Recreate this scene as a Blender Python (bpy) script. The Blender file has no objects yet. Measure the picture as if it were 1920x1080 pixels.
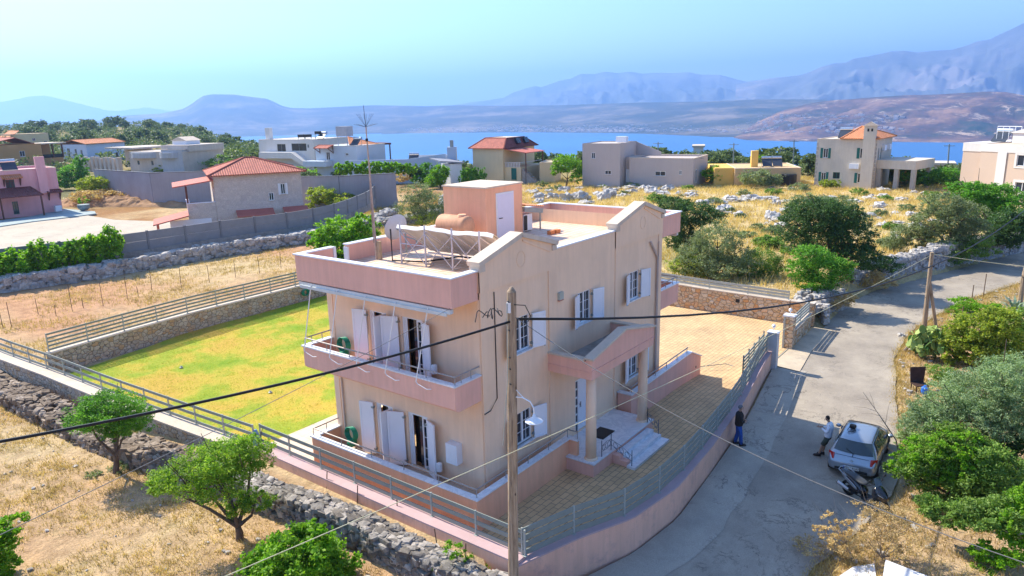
import bpy, math, random
import numpy as np
from mathutils import Vector, Matrix
R = math.radians
sc = bpy.context.scene
# ---------------------------------------------------------------- camera
CX, CY, CZ = -16.163, -13.606, 12.554
YAW, PITCH, ROLL, FPX = 37.388, 13.869, -1.409, 1361.04
_y, _p, _r = R(YAW), R(PITCH), R(ROLL)
fw = Vector((math.cos(_y)*math.cos(_p), math.sin(_y)*math.cos(_p), -math.sin(_p)))
rt0 = Vector((math.sin(_y), -math.cos(_y), 0)); up0 = rt0.cross(fw)
rt = rt0*math.cos(_r) + up0*math.sin(_r); up = rt.cross(fw)
cd = bpy.data.cameras.new('camera'); cam = bpy.data.objects.new('camera', cd)
sc.collection.objects.link(cam)
cam.matrix_world = Matrix(((rt.x, up.x, -fw.x, CX), (rt.y, up.y, -fw.y, CY), (rt.z, up.z, -fw.z, CZ), (0, 0, 0, 1)))
cd.sensor_width = 36; cd.lens = FPX/1920*36; cd.clip_start = .3; cd.clip_end = 90000
sc.camera = cam
sc.render.resolution_x = 1920; sc.render.resolution_y = 1080
# ---------------------------------------------------------------- light
SUN_AZ, SUN_EL = R(89.5), R(43)          # azimuth of the sun, counted from +X towards +Y
w = bpy.data.worlds.new('World'); sc.world = w; w.use_nodes = True
nt = w.node_tree; bg = nt.nodes['Background']
sky = nt.nodes.new('ShaderNodeTexSky'); sky.sky_type = 'NISHITA'; sky.sun_disc = False
sky.sun_elevation = SUN_EL; sky.sun_rotation = math.pi/2 - SUN_AZ
sky.altitude = 100; sky.air_density = 1.0; sky.dust_density = .45; sky.ozone_density = 5
nt.links.new(sky.outputs[0], bg.inputs[0]); bg.inputs[1].default_value = .12
sd = bpy.data.lights.new('sun', 'SUN'); sd.energy = 3.9; sd.angle = R(.5); sd.color = (1, .92, .76)
so = bpy.data.objects.new('sun', sd); sc.collection.objects.link(so)
sv = Vector((math.cos(SUN_AZ)*math.cos(SUN_EL), math.sin(SUN_AZ)*math.cos(SUN_EL), math.sin(SUN_EL)))
so.rotation_euler = sv.to_track_quat('Z', 'Y').to_euler(); so.location = (0, 0, 60)
sc.view_settings.view_transform = 'Standard'; sc.view_settings.look = 'None'
sc.view_settings.exposure = 1.3; sc.view_settings.gamma = 1
sc.cycles.max_bounces = 6; sc.cycles.diffuse_bounces = 4; sc.cycles.transmission_bounces = 4
sc.cycles.transparent_max_bounces = 4; sc.cycles.volume_bounces = 2
sc.cycles.use_denoising = True; sc.cycles.caustics_reflective = False; sc.cycles.caustics_refractive = False

# ---------------------------------------------------------------- helpers
C = Vector((CX, CY, CZ)); COL = sc.collection; ORG = {}
rng = random.Random(7); nr = np.random.default_rng(11)
def ray(px, py): return fw + rt*((px-960)/FPX) - up*((py-540)/FPX)
def bz(px, py, z=0.):
    d = ray(px, py); return C + d*((z-CZ)/d.z)
def bd(px, py, dist):
    d = ray(px, py); return C + d*(dist/math.hypot(d.x, d.y))
def at_plane(px, py, axis, val):
    d = ray(px, py); t = (val - C[axis])/d[axis]; return C + d*t
def tag(o, label=None, cat=None, group=None, kind=None):
    for k, v in (('label', label), ('category', cat), ('group', group), ('kind', kind)):
        if v: o[k] = v
    return o
def empty(name, loc, label=None, cat=None, group=None, rz=0., parent=None):
    o = bpy.data.objects.new(name, None); COL.objects.link(o); o.empty_display_size = .3
    o.location = loc; o.rotation_euler = (0, 0, rz); ORG[o.name] = Vector(loc)
    return tag(o, label, cat, group)
class MB:
    def __init__(s): s.v = []; s.f = []; s.uv = None
    def add(s, vs, fs):
        n = len(s.v); s.v += [tuple(p) for p in vs]; s.f += [tuple(i+n for i in f) for f in fs]; return s
    def box(s, x0, x1, y0, y1, z0, z1):
        x0, x1 = sorted((x0, x1)); y0, y1 = sorted((y0, y1)); z0, z1 = sorted((z0, z1))
        return s.add([(x0,y0,z0),(x1,y0,z0),(x1,y1,z0),(x0,y1,z0),(x0,y0,z1),(x1,y0,z1),(x1,y1,z1),(x0,y1,z1)],
                     [(0,3,2,1),(4,5,6,7),(0,1,5,4),(1,2,6,5),(2,3,7,6),(3,0,4,7)])
    def quad(s, a, b, c, d): return s.add([a, b, c, d], [(0, 1, 2, 3)])
    def beam(s, a, b, w, h, upv=(0, 0, 1)):     # rectangular bar from a to b
        a = Vector(a); b = Vector(b); d = (b-a).normalized(); u = Vector(upv)
        if abs(d.dot(u)) > .98: u = Vector((1, 0, 0))
        sx = d.cross(u).normalized()*(w/2); sz = sx.cross(d).normalized()*(h/2)
        vs = [a-sx-sz, a+sx-sz, a+sx+sz, a-sx+sz, b-sx-sz, b+sx-sz, b+sx+sz, b-sx+sz]
        return s.add(vs, [(0,1,2,3),(7,6,5,4),(0,4,5,1),(1,5,6,2),(2,6,7,3),(3,7,4,0)])
    def prism(s, pts, vec):                     # polygon extruded along vec
        n = len(pts); v = Vector(vec); P = [Vector(p) for p in pts]
        nrm = sum(((P[i]-P[0]).cross(P[(i+1) % n]-P[0]) for i in range(1, n-1)), Vector())
        if nrm.dot(v) > 0: P = P[::-1]
        return s.add(P + [p+v for p in P], [tuple(range(n)), tuple(range(2*n-1, n-1, -1))] + [((i+1) % n, i, n+i, n+(i+1) % n) for i in range(n)])
    def cyl(s, a, b, r0, r1=None, n=10, cap=True):
        a = Vector(a); b = Vector(b); r1 = r0 if r1 is None else r1
        d = (b-a).normalized(); u = Vector((0, 0, 1)) if abs(d.z) < .95 else Vector((1, 0, 0))
        x = d.cross(u).normalized(); y = d.cross(x)
        vs = []
        for c, r in ((a, r0), (b, r1)):
            for i in range(n):
                t = 2*math.pi*i/n; vs.append(c + x*(r*math.cos(t)) + y*(r*math.sin(t)))
        fs = [(i, (i+1) % n, n+(i+1) % n, n+i) for i in range(n)]
        if cap: fs += [tuple(range(n-1, -1, -1)), tuple(range(n, 2*n))]
        return s.add(vs, fs)
    def tube(s, pts, r, n=6, r1=None):
        P = [Vector(p) for p in pts]; m = len(P); r1 = r if r1 is None else r1; vs = []
        for k, c in enumerate(P):
            d = (P[min(k+1, m-1)] - P[max(k-1, 0)]).normalized(); u = Vector((0, 0, 1)) if abs(d.z) < .9 else Vector((1, 0, 0))
            x = d.cross(u).normalized(); y = d.cross(x); rr = r + (r1-r)*k/(m-1)
            vs += [c + x*(rr*math.cos(2*math.pi*i/n)) + y*(rr*math.sin(2*math.pi*i/n)) for i in range(n)]
        fs = [(k*n+i, k*n+(i+1) % n, (k+1)*n+(i+1) % n, (k+1)*n+i) for k in range(m-1) for i in range(n)]
        fs += [tuple(range(n-1, -1, -1)), tuple(range((m-1)*n, m*n))]
        return s.add(vs, fs)
    def lathe(s, c, prof, n=16):                # prof [(r, z)] about the vertical through c
        c = Vector(c); vs = [c + Vector((r*math.cos(2*math.pi*i/n), r*math.sin(2*math.pi*i/n), z)) for r, z in prof for i in range(n)]
        m = len(prof); fs = [(k*n+i, k*n+(i+1) % n, (k+1)*n+(i+1) % n, (k+1)*n+i) for k in range(m-1) for i in range(n)]
        return s.add(vs, fs + [tuple(range(n-1, -1, -1)), tuple(range((m-1)*n, m*n))])
    def wall(s, o, u, wd, ht, holes, out, depth=.14):   # wall face with openings and reveals
        o = Vector(o); u = Vector(u).normalized(); out = Vector(out).normalized(); z = Vector((0, 0, 1))
        xs = sorted({0, wd} | {h[0] for h in holes} | {h[1] for h in holes}); zs = sorted({0, ht} | {h[2] for h in holes} | {h[3] for h in holes})
        flip = u.cross(z).dot(out) < 0
        q = lambda a, b, c, d: s.quad(*((a, d, c, b) if flip else (a, b, c, d)))
        P = lambda x, y, k=0: o + u*x + z*y - out*k
        for x0, x1 in zip(xs, xs[1:]):
            for z0, z1 in zip(zs, zs[1:]):
                cx, cz = (x0+x1)/2, (z0+z1)/2
                if any(h[0] < cx < h[1] and h[2] < cz < h[3] for h in holes): continue
                q(P(x0, z0), P(x1, z0), P(x1, z1), P(x0, z1))
        for a, b, c, d in holes:
            e = depth; q(P(a, c), P(b, c), P(b, c, e), P(a, c, e)); q(P(a, d, e), P(b, d, e), P(b, d), P(a, d))
            q(P(a, c), P(a, c, e), P(a, d, e), P(a, d)); q(P(b, c, e), P(b, c), P(b, d), P(b, d, e))
        return s
    def build(s, name, mat, parent=None, smooth=False, local=False, org=None):
        V = np.array(s.v, dtype=np.float64)
        if parent is None:
            o0 = Vector(org) if org is not None else Vector(((V[:,0].min()+V[:,0].max())/2, (V[:,1].min()+V[:,1].max())/2, V[:,2].min()))
        else: o0 = Vector((0, 0, 0)) if local else ORG[parent.name]
        me = bpy.data.meshes.new(name); me.from_pydata([tuple(p) for p in (V - np.array(o0))], [], s.f)
        me.materials.append(mat)
        if smooth: me.polygons.foreach_set('use_smooth', [True]*len(me.polygons))
        me.update(); o = bpy.data.objects.new(name, me); COL.objects.link(o)
        if parent is not None: o.parent = parent; ORG[o.name] = ORG[parent.name] if not local else Vector((0, 0, 0))
        else: o.location = o0; ORG[o.name] = o0
        return o
def np_mesh(name, V, F, mat, parent=None, smooth=False, org=None, attr=None):    # V (n,3), F (m,k) arrays
    k = F.shape[1]; o0 = np.array(org if org is not None else (ORG[parent.name] if parent is not None else (0, 0, 0)), float)
    me = bpy.data.meshes.new(name); me.vertices.add(len(V)); me.vertices.foreach_set('co', (V-o0).astype(np.float32).ravel())
    me.loops.add(len(F)*k); me.loops.foreach_set('vertex_index', F.astype(np.int32).ravel())
    me.polygons.add(len(F)); me.polygons.foreach_set('loop_start', np.arange(0, len(F)*k, k, dtype=np.int32))
    me.polygons.foreach_set('loop_total', np.full(len(F), k, dtype=np.int32))
    me.polygons.foreach_set('use_smooth', np.full(len(F), smooth))
    me.update(calc_edges=True); me.materials.append(mat)
    o = bpy.data.objects.new(name, me); COL.objects.link(o)
    if parent is not None: o.parent = parent; ORG[o.name] = ORG[parent.name]
    elif org is not None: o.location = Vector(org); ORG[o.name] = Vector(org)
    return o
def copy_tree(o, parent=None):
    c = o.copy(); COL.objects.link(c)
    if parent is not None: c.parent = parent
    for ch in list(o.children): copy_tree(ch, c)
    return c

# ---------------------------------------------------------------- materials
MATS = {}
def _n(nt, t, **kw):
    n = nt.nodes.new(t)
    for k, v in kw.items(): setattr(n, k, v)
    return n
def srgb(r, g, b):
    f = lambda c: (c/255/12.92) if c/255 <= .04045 else ((c/255+.055)/1.055)**2.4
    return (f(r), f(g), f(b))
def base(name, rough=.8, metal=0., spec=.3):
    m = bpy.data.materials.new(name); m.use_nodes = True; nt = m.node_tree; b = nt.nodes['Principled BSDF']
    b.inputs['Roughness'].default_value = rough; b.inputs['Metallic'].default_value = metal; b.inputs['Specular IOR Level'].default_value = spec
    return m, nt, b
def ramp(nt, fac, stops):
    r = _n(nt, 'ShaderNodeValToRGB'); cr = r.color_ramp
    while len(cr.elements) < len(stops): cr.elements.new(.5)
    for e, (p, c) in zip(cr.elements, stops): e.position = p; e.color = (*c, 1) if len(c) == 3 else c
    nt.links.new(fac, r.inputs[0]); return r.outputs[0]
def noise(nt, vec, scale, detail=4, rough=.6, dist=0.):
    n = _n(nt, 'ShaderNodeTexNoise'); n.inputs['Scale'].default_value = scale; n.inputs['Detail'].default_value = detail
    n.inputs['Roughness'].default_value = rough; n.inputs['Distortion'].default_value = dist
    if vec is not None: nt.links.new(vec, n.inputs['Vector'])
    return n.outputs[0]
def pos(nt, sc3=(1, 1, 1)):
    g = _n(nt, 'ShaderNodeNewGeometry'); m = _n(nt, 'ShaderNodeMapping'); m.inputs['Scale'].default_value = sc3
    nt.links.new(g.outputs['Position'], m.inputs[0]); return m.outputs[0]
def bump(nt, b, h, strength=.3, dist=.02):
    u = _n(nt, 'ShaderNodeBump'); u.inputs['Strength'].default_value = strength; u.inputs['Distance'].default_value = dist
    nt.links.new(h, u.inputs['Height']); nt.links.new(u.outputs[0], b.inputs['Normal'])
def mixc(nt, fac, a, b, mode='MIX'):
    m = _n(nt, 'ShaderNodeMix', data_type='RGBA', blend_type=mode)
    for i, x in ((0, fac), (6, a), (7, b)):
        if isinstance(x, (int, float)): m.inputs[i].default_value = x
        elif isinstance(x, tuple): m.inputs[i].default_value = (*x, 1)
        else: nt.links.new(x, m.inputs[i])
    return m.outputs[2]
def paint(name, c, rough=.8, var=.12, scale=1.5, metal=0., bumpv=.15, bscale=40, streak=0., spec=.3, dirt=None):
    """painted or plastered surface: two-scale tone variation, faint vertical weathering, fine bump"""
    if name in MATS: return MATS[name]
    m, nt, b = base(name, rough, metal, spec); p = pos(nt)
    lo = tuple(x*(1-var) for x in c); hi = tuple(min(1, x*(1+var)) for x in c)
    col = ramp(nt, noise(nt, p, scale, 6, .65), [(.3, lo), (.7, hi)])
    if streak:
        s = ramp(nt, noise(nt, pos(nt, (3, 3, .25)), 1.6, 5, .7), [(.35, (1-streak,)*3), (.62, (1, 1, 1))])
        col = mixc(nt, 1., col, s, 'MULTIPLY')
    if dirt:
        d = ramp(nt, noise(nt, p, .9, 8, .75), [(.52, (0, 0, 0)), (.72, (1, 1, 1))])
        col = mixc(nt, d, col, dirt)
    nt.links.new(col, b.inputs['Base Color'])
    if bumpv: bump(nt, b, noise(nt, p, bscale, 3, .6), bumpv, .01)
    MATS[name] = m; return m
def leafmat(name, a, b_, trans=.35, rough=.55):
    if name in MATS: return MATS[name]
    m, nt, b = base(name, rough, 0, .25); g = _n(nt, 'ShaderNodeNewGeometry')
    col = ramp(nt, g.outputs['Random Per Island'], [(0, a), (.55, tuple((x+y)/2 for x, y in zip(a, b_))), (1, b_)])
    n2 = ramp(nt, noise(nt, pos(nt), .9, 3), [(.35, (.75, .75, .75)), (.65, (1.15, 1.15, 1.0))])
    col = mixc(nt, 1., col, n2, 'MULTIPLY')
    nt.links.new(col, b.inputs['Base Color'])
    t = _n(nt, 'ShaderNodeBsdfTranslucent'); nt.links.new(mixc(nt, 1., col, (1.3, 1.35, .7), 'MULTIPLY'), t.inputs[0])
    mx = _n(nt, 'ShaderNodeMixShader'); mx.inputs[0].default_value = trans
    nt.links.new(b.outputs[0], mx.inputs[1]); nt.links.new(t.outputs[0], mx.inputs[2])
    nt.links.new(mx.outputs[0], nt.nodes['Material Output'].inputs[0]); MATS[name] = m; return m
def glass(name='window_glass', c=(.02, .03, .045), rough=.06):
    if name in MATS: return MATS[name]
    m, nt, b = base(name, rough, 0, .8); b.inputs['Base Color'].default_value = (*c, 1); MATS[name] = m; return m
def masonry(name, cols, mortar, scale=3.2, edge=.06, bstr=.8):
    """rubble masonry with mortar joints"""
    m, nt, b = base(name, .9); p = pos(nt, (1, 1, 1.35))
    pw = _n(nt, 'ShaderNodeVectorMath', operation='ADD'); nz = _n(nt, 'ShaderNodeTexNoise'); nz.inputs['Scale'].default_value = 2.
    sb = _n(nt, 'ShaderNodeVectorMath', operation='SCALE'); sb.inputs[3].default_value = .22
    nt.links.new(p, nz.inputs['Vector']); nt.links.new(nz.outputs[1], sb.inputs[0]); nt.links.new(p, pw.inputs[0]); nt.links.new(sb.outputs[0], pw.inputs[1])
    v1 = _n(nt, 'ShaderNodeTexVoronoi'); v2 = _n(nt, 'ShaderNodeTexVoronoi', feature='DISTANCE_TO_EDGE')
    for v in (v1, v2): v.inputs['Scale'].default_value = scale; v.inputs['Randomness'].default_value = .85; nt.links.new(pw.outputs[0], v.inputs['Vector'])
    sp = _n(nt, 'ShaderNodeSeparateColor'); nt.links.new(v1.outputs['Color'], sp.inputs[0])
    k = len(cols); col = ramp(nt, sp.outputs[0], [(i/(k-1)*.96+.02, c) for i, c in enumerate(cols)])
    col = mixc(nt, 1., col, ramp(nt, noise(nt, p, 9, 5, .7), [(.3, (.72, .72, .72)), (.7, (1.12, 1.12, 1.12))]), 'MULTIPLY')
    e = ramp(nt, v2.outputs['Distance'], [(edge*.4, (0, 0, 0)), (edge, (1, 1, 1))])
    nt.links.new(mixc(nt, e, mortar, col), b.inputs['Base Color'])
    h = ramp(nt, v2.outputs['Distance'], [(0, (0, 0, 0)), (.18, (1, 1, 1))])
    bump(nt, b, mixc(nt, .25, h, noise(nt, p, 14, 5, .7)), bstr, .05)
    MATS[name] = m; return m
def tiles(name, c, var=.2, pitch=.22, row=.33, bstr=.9):
    """roof tiles laid in UV metres: rolls along u, courses along v"""
    m, nt, b = base(name, .85); uv = _n(nt, 'ShaderNodeUVMap'); sx = _n(nt, 'ShaderNodeSeparateXYZ'); nt.links.new(uv.outputs[0], sx.inputs[0])
    def M(op, a, bb=None, c=None):
        n = _n(nt, 'ShaderNodeMath', operation=op)
        for i, x in enumerate((a, bb, c)):
            if x is None: continue
            if isinstance(x, (int, float)): n.inputs[i].default_value = x
            else: nt.links.new(x, n.inputs[i])
        return n.outputs[0]
    u = M('DIVIDE', sx.outputs[0], pitch); v = M('DIVIDE', sx.outputs[1], row)
    wv = M('ABSOLUTE', M('SINE', M('MULTIPLY', u, math.pi))); fr = M('FRACT', v)
    cell = _n(nt, 'ShaderNodeCombineXYZ'); nt.links.new(M('FLOOR', u), cell.inputs[0]); nt.links.new(M('FLOOR', v), cell.inputs[1])
    wn = _n(nt, 'ShaderNodeTexWhiteNoise'); nt.links.new(cell.outputs[0], wn.inputs[0])
    col = ramp(nt, wn.outputs[0], [(0, tuple(x*(1-var) for x in c)), (1, tuple(min(1, x*(1+var)) for x in c))])
    gap = ramp(nt, M('MULTIPLY', wv, ramp(nt, fr, [(0, (.25,)*3), (.14, (1,)*3)])), [(.05, (.3,)*3), (.4, (1,)*3)])
    nt.links.new(mixc(nt, 1., col, gap, 'MULTIPLY'), b.inputs['Base Color'])
    bump(nt, b, M('ADD', wv, M('MULTIPLY', M('SUBTRACT', 1., fr), .4)), bstr, .06)
    MATS[name] = m; return m
def set_uv(o, uvs):
    me = o.data; l = me.uv_layers.new(name='UVMap'); l.data.foreach_set('uv', [c for p in uvs for c in p])
# ================================================================ the setting
from mathutils import noise as mn
def ss(t): t = max(0., min(1., t)); return t*t*(3-2*t)
def pl(x, pts):                                   # piecewise linear
    if x <= pts[0][0]: return pts[0][1]
    for (a, b), (c, d) in zip(pts, pts[1:]):
        if x <= c: return b + (d-b)*(x-a)/(c-a)
    return pts[-1][1]
ROADZ = [(-40, -1.9), (-10, -1.55), (0, -1.15), (4.4, -1.0), (11, -.88), (15, -.68), (19, -.46), (24, -.38), (35, -.3), (60, -.2), (90, 0)]
RL = [(-40, -1.5), (-12, -2.6), (-2.2, -3.0), (0, -3.72), (2, -4.42), (4.4, -4.76), (8, -4.5), (11, -4.25), (14, -3.9), (19.3, -3.15), (23, -3.75), (29, -3.4), (34, -3.5), (38, -4.2), (45.3, -6.95), (56, -11), (75, -19), (100, -30)]
RR = [(-40, -8), (-12, -8.2), (1, -8.4), (4, -8.9), (7, -9.6), (10.4, -10.1), (14, -9.6), (18, -8.75), (24, -7.6), (29, -7.5), (33, -8.2), (38.5, -9.4), (45.3, -11.9), (56, -17), (75, -27), (100, -40)]
def zd(x): return -.35*ss((x-12.5)/7)
def edge_dist(px):                                # how far the land reaches before it falls to the sea
    return pl(px, [(-400, 640), (250, 600), (370, 520), (430, 300), (500, 200), (620, 160), (900, 150), (1200, 165), (1500, 150), (1720, 118), (1920, 118), (2600, 150)])
def H(x, y):
    n = mn.noise(Vector((x*.12, y*.12, 3))); n2 = mn.noise(Vector((x*.45, y*.45, 9)))
    z = -.12 + (zd(x) if -2.4 < x < 27.2 and y < 27.5 else 0)
    rl, rr = pl(x, RL), pl(x, RR); zr = pl(x, ROADZ)
    if x > -2.4 and y < (rl+1.15 if x < 19.2 else rl): z = zr-.14
    if y < rr: z = zr - .06 + .35*n*ss((rr-y)/4) + .05*n2*ss((rr-y)/1.5)
    if x < -2.6 and y > rl: z = -.12 + (-.85)*ss((-2.6-x)/.6)*(1-ss((y-34)/6)) + .06*n2 + .1*n
    if x < -2.4 and y <= rl: z = zr - .14
    if x > -2.6 and y > 27.6: z = -.12 + .06*n2 + .12*n
    if x > 27.2 and y > rl-.1:
        t = ss((x-27.2)/2)*ss((y-rl)/1.3); z = zd(27) - .12 + (1.0 + .3*n + .12*n2)*t*(1-.5*ss((x-70)/30))
        if y > 30: z += (-.12-z)*ss((y-30)/10)
    d = math.hypot(x-CX, y-CY)
    if d > 60:
        z += .5*n*ss((d-60)/60)*0 
        v = Vector((x-CX, y-CY, 0)); dz = v.dot(fw)
        px = 960+FPX*v.dot(rt)/dz if dz > 0 else (-500 if v.dot(rt) < 0 else 2500)
        e = edge_dist(px)
        if px < 560: z += 7.0*ss((d-200)/400)*ss((440-px)/160)
        z -= 125*ss((d-e)/260)
    return z
def tint(x, y):
    n = mn.noise(Vector((x*.09, y*.09, 1))); n3 = mn.noise(Vector((x*.3, y*.3, 5)))
    straw = (.60, .45, .26); soil = (.54, .31, .18); gold = (.62, .47, .25); green = (.12, .17, .05); brown = (.36, .19, .08); pale = (.55, .44, .30)
    mix = lambda a, b, t: tuple(p+(q-p)*max(0, min(1, t)) for p, q in zip(a, b))
    c = straw
    rr = pl(x, RR)
    if x < -2.4: c = mix(straw, soil, .25+1.1*n+.5*n3)
    if x < -2.4 and y < 9: c = mix(c, soil, .35*ss((-x-8)/8)+.25)
    if y > 27: c = mix(soil, straw, .45+1.2*n+.6*n3)
    if y > 50 and x < 70: c = mix(brown, straw, .3+n+n3*.6)
    if x > 27 and y > rr and y < 45: c = mix(gold, green, .05+1.0*n+.5*n3-.25*ss((x-40)/20))
    if y < rr: c = mix(mix(straw, soil, .3+n), (.5, .4, .3), .3*n3+.2)
    d = math.hypot(x-CX, y-CY)
    if d > 112: c = mix(c, mix((.16, .15, .06), (.42, .32, .15), .35+1.2*n), ss((d-112)/30))
    return c
def grid(name, xs, ys, mat, dz=0., hole=None, kind='structure'):
    X, Y = len(xs), len(ys); V = np.zeros((X*Y, 3)); T = np.ones((X*Y, 4)); k = 0
    for y in ys:
        for x in xs: V[k] = (x, y, H(x, y)+dz(x, y) if callable(dz) else H(x, y)+dz); T[k, :3] = tint(x, y); k += 1
    i = np.arange(X-1)[None, :]; j = np.arange(Y-1)[:, None]; a = (j*X+i).ravel(); F = np.stack([a, a+1, a+X+1, a+X], 1)
    o = np_mesh(name, V, F, mat, smooth=True); at = o.data.color_attributes.new('tint', 'FLOAT_COLOR', 'POINT'); at.data.foreach_set('color', T.astype(np.float32).ravel())
    return tag(o, kind=kind)
def ground_mat():
    m, nt, b = base('ground_soil', .95, 0, .1); a = _n(nt, 'ShaderNodeVertexColor', layer_name='tint'); p = pos(nt)
    c = mixc(nt, 1., a.outputs[0], ramp(nt, noise(nt, p, 1.3, 8, .75), [(.3, (.62, .58, .55)), (.5, (.95, .95, .95)), (.7, (1.25, 1.22, 1.15))]), 'MULTIPLY')
    c = mixc(nt, 1., c, ramp(nt, noise(nt, p, 14, 5, .7), [(.3, (.7, .68, .66)), (.65, (1.12, 1.12, 1.1))]), 'MULTIPLY')
    g = ramp(nt, noise(nt, p, .55, 6, .8), [(.56, (0, 0, 0)), (.66, (1, 1, 1))])
    c = mixc(nt, mixc(nt, 1., g, (.35, .35, .35), 'MULTIPLY'), c, (.2, .2, .07))
    nt.links.new(c, b.inputs['Base Color']); bump(nt, b, noise(nt, p, 5, 8, .75), .9, .12); return m
GM = ground_mat()
def steps(a, b, s): n = max(1, int(round((b-a)/s))); return [a+(b-a)*i/n for i in range(n+1)]
grid('ground', steps(-40, -6, 1.1) + steps(-6, 32, .5)[1:] + steps(32, 130, 1.4)[1:], steps(-45, -14, 1.5) + steps(-14, 12, .5)[1:] + steps(12, 36, .8)[1:] + steps(36, 130, 1.8)[1:], GM)
def far_dz(x, y): return -.6 if (-39 < x < 129 and -44 < y < 129) else 0.
o = grid('land', steps(-500, 900, 11), steps(-600, 900, 11), GM, far_dz); o.name = 'land'
# ---- sea
def sea_mat():
    m, nt, b = base('sea_water', .35, 0, .35); p = pos(nt)
    nt.links.new(ramp(nt, noise(nt, pos(nt, (.0006, .0018, 1)), 1, 4, .6), [(.3, (.006, .09, .27)), (.7, (.01, .14, .36))]), b.inputs['Base Color'])
    bump(nt, b, noise(nt, p, .12, 6, .7), .35, 1.2); return m
MB().add([(-30000, -30000, -112), (30000, -30000, -112), (30000, 30000, -112), (-30000, 30000, -112)], [(0, 1, 2, 3)]).build('sea', sea_mat()) ['kind'] = 'structure'
# ---- hills and mountains round the bay
def hill_mat(name, a, b_, c, s=.004, rock=None):
    m, nt, bb = base(name, .95, 0, .05); p = pos(nt)
    col = ramp(nt, noise(nt, p, s, 9, .72), [(.34, a), (.5, b_), (.64, c)])
    if rock:
        r = ramp(nt, noise(nt, p, s*2.3, 8, .8, .6), [(.56, (0, 0, 0)), (.63, (1, 1, 1))]); col = mixc(nt, r, col, rock)
    nt.links.new(col, bb.inputs['Base Color']); bump(nt, bb, noise(nt, p, s*3, 8, .75), .8, 12); return m
def hill(name, ridge, D, Df, mat, amp=.12, rows=26, cols=260, seed=1., pw=1.25, fr=1.):
    x0, x1 = ridge[0][0], ridge[-1][0]; V = []; R2 = rows + rows//2
    for i in range(cols):
        px = x0+(x1-x0)*i/(cols-1); py = pl(px, ridge)
        d = D(px) if callable(D) else D; df = Df(px) if callable(Df) else Df
        top = bd(px, py, d); dr = Vector((top.x-CX, top.y-CY, 0)).normalized(); hz = top.z+112
        for j in range(R2):
            t = j/(rows-1)
            if t <= 1:
                dist = df+(d-df)*t; q = Vector((dist*dr.x*fr/900, dist*dr.y*fr/900, seed))
                nn = 1-abs(mn.fractal(q, .9, 2.1, 5))*1.6; n2 = mn.fractal(q*2.7, .8, 2.1, 5)
                z = -113 + hz*(t**pw) + hz*amp*math.sin(math.pi*min(1, t*1.02))**1.3*(nn-.75) + hz*amp*.35*n2*min(1, t*4)*(1-t)
                z = max(z, -113)
            else:
                t2 = (t-1)*2; dist = d+(d-df)*t2*.6; z = -113 + hz*(1-t2**1.3)
            V.append((CX+dr.x*dist, CY+dr.y*dist, z))
    V = np.array(V); i = np.arange(cols-1)[:, None]; j = np.arange(R2-1)[None, :]; a = (i*R2+j).ravel()
    F = np.stack([a, a+R2, a+R2+1, a+1], 1)
    return tag(np_mesh(name, V, F, mat, smooth=True), kind='structure')
hm = hill_mat('coast_scrub', (.03, .05, .03), (.08, .08, .05), (.24, .19, .13), .0022)
hill('hills', [(60, 250), (100, 243), (150, 232), (210, 221), (240, 216), (300, 213), (325, 208), (345, 203), (360, 194), (372, 185), (382, 179), (400, 176.5), (440, 177), (468, 181), (500, 185), (512, 190), (528, 198), (545, 202), (580, 203), (620, 201), (700, 197), (800, 199), (860, 197), (950, 198), (1050, 197), (1200, 192), (1330, 190), (1420, 186), (1520, 186), (1620, 190), (1750, 195)], lambda x: pl(x, [(60, 6600), (700, 6400), (1100, 5800), (1750, 5000)]), lambda x: pl(x, [(60, 4900), (450, 4750), (700, 4450), (1000, 3900), (1200, 3400), (1340, 2900), (1750, 2700)]), hm, .14, 40, 560, 2., 1.25)
mm = hill_mat('mountain_rock', (.09, .11, .10), (.15, .16, .15), (.23, .23, .21), .0009)
hill('mountains', [(840, 199), (880, 192), (920, 187), (945, 183), (960, 174), (985, 166), (1003, 161), (1015, 163), (1030, 158), (1050, 151), (1070, 147), (1090, 138), (1115, 139), (1135, 134), (1160, 137), (1180, 134), (1205, 138), (1230, 136), (1262, 137), (1290, 135), (1315, 140), (1350, 140), (1375, 147), (1400, 153), (1425, 150), (1450, 150), (1480, 156), (1530, 160)], 10500, 7000, mm, .3, 26, 300, 5., 1.1)
hill('mountains', [(1380, 158), (1420, 151), (1450, 146), (1480, 143), (1500, 141), (1520, 134), (1540, 125), (1562, 119), (1585, 117), (1600, 110), (1630, 105), (1655, 100), (1672, 96), (1695, 95), (1720, 98), (1750, 95), (1785, 93), (1810, 86), (1830, 78), (1855, 74), (1875, 64), (1895, 55), (1920, 43), (1960, 30), (2050, 12), (2150, 20), (2300, 60)], 8200, 6200, hill_mat('high_mountain_rock', (.10, .12, .12), (.17, .18, .18), (.36, .31, .29), .0009), .34, 34, 320, 8., 1.15)
hill('mountains', [(-200, 225), (-100, 205), (-20, 195), (30, 186), (60, 180), (85, 179), (120, 187), (160, 197), (200, 207), (225, 208), (250, 204), (275, 201), (310, 207), (350, 211), (420, 214), (600, 216)], 16300, 13500, mm, .1, 14, 120, 3., 1.2)
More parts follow.
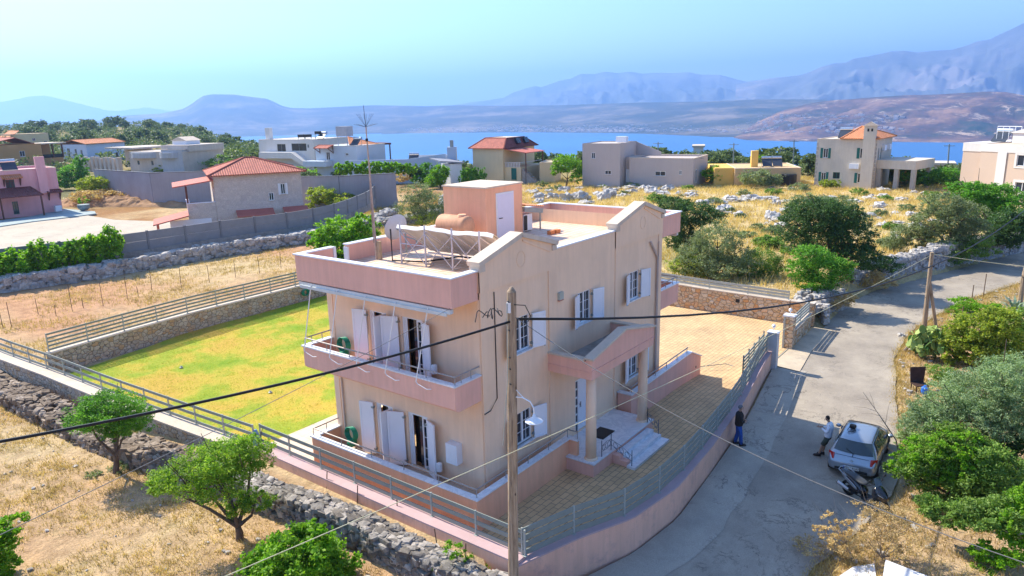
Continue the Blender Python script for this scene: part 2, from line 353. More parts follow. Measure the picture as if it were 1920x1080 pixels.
hill('headland', [(1330, 254), (1350, 248), (1380, 241), (1400, 236), (1420, 228), (1440, 219), (1462, 209), (1480, 203), (1510, 195), (1540, 190), (1570, 187), (1600, 185), (1650, 181), (1700, 178), (1750, 177), (1800, 174), (1850, 171), (1885, 172), (1920, 178), (1960, 182), (2100, 190), (2300, 215)], lambda x: 3700, lambda x: pl(x, [(1330, 2960), (1400, 2640), (1530, 2540), (1920, 2430), (2300, 2430)]), hill_mat('headland_scrub', (.03, .055, .035), (.13, .08, .055), (.32, .19, .11), .0042, (.5, .37, .26)), .3, 46, 380, 12., 1.0, 1.6)
o = hill('islet', [(715, 249), (728, 246.5), (745, 245), (762, 247), (775, 250)], 4420, 4300, hm, .1, 8, 30, 4.)
# ---- driveway, patio, lawn, road
def strip(name, xs, lo, hi, zf, mat, ny=6):
    V = []; F = []; n = ny+1
    for x in xs:
        a, b = lo(x), hi(x)
        for j in range(n): y = a+(b-a)*j/ny; V.append((x, y, zf(x, y)))
    for i in range(len(xs)-1):
        for j in range(ny): a = i*n+j; F.append((a, a+n, a+n+1, a+1))
    o = MB().add(V, F).build(name, mat, smooth=True); o['kind'] = 'structure'; return o
WALL = [(-2.0, -2.75), (.2, -3.45), (2, -4.22), (4.5, -4.55), (8, -4.33), (12.8, -3.82), (17.4, -3.15), (19.2, -2.95)]   # outer face of the pink boundary wall
def wy(x): return pl(x, WALL)
def dlo(x): return wy(x)+.3 if x < 19.2 else pl(x, [(19.2, -3.0), (26.9, -3.0)])
def paver_mat():
    m, nt, b = base('stamped_paving', .75, 0, .3); p = pos(nt)
    nz = _n(nt, 'ShaderNodeTexNoise'); nz.inputs['Scale'].default_value = 1.6; nt.links.new(p, nz.inputs['Vector'])
    s = _n(nt, 'ShaderNodeVectorMath', operation='SCALE'); s.inputs[3].default_value = .06; a = _n(nt, 'ShaderNodeVectorMath', operation='ADD')
    nt.links.new(nz.outputs[1], s.inputs[0]); nt.links.new(p, a.inputs[0]); nt.links.new(s.outputs[0], a.inputs[1])
    br = _n(nt, 'ShaderNodeTexBrick'); br.offset = .37; br.squash = .8; br.squash_frequency = 3
    for k, v in (('Scale', 1.), ('Mortar Size', .012), ('Mortar Smooth', .2), ('Brick Width', .42), ('Row Height', .21), ('Bias', 0.)): br.inputs[k].default_value = v
    br.inputs['Color1'].default_value = (.57, .39, .21, 1); br.inputs['Color2'].default_value = (.67, .46, .25, 1); br.inputs['Mortar'].default_value = (.22, .17, .12, 1)
    nt.links.new(a.outputs[0], br.inputs['Vector'])
    c = mixc(nt, 1., br.outputs[0], ramp(nt, noise(nt, p, .5, 6, .65), [(.3, (.8, .78, .76)), (.65, (1.08, 1.06, 1.0))]), 'MULTIPLY')
    nt.links.new(c, b.inputs['Base Color']); bump(nt, b, br.outputs[0], .35, .01); return m
PAV = paver_mat()
XS = steps(-1.7, 26.9, .6)
strip('driveway', XS, dlo, lambda x: 10.1, lambda x, y: zd(x), PAV, 12)
def tile_mat(name, c1, c2, mortar, sx=.33, sy=.33, msize=.012, off=0.):
    m, nt, b = base(name, .6, 0, .3); p = pos(nt); br = _n(nt, 'ShaderNodeTexBrick'); br.offset = off
    for k, v in (('Scale', 1.), ('Mortar Size', msize), ('Mortar Smooth', .1), ('Brick Width', sx), ('Row Height', sy), ('Bias', 0.)): br.inputs[k].default_value = v
    br.inputs['Color1'].default_value = (*c1, 1); br.inputs['Color2'].default_value = (*c2, 1); br.inputs['Mortar'].default_value = (*mortar, 1)
    nt.links.new(p, br.inputs['Vector'])
    c = mixc(nt, 1., br.outputs[0], ramp(nt, noise(nt, p, .8, 6, .7), [(.3, (.78, .76, .74)), (.62, (1.05, 1.05, 1.05))]), 'MULTIPLY')
    nt.links.new(c, b.inputs['Base Color']); return m
MB().box(-1.75, 4.2, 7.2, 10.1, -.1, .012).build('patio', tile_mat('patio_tiles', (.62, .50, .36), (.66, .54, .40), (.45, .35, .27), .5, .5))['kind'] = 'structure'
def lawn_mat():
    m, nt, b = base('lawn_grass', .9, 0, .1); p = pos(nt)
    c = ramp(nt, noise(nt, p, .28, 8, .62, .3), [(.38, (.56, .38, .08)), (.48, (.52, .42, .07)), (.54, (.34, .40, .05)), (.66, (.20, .34, .03))])
    c = mixc(nt, 1., c, ramp(nt, noise(nt, p, 9, 6, .8), [(.3, (.72, .74, .7)), (.7, (1.2, 1.16, 1.1))]), 'MULTIPLY')
    nt.links.new(c, b.inputs['Base Color']); bump(nt, b, noise(nt, p, 30, 4, .8), .9, .05); return m
strip('lawn', steps(-2.5, 26.9, .8), lambda x: 10.1 if x > -1.75 else 9.9, lambda x: 27.2 if x > 5 else pl(x, [(-2.5, 25.6), (2, 26.4), (5, 27.2)]), lambda x, y: .01+.03*mn.noise(Vector((x*.5, y*.5, 0))), lawn_mat(), 30)
def road_mat(name, lo, hi, crack, patch=None):
    m, nt, b = base(name, .85, 0, .25); p = pos(nt)
    c = ramp(nt, noise(nt, p, .35, 8, .7), [(.3, lo), (.68, hi)])
    c = mixc(nt, 1., c, ramp(nt, noise(nt, p, 28, 3, .8), [(.25, (.75,)*3), (.7, (1.15,)*3)]), 'MULTIPLY')
    n = noise(nt, p, .5, 9, .72, .5); f = ramp(nt, n, [(.488, (1, 1, 1)), (.4965, (0, 0, 0)), (.5035, (0, 0, 0)), (.512, (1, 1, 1))])
    m2 = ramp(nt, noise(nt, p, .33, 3), [(.5, (1, 1, 1)), (.6, (0, 0, 0))]); f = mixc(nt, 1., f, m2, 'LIGHTEN')
    c = mixc(nt, f, crack, c)
    st = ramp(nt, noise(nt, p, 1.7, 5, .8), [(.68, (0, 0, 0)), (.76, (.5, .5, .5))]); c = mixc(nt, st, c, tuple(x*.5 for x in lo))
    nt.links.new(c, b.inputs['Base Color']); bump(nt, b, noise(nt, p, 60, 3, .8), .4, .01); return m
XR = steps(-40, -6, 3) + steps(-6, 40, .7)[1:] + steps(40, 100, 2)[1:]
def zroad(x, y): return pl(x, ROADZ)
ROADM = road_mat('road_asphalt', (.235, .20, .165), (.42, .36, .285), (.16, .135, .11))
strip('road', XR, lambda x: pl(x, RR)-.15*mn.noise(Vector((x, 0, 0)))-.1, lambda x: pl(x, RL)+.12, zroad, ROADM, 10)
strip('pavement', steps(-3, 19.6, .6), lambda x: pl(x, RL)-1.35-.18*mn.noise(Vector((x*.8, 4, 0))), lambda x: pl(x, RL)+.13, lambda x, y: zroad(x, y)+.012+.03*ss((y-pl(x, RL)+1.2)), road_mat('pavement_concrete', (.30, .265, .22), (.48, .42, .34), (.12, .10, .09)), 4)
# concrete apron in front of the gate
ap = MB().add([(19.35, -2.9, zd(19.3)+.006), (22.35, -2.9, zd(22)+.006), (22.6, -3.95, -.37), (19.3, -4.3, -.42)], [(0, 3, 2, 1)]).add([(22.35, -2.9, zd(22)+.0), (27, -2.9, -.34), (27, -3.95, -.345), (22.6, -3.95, -.365)], [(0, 3, 2, 1)])
ap.build('gate_apron', paint('apron_concrete', (.52, .42, .30), .85, .15, 1.2, dirt=(.3, .25, .2)))['kind'] = 'structure'
# pale concrete yard of the pink neighbour
yd = [bz(x, y, .04) for x, y in [(-250, 470), (-60, 425), (0, 418), (120, 408), (185, 399), (165, 404), (215, 412), (320, 416), (330, 450), (250, 470), (0, 520), (-250, 560)]]
MB().add(yd, [tuple(range(len(yd)-1, -1, -1))]).build('yard', road_mat('yard_concrete', (.40, .34, .27), (.52, .44, .34), (.3, .25, .2)))['kind'] = 'structure'
yd = [bz(x, y, .09) for x, y in [(-300, 445), (0, 432-18), (60, 398+8), (120, 392), (178, 397), (180, 401), (120, 409), (60, 416), (0, 425), (-300, 470)]]
MB().prism([(p.x, p.y, -.05) for p in yd], (0, 0, .2)).build('path', paint('terrace_paving', (.30, .36, .36), .8))['kind'] = 'structure'
# ================================================================ the villa
BEIGE = paint('beige_render', (.92, .65, .44), .85, .08, .45, streak=.08, bumpv=.12, dirt=None)
PINK = paint('pink_render', (.84, .47, .36), .85, .08, .5, streak=.10, bumpv=.12)
ORANGE_B = paint('orange_bounce_render', (.92, .47, .28), .85, .09, .5, streak=.10, bumpv=.12)  # orange of the veranda wall is bounced paving light put into the colour
CREAM = paint('cream_coping', (.66, .54, .42), .8, .08, 1.5, streak=.12)
def marble_mat():
    m, nt, b = base('white_marble', .3, 0, .5); p = pos(nt, (1, 1, 1))
    c = ramp(nt, noise(nt, p, 1.6, 8, .62, 1.6), [(.40, (.74, .75, .77)), (.50, (.62, .64, .67)), (.54, (.78, .79, .80))]); nt.links.new(c, b.inputs['Base Color']); return m
MARBLE = marble_mat()
WHITE = paint('white_paint', (.78, .79, .82), .45, .03, 2, bumpv=.03)
UPVC = paint('white_frame', (.80, .80, .80), .35, .03, 2, bumpv=0)
STEEL = paint('brushed_steel', (.36, .32, .29), .55, .1, 3, metal=.3, bumpv=0)
GREY = paint('grey_metal', (.30, .33, .31), .5, .1, 3, metal=.2, bumpv=.05)
DARK = paint('black_plastic', (.02, .02, .022), .5, .1, 3, bumpv=0)
CONC = paint('grey_concrete', (.34, .31, .28), .9, .2, 2.5, bumpv=.4, bscale=14, dirt=(.16, .14, .12))
GL = glass()
VILLA = empty('pink_villa', (6.2, 3.6, 0), 'large two storey beige villa with pink balconies, gables and roof terrace', 'house')
W_, L_ = 12.37, 7.17
front_holes = [(1.58, 2.58, 4.78, 5.98), (5.58, 6.48, 4.80, 5.98), (9.42, 10.34, 4.80, 5.98), (1.58, 2.58, 1.50, 2.66), (9.42, 10.34, 1.45, 2.62), (5.38, 6.55, .56, 2.66)]
side_holes = [(4.12, 5.0, .56, 2.55), (2.45, 3.40, .56, 2.58), (4.12, 5.0, 3.98, 5.95), (2.45, 3.40, 3.98, 5.97)]
mb = MB(); mb.wall((0, 0, -.4), (1, 0, 0), W_, 8.27, [(a, b, c+.4, d+.4) for a, b, c, d in front_holes], (0, -1, 0), .13)
mb.wall((0, 0, -.4), (0, 1, 0), L_, 7.4, [(a, b, c+.4, d+.4) for a, b, c, d in side_holes], (-1, 0, 0), .13)
mb.wall((W_, 0, -.4), (0, 1, 0), L_, 8.27, [(3.0, 4.6, .96, 2.9), (3.0, 4.6, 4.4, 6.4)], (1, 0, 0), .13)
mb.wall((0, L_, -.4), (1, 0, 0), W_, 7.4, [(2, 3, 1.5, 3), (8, 9, 5, 6.4)], (0, 1, 0), .13)
mb.quad((0, .22, 7.87), (W_, .22, 7.87), (W_, .22, 7.2), (0, .22, 7.2))
for a, b in ((.0, .30), (3.66, 4.02), (8.28, 8.46), (12.05, W_)): mb.box(a, b, -.035, .005, -.2, 7.9)
for a, b in ((.02, .32), (6.87, 7.15)): mb.box(-.03, .005, a, b, .5, 7.0)
mb.build('wall', BEIGE, VILLA)
def gable(x0, x1, xk, z0, zk):
    g = MB().prism([(x0, -.05, 7.2), (x1, -.05, 7.2), (x1, -.05, z0), (xk, -.05, zk), (x0, -.05, z0)], (0, .32, 0))
    o = g.build('gable', BEIGE, VILLA)
    c = MB()
    for a, b in (((x0-.1, z0-.02), (xk, zk)), ((x1+.08, z0-.02), (xk, zk))):
        A = Vector((a[0], .1, a[1]+.05)); B = Vector((b[0]+(.0 if a[0] < b[0] else -.0), .1, b[1]+.05))
        c.beam(A, B, .5, .15)
    c.box(x0-.06, x0+.22, -.1, .3, z0-.22, z0-.02); c.box(x1-.2, x1+.05, -.1, .3, z0-.2, z0-.02)
    c.build('coping', CREAM, o)
    t = MB(); t.beam((xk+.1, -.065, zk-.16), (x1-.3, -.065, z0-.2), .03, .05); t.build('moulding', BEIGE, o)
    rg = MB().tube([(xk+.22*math.cos(k*math.pi/12), -.055, zk-.75+.26*math.sin(k*math.pi/12)) for k in range(25)], .012, 5); rg.build('round_moulding', BEIGE, o)
gable(0, 4.03, 2.07, 8.07, 8.64); gable(8.28, W_, 10.48, 8.07, 8.66)
# roof slab with parapets and the terrace
X0, X1, Y1 = -1.21, 14.3, 7.17
mb = MB(); mb.box(X0, -.035, .02, Y1, 6.99, 7.22); mb.box(X0, X0+.17, .02, Y1, 7.22, 7.87); mb.box(X0+.17, -.05, .02, .2, 7.22, 7.87)
mb.box(X0+.17, .36, Y1-.17, Y1, 7.22, 7.87); mb.box(.96, X1, Y1-.17, Y1, 7.0, 7.87)
mb.box(W_+.035, X1, .02, Y1-.17, 6.97, 7.22); mb.box(X1-.17, X1, .02, Y1-.17, 7.22, 7.87); mb.box(W_+.035, X1-.17, .02, .2, 7.22, 7.87)
par = mb.build('parapet', PINK, VILLA)
mb = MB(); e = .05
mb.box(X0-e, X0+.2, .0-e+.02, Y1+e, 7.87, 7.915); mb.box(X0+.2, -.06, .02-e, .24, 7.87, 7.915); mb.box(X0+.2, .38, Y1-.21, Y1+e, 7.87, 7.915)
mb.box(.94, X1+e, Y1-.21, Y1+e, 7.87, 7.915); mb.box(X1-.21, X1+e, .02-e, Y1-.21, 7.87, 7.915); mb.box(W_+.04, X1-.21, .02-e, .24, 7.87, 7.915); mb.box(4.03, 8.28, -.05, .27, 7.87, 7.92)
mb.build('parapet_cap', WHITE, par)
MB().box(X0+.17, X1-.17, .21, Y1-.17, 7.0, 7.27).build('roof_terrace', tile_mat('terrace_tiles', (.66, .44, .30), (.70, .50, .36), (.78, .68, .58), .33, .33, .022), VILLA)
MB().box(.3, .42, Y1-.2, Y1+.002, 7.25, 7.9).build('gate_post', WHITE, VILLA); MB().box(.92, 1.0, Y1-.2, Y1+.002, 7.25, 7.8).build('gate_post', WHITE, VILLA)
# --------------------------------------------------------------- openings
def window(x0, x1, z0, z1, sash='sl'):
    fr = MB(); y = .09; t = .05
    fr.box(x0, x0+t, y-.04, y+.02, z0, z1); fr.box(x1-t, x1, y-.04, y+.02, z0, z1); fr.box(x0+t, x1-t, y-.04, y+.02, z0, z0+t); fr.box(x0+t, x1-t, y-.04, y+.02, z1-t, z1)
    xm = (x0+x1)/2; fr.box(xm-.035, xm+.035, y-.05, y+.01, z0+t, z1-t)
    o = fr.build('window_frame', UPVC, VILLA)
    MB().box(x0+t, x1-t, y, y+.03, z0+t, z1-t).build('pane', GL, o)
    g = MB()
    for a, b in ((x0+t, xm-.035), (xm+.035, x1-t)):
        c = (a+b)/2; g.box(c-.009, c+.009, y-.012, y-.002, z0+t, z1-t)
        for k in (1, 2): zz = z0+t+(z1-z0-2*t)*k/3; g.box(a, c-.009, y-.012, y-.002, zz-.009, zz+.009); g.box(c+.009, b, y-.012, y-.002, zz-.009, zz+.009)
    g.build('glazing_bar', UPVC, o)
    MB().box(x0-.05, x1+.05, -.09, .05, z0-.05, z0).build('sill', MARBLE, o)
    for s, hx in ((-1, x0-.03), (1, x1+.03)): shutter(Vector((hx, -.07, z0-.02)), Vector((s*math.cos(R(17)), -math.sin(R(17)), 0)), .55 if s > 0 else .52, z1-z0, Vector((0, -1, 0)))
    for s, hx in ((-1, x0-.03), (1, x1+.03)): pass
def shutter(h, d, wd, ht, out):
    mb = MB(); d = d.normalized(); n = d.cross(Vector((0, 0, 1))).normalized(); n = n if n.dot(out) > 0 else -n
    a = h + Vector((0, 0, ht/2)); mb.beam(a, a+d*wd, .035, ht)
    o = mb.build('shutter', WHITE, VILLA)
    f = MB(); c = a+n*.024
    for zz in (-ht/2+.04, ht/2-.04): f.beam(c+Vector((0, 0, zz)), c+d*wd+Vector((0, 0, zz)), .014, .075)
    for k in (.035, wd-.035): f.beam(c+d*k-Vector((0, 0, ht/2-.08)), c+d*k+Vector((0, 0, ht/2-.08)), .014, .07, tuple(d))
    f.build('shutter_rail', WHITE, o)
    for zz in (.18, ht-.18): q = h+Vector((0, 0, zz)); MB().box(q.x-.05, q.x+.05, q.y-.03, q.y+.07, q.z-.035, q.z+.035).build('hinge', GREY, o)
    MB().cyl(a+d*wd*.9-Vector((0, 0, ht/2))-n*.03, a+d*wd*.9-Vector((0, 0, ht/2))+n*.05, .02, n=6).build('shutter_catch', GREY, o)
for x0, x1, z0, z1 in front_holes[:5]: window(x0, x1, z0, z1)
def french(y0, y1, z0, z1, open_=.35):
    x = .09; t = .06; fr = MB(); fr.box(x-.04, x+.03, y0, y0+t, z0, z1); fr.box(x-.04, x+.03, y1-t, y1, z0, z1); fr.box(x-.04, x+.03, y0+t, y1-t, z1-t, z1)
    o = fr.build('balcony_door', UPVC, VILLA)
    MB().box(x+.25, x+.28, y0, y1, z0, z1).build('pane', glass('dark_room', (.012, .012, .014), .3), o)  # near-black sheet set back to stand in for the unlit room
    ym = y0+(y1-y0)*open_; s = MB()
    for a, b in ((y0+t, ym), (y1-t-.12, y1-t)):
        s.box(x-.01, x+.02, a, a+.05, z0+.02, z1-t); s.box(x-.01, x+.02, b-.05, b, z0+.02, z1-t); s.box(x-.01, x+.02, a+.05, b-.05, z0+.02, z0+.12); s.box(x-.01, x+.02, a+.05, b-.05, z1-t-.07, z1-t)
        for k in range(1, 5): zz = z0+(z1-z0)*k/5; s.box(x, x+.012, a+.05, b-.05, zz-.01, zz+.01)
    s.build('door_leaf', UPVC, o)
    MB().box(x+.06, x+.075, y0+t, ym+.2, z0+.05, z1-t).build('pane', GL, o)
for zf, in ((.56,), (3.98,)):
    top = 1.98
    french(4.12, 5.0, zf, zf+top); french(2.45, 3.40, zf, zf+top+.02)
    for hy, dy, ang, wd in ((5.04, 1, 14, .58), (4.08, -1, 100, .48), (3.50, 1, 24, .62), (2.41, -1, 22, .56)):
        shutter(Vector((-.07, hy, zf-.0)), Vector((-math.sin(R(ang)), dy*math.cos(R(ang)), 0)), wd, top, Vector((-1, 0, 0)))
# front door with side light
fr = MB(); fr.box(5.38, 5.43, .02, .1, .56, 2.66); fr.box(6.5, 6.55, .02, .1, .56, 2.66); fr.box(5.43, 6.5, .02, .1, 2.6, 2.66); fr.box(5.60, 5.66, .02, .1, .56, 2.6)
o = fr.build('front_door', UPVC, VILLA); MB().box(5.66, 6.5, .05, .09, .57, 2.6).build('door_leaf', WHITE, o)
MB().box(5.43, 5.6, .07, .09, .57, 2.6).build('side_light', GL, o)
g = MB(); [g.box(5.43, 5.6, .05, .069, .57+k*.34-.03, .57+k*.34+.03) for k in range(1, 6)]; g.build('glazing_bar', UPVC, o)
MB().beam((5.76, .0, 1.5), (5.76, .0, 1.72), .03, .03).beam((5.76, .05, 1.6), (5.76, 0, 1.6), .03, .03).build('handle', STEEL, o)
for a, b, c, d, z in ((W_, W_, 3.0, 4.6, .56), (W_, W_, 3.0, 4.6, 4.0)): MB().box(W_-.12, W_-.08, c, d, z, z+1.95).build('pane', GL, VILLA)
# --------------------------------------------------------------- balconies and awnings
def balcony(x0, x1, zb, zt, side):
    t = .13; xo, xi = (x0, x1) if side < 0 else (x1, x0); s = -side; zc = zt-.045
    mb = MB(); pr = [(xo, zb+.1), (xo, zc), (xo+s*t, zc), (xo+s*t, zb+.24), (xi, zb+.24), (xi, zb), (xo+s*.12, zb)]
    mb.prism([(x, .02, z) for x, z in pr], (0, L_-.04, 0))
    a, b = sorted((xo+s*t, xi)); mb.box(a, b, .015, .14, zb+.24, zc); mb.box(a, b, L_-.14, L_-.015, zb+.24, zc)
    o = mb.build('balcony', PINK, VILLA)
    cp = MB(); a2, b2 = sorted((xo-s*.05, xo+s*(t+.05))); cp.box(a2, b2, -.03, L_+.03, zc, zt)
    a3, b3 = sorted((xo+s*(t+.05), xi)); cp.box(a3, b3, -.03, .19, zc, zt); cp.box(a3, b3, L_-.19, L_+.03, zc, zt); cp.build('marble_cap', MARBLE, o)
    xr = xo+s*.07; r = MB().tube([(xi, .07, zt+.25), (xr, .07, zt+.25), (xr, L_-.07, zt+.25), (xi, L_-.07, zt+.25)], .025, 8)
    for y in [.07+i*(L_-.14)/6 for i in range(7)]: r.cyl((xr, y, zt-.01), (xr, y, zt+.25), .016, n=6)
    for y in (.07, L_-.07):
        for k in (.35, .75): r.cyl((xi+(xr-xi)*k, y, zt-.01), (xi+(xr-xi)*k, y, zt+.25), .016, n=6)
    r.build('railing', STEEL, o)
    # awning roller and its folding arms
    aw = MB(); xa = xo+s*.1; aw.beam((xa, .1, 6.88), (xa, L_-.1, 6.88), .16, .13); aw.beam((xa-s*.1, .2, 6.80), (xa-s*.1, L_-.2, 6.80), .05, .1)
    k = aw.build('awning_roller', paint('awning_cloth', (.62, .63, .6), .6), VILLA)
    for i in range(5):
        am = MB(); y = .95+i*1.36; am.cyl((xo-s*.0, y, 6.9), (xo-s*.12, y+.55, zt-.12), .018, n=6)
        am.tube([(xo-s*.12, y+.55, zt-.12), (xo-s*.10, y+.5, zt-.2), (xo-s*.08, y+.15, zt-.3), (xo-s*.06, y-.02, zt-.27)], .014, 6)
        am.build('awning_arm', UPVC, k)
balcony(-1.24, -.035, 3.76, 4.63, -1); balcony(W_+.035, 14.3, 3.72, 4.63, 1)
# --------------------------------------------------------------- ground floor veranda
mb = MB(); mb.box(-1.1, -.0, -.53, L_, -.1, .5); mb.box(0, 3.85, -.53, -.002, -.1, .5); mb.build('veranda_floor', tile_mat('veranda_tiles', (.55, .42, .32), (.6, .46, .36), (.4, .3, .25)), VILLA)
mb = MB(); zt = 1.10
mb.box(-1.23, -1.1, -.67, L_, -.3, zt); mb.box(-1.1, 4.03, -.67, -.53, -.3, zt); mb.box(-1.1, 0, L_-.13, L_, .5, zt); mb.box(3.9, 4.03, -1.0, -.67, -.3, zt)
vw = mb.build('veranda_wall', ORANGE_B, VILLA)
mb = MB(); mb.box(-1.28, -1.05, -.72, L_+.05, zt, zt+.05); mb.box(-1.05, 4.08, -.72, -.48, zt, zt+.05); mb.box(-1.05, 0, L_-.18, L_+.05, zt, zt+.05); mb.box(3.85, 4.08, -1.05, -.72, zt, zt+.05); mb.build('marble_cap', MARBLE, vw)
r = MB().tube([(0, L_-.07, 1.42), (-1.16, L_-.07, 1.42), (-1.16, -.6, 1.42), (3.95, -.6, 1.42), (3.95, -.98, 1.42)], .025, 8)
for p in [(-1.16, -.6+i*1.55) for i in range(6)] + [(.3+i*1.2, -.6) for i in range(4)] + [(-.6, L_-.07), (3.95, -.98)]: r.cyl((p[0], p[1], 1.14), (p[0], p[1], 1.42), .016, n=6)
r.build('railing', STEEL, vw)
mb = MB(); prof = [(8.55, -.3), (8.55, 1.16), (14.4, 1.30), (15.6, .78), (15.6, -.5)]
mb.prism([(x, -.67, z) for x, z in prof], (0, .14, 0)); mb.box(8.55, 8.69, -.53, -.04, -.3, 1.16); rw = mb.build('ramp_wall', PINK, VILLA)
mb = MB(); mb.beam((8.5, -.6, 1.19), (14.45, -.6, 1.33), .25, .05); mb.beam((14.42, -.6, 1.325), (15.66, -.6, .79), .25, .05); mb.box(8.5, 8.74, -.47, -.04, 1.16, 1.205); mb.build('marble_cap', MARBLE, rw)
r = MB().tube([(8.62, -.1, 1.46), (8.62, -.6, 1.46), (14.2, -.6, 1.6)], .025, 8)
for k in range(6): x = 8.7+k*1.08; r.cyl((x, -.6, 1.2+.022*(x-8.5)), (x, -.6, 1.46+.022*(x-8.5)), .016, n=6)
r.build('railing', STEEL, rw)
MB().box(8.69, 15.4, -.53, 0, -.3, .55).box(W_, 15.4, 0, .5, -.5, .5).build('veranda_floor', MATS.get('veranda_tiles') or ORANGE_B, VILLA)
# curved end of the far ground floor veranda
cv = [(W_+.02, .3)] + [(W_+.1+.75*math.sin(a), 1.1-.8*math.cos(a)) for a in [i*math.pi/16 for i in range(9)]] + [(W_+.85, 5.5), (W_+.02, 5.5)]
o = MB().prism([(x, y, -.2) for x, y in cv], (0, 0, 1.2)).build('curved_wall', ORANGE_B, VILLA); MB().prism([(W_+(x-W_)*1.06, y-.03, 1.0) for x, y in cv], (0, 0, .05)).build('marble_cap', MARBLE, o)
r = MB().tube([(x-.05, y+.03, 1.35) for x, y in cv[1:-1]], .02, 6); [r.cyl((x-.05, y+.03, 1.04), (x-.05, y+.03, 1.35), .014, n=6) for x, y in cv[1:-1:3]]; r.build('railing', STEEL, o)
# --------------------------------------------------------------- porch
mb = MB(); f0 = 3.62; f1 = 8.22
mb.prism([(f0, -1.76, 3.62), (f1, -1.76, 3.62), (f1, -1.76, 4.34), (5.9, -1.76, 4.82), (f0, -1.76, 4.34)], (0, .22, 0))
mb.box(f0, f0+.2, -1.54, 0, 3.62, 4.26); mb.box(f1-.2, f1, -1.54, 0, 3.62, 4.26); mb.box(f0+.2, f1-.2, -1.54, 0, 3.62, 3.8)
po = mb.build('porch_canopy', PINK, VILLA)
mb = MB(); mb.beam((f0-.06, -1.66, 4.36), (5.9, -1.66, 4.85), .36, .07); mb.beam((f1+.06, -1.66, 4.36), (5.9, -1.66, 4.85), .36, .07)
mb.box(f0-.05, f0+.24, -1.48, 0, 4.26, 4.32); mb.box(f1-.24, f1+.05, -1.48, 0, 4.26, 4.32); mb.build('coping', CREAM, po)
MB().box(f0-.03, f1+.03, -1.79, -1.761, 3.9, 3.95).box(f0-.03, f0-.001, -1.76, 0, 3.85, 3.9).build('moulding', PINK, po)
MB().box(f0+.2, f1-.2, -1.54, 0, 3.8, 3.83).build('canopy_floor', CONC, po)
for x in (4.02, 7.9):
    o = MB().lathe((x, -1.5, .5), [(.19, .1), (.185, 1.5), (.17, 3.12)], 24).build('column', BEIGE, VILLA, smooth=True)
    MB().lathe((x, -1.5, .5), [(.24, 0), (.24, .06), (.2, .1)], 24).build('column_base', BEIGE, o)
mb = MB(); mb.box(3.72, 8.25, -1.78, -.0, -.1, .47).box(5.05, 5.3, -2.08, -1.78, -.1, .33).box(5.05, 5.3, -2.38, -2.08, -.1, .19); pf = mb.build('porch_platform', PINK, VILLA)
mb = MB(); mb.box(3.68, 8.29, -1.82, 0, .47, .52); mb.box(5.3, 7.7, -2.10, -1.82, -.1, .37); mb.box(5.3, 7.75, -2.40, -2.10, -.1, .23); mb.box(4.98, 7.8, -2.72, -2.40, -.02, .09); mb.build('marble_step', MARBLE, pf)
IRON = paint('blue_grey_iron', (.10, .13, .17), .5, .1, 3, metal=.3, bumpv=0)
def scroll_rail(name, P):
    mb = MB()
    for a, b in zip(P, P[1:]):
        A = Vector(a); B = Vector(b); mb.cyl(A, A+Vector((0, 0, .62)), .016, n=6); mb.cyl(B, B+Vector((0, 0, .62)), .016, n=6)
        for k in (.22, .5, .78):
            c = A.lerp(B, k)+Vector((0, 0, .30)); d = (B-A).normalized(); mb.tube([c+d*(.10*math.cos(t))+Vector((0, 0, .10*math.sin(t))) for t in [i*math.pi/5 for i in range(11)]], .009, 5)
        mb.tube([A+Vector((0, 0, .2)), A.lerp(B, .5)+Vector((0, 0, .16)), B+Vector((0, 0, .2))], .008, 5); mb.tube([A+Vector((0, 0, .4)), A.lerp(B, .5)+Vector((0, 0, .46)), B+Vector((0, 0, .4))], .008, 5)
    mb.build(name, IRON, VILLA)
scroll_rail('scroll_railing', [(4.35, -1.74, .52), (5.02, -1.74, .52), (5.08, -2.55, .07)]); scroll_rail('scroll_railing', [(8.2, -1.2, .52), (7.85, -1.76, .52), (7.7, -2.3, .2)])
tag(MB().box(5.55, 6.45, -1.1, -.45, .525, .54).build('door_mat', DARK), 'black door mat on the white marble porch', 'mat')
# --------------------------------------------------------------- pipes, meter box, alarm, lights
PIPE = paint('beige_pipe', (.48, .38, .33), .6)
MB().cyl((11.9, -.07, -.1), (11.9, -.07, 6.2), .045, n=8).tube([(11.9, -.07, 6.2), (11.2, -.07, 7.0)], .045, 8).cyl((12.0, -.06, -.1), (12.0, -.06, 6.9), .02, n=6).build('downpipe', PIPE, VILLA)
MB().tube([(.7, -.02, 7.1), (.7, -.02, 3.6), (.3, -.06, 3.32), (.0, -.06, 3.3)], .016, 6).build('cable', DARK, VILLA)
MB().cyl((-.05, 6.7, .6), (-.05, 6.7, 3.75), .035, n=8).build('downpipe', PIPE, VILLA)
MB().box(-.28, -.002, .95, 1.42, 1.36, 2.05).build('meter_box', WHITE, VILLA); MB().box(-.29, -.281, 1.0, 1.37, 1.42, 2.0).box(-.295, -.291, 1.2, 1.23, 1.6, 1.8).build('box_door', UPVC, VILLA)
MB().box(4.24, 4.5, -.09, -.001, 6.03, 6.3).build('alarm_box', paint('grey_plastic', (.45, .47, .4), .5), VILLA)
MB().box(4.24, 4.5, -.09, -.0, 6.0, 6.028).build('alarm_light', paint('red_plastic', (.4, .05, .04), .4), VILLA)
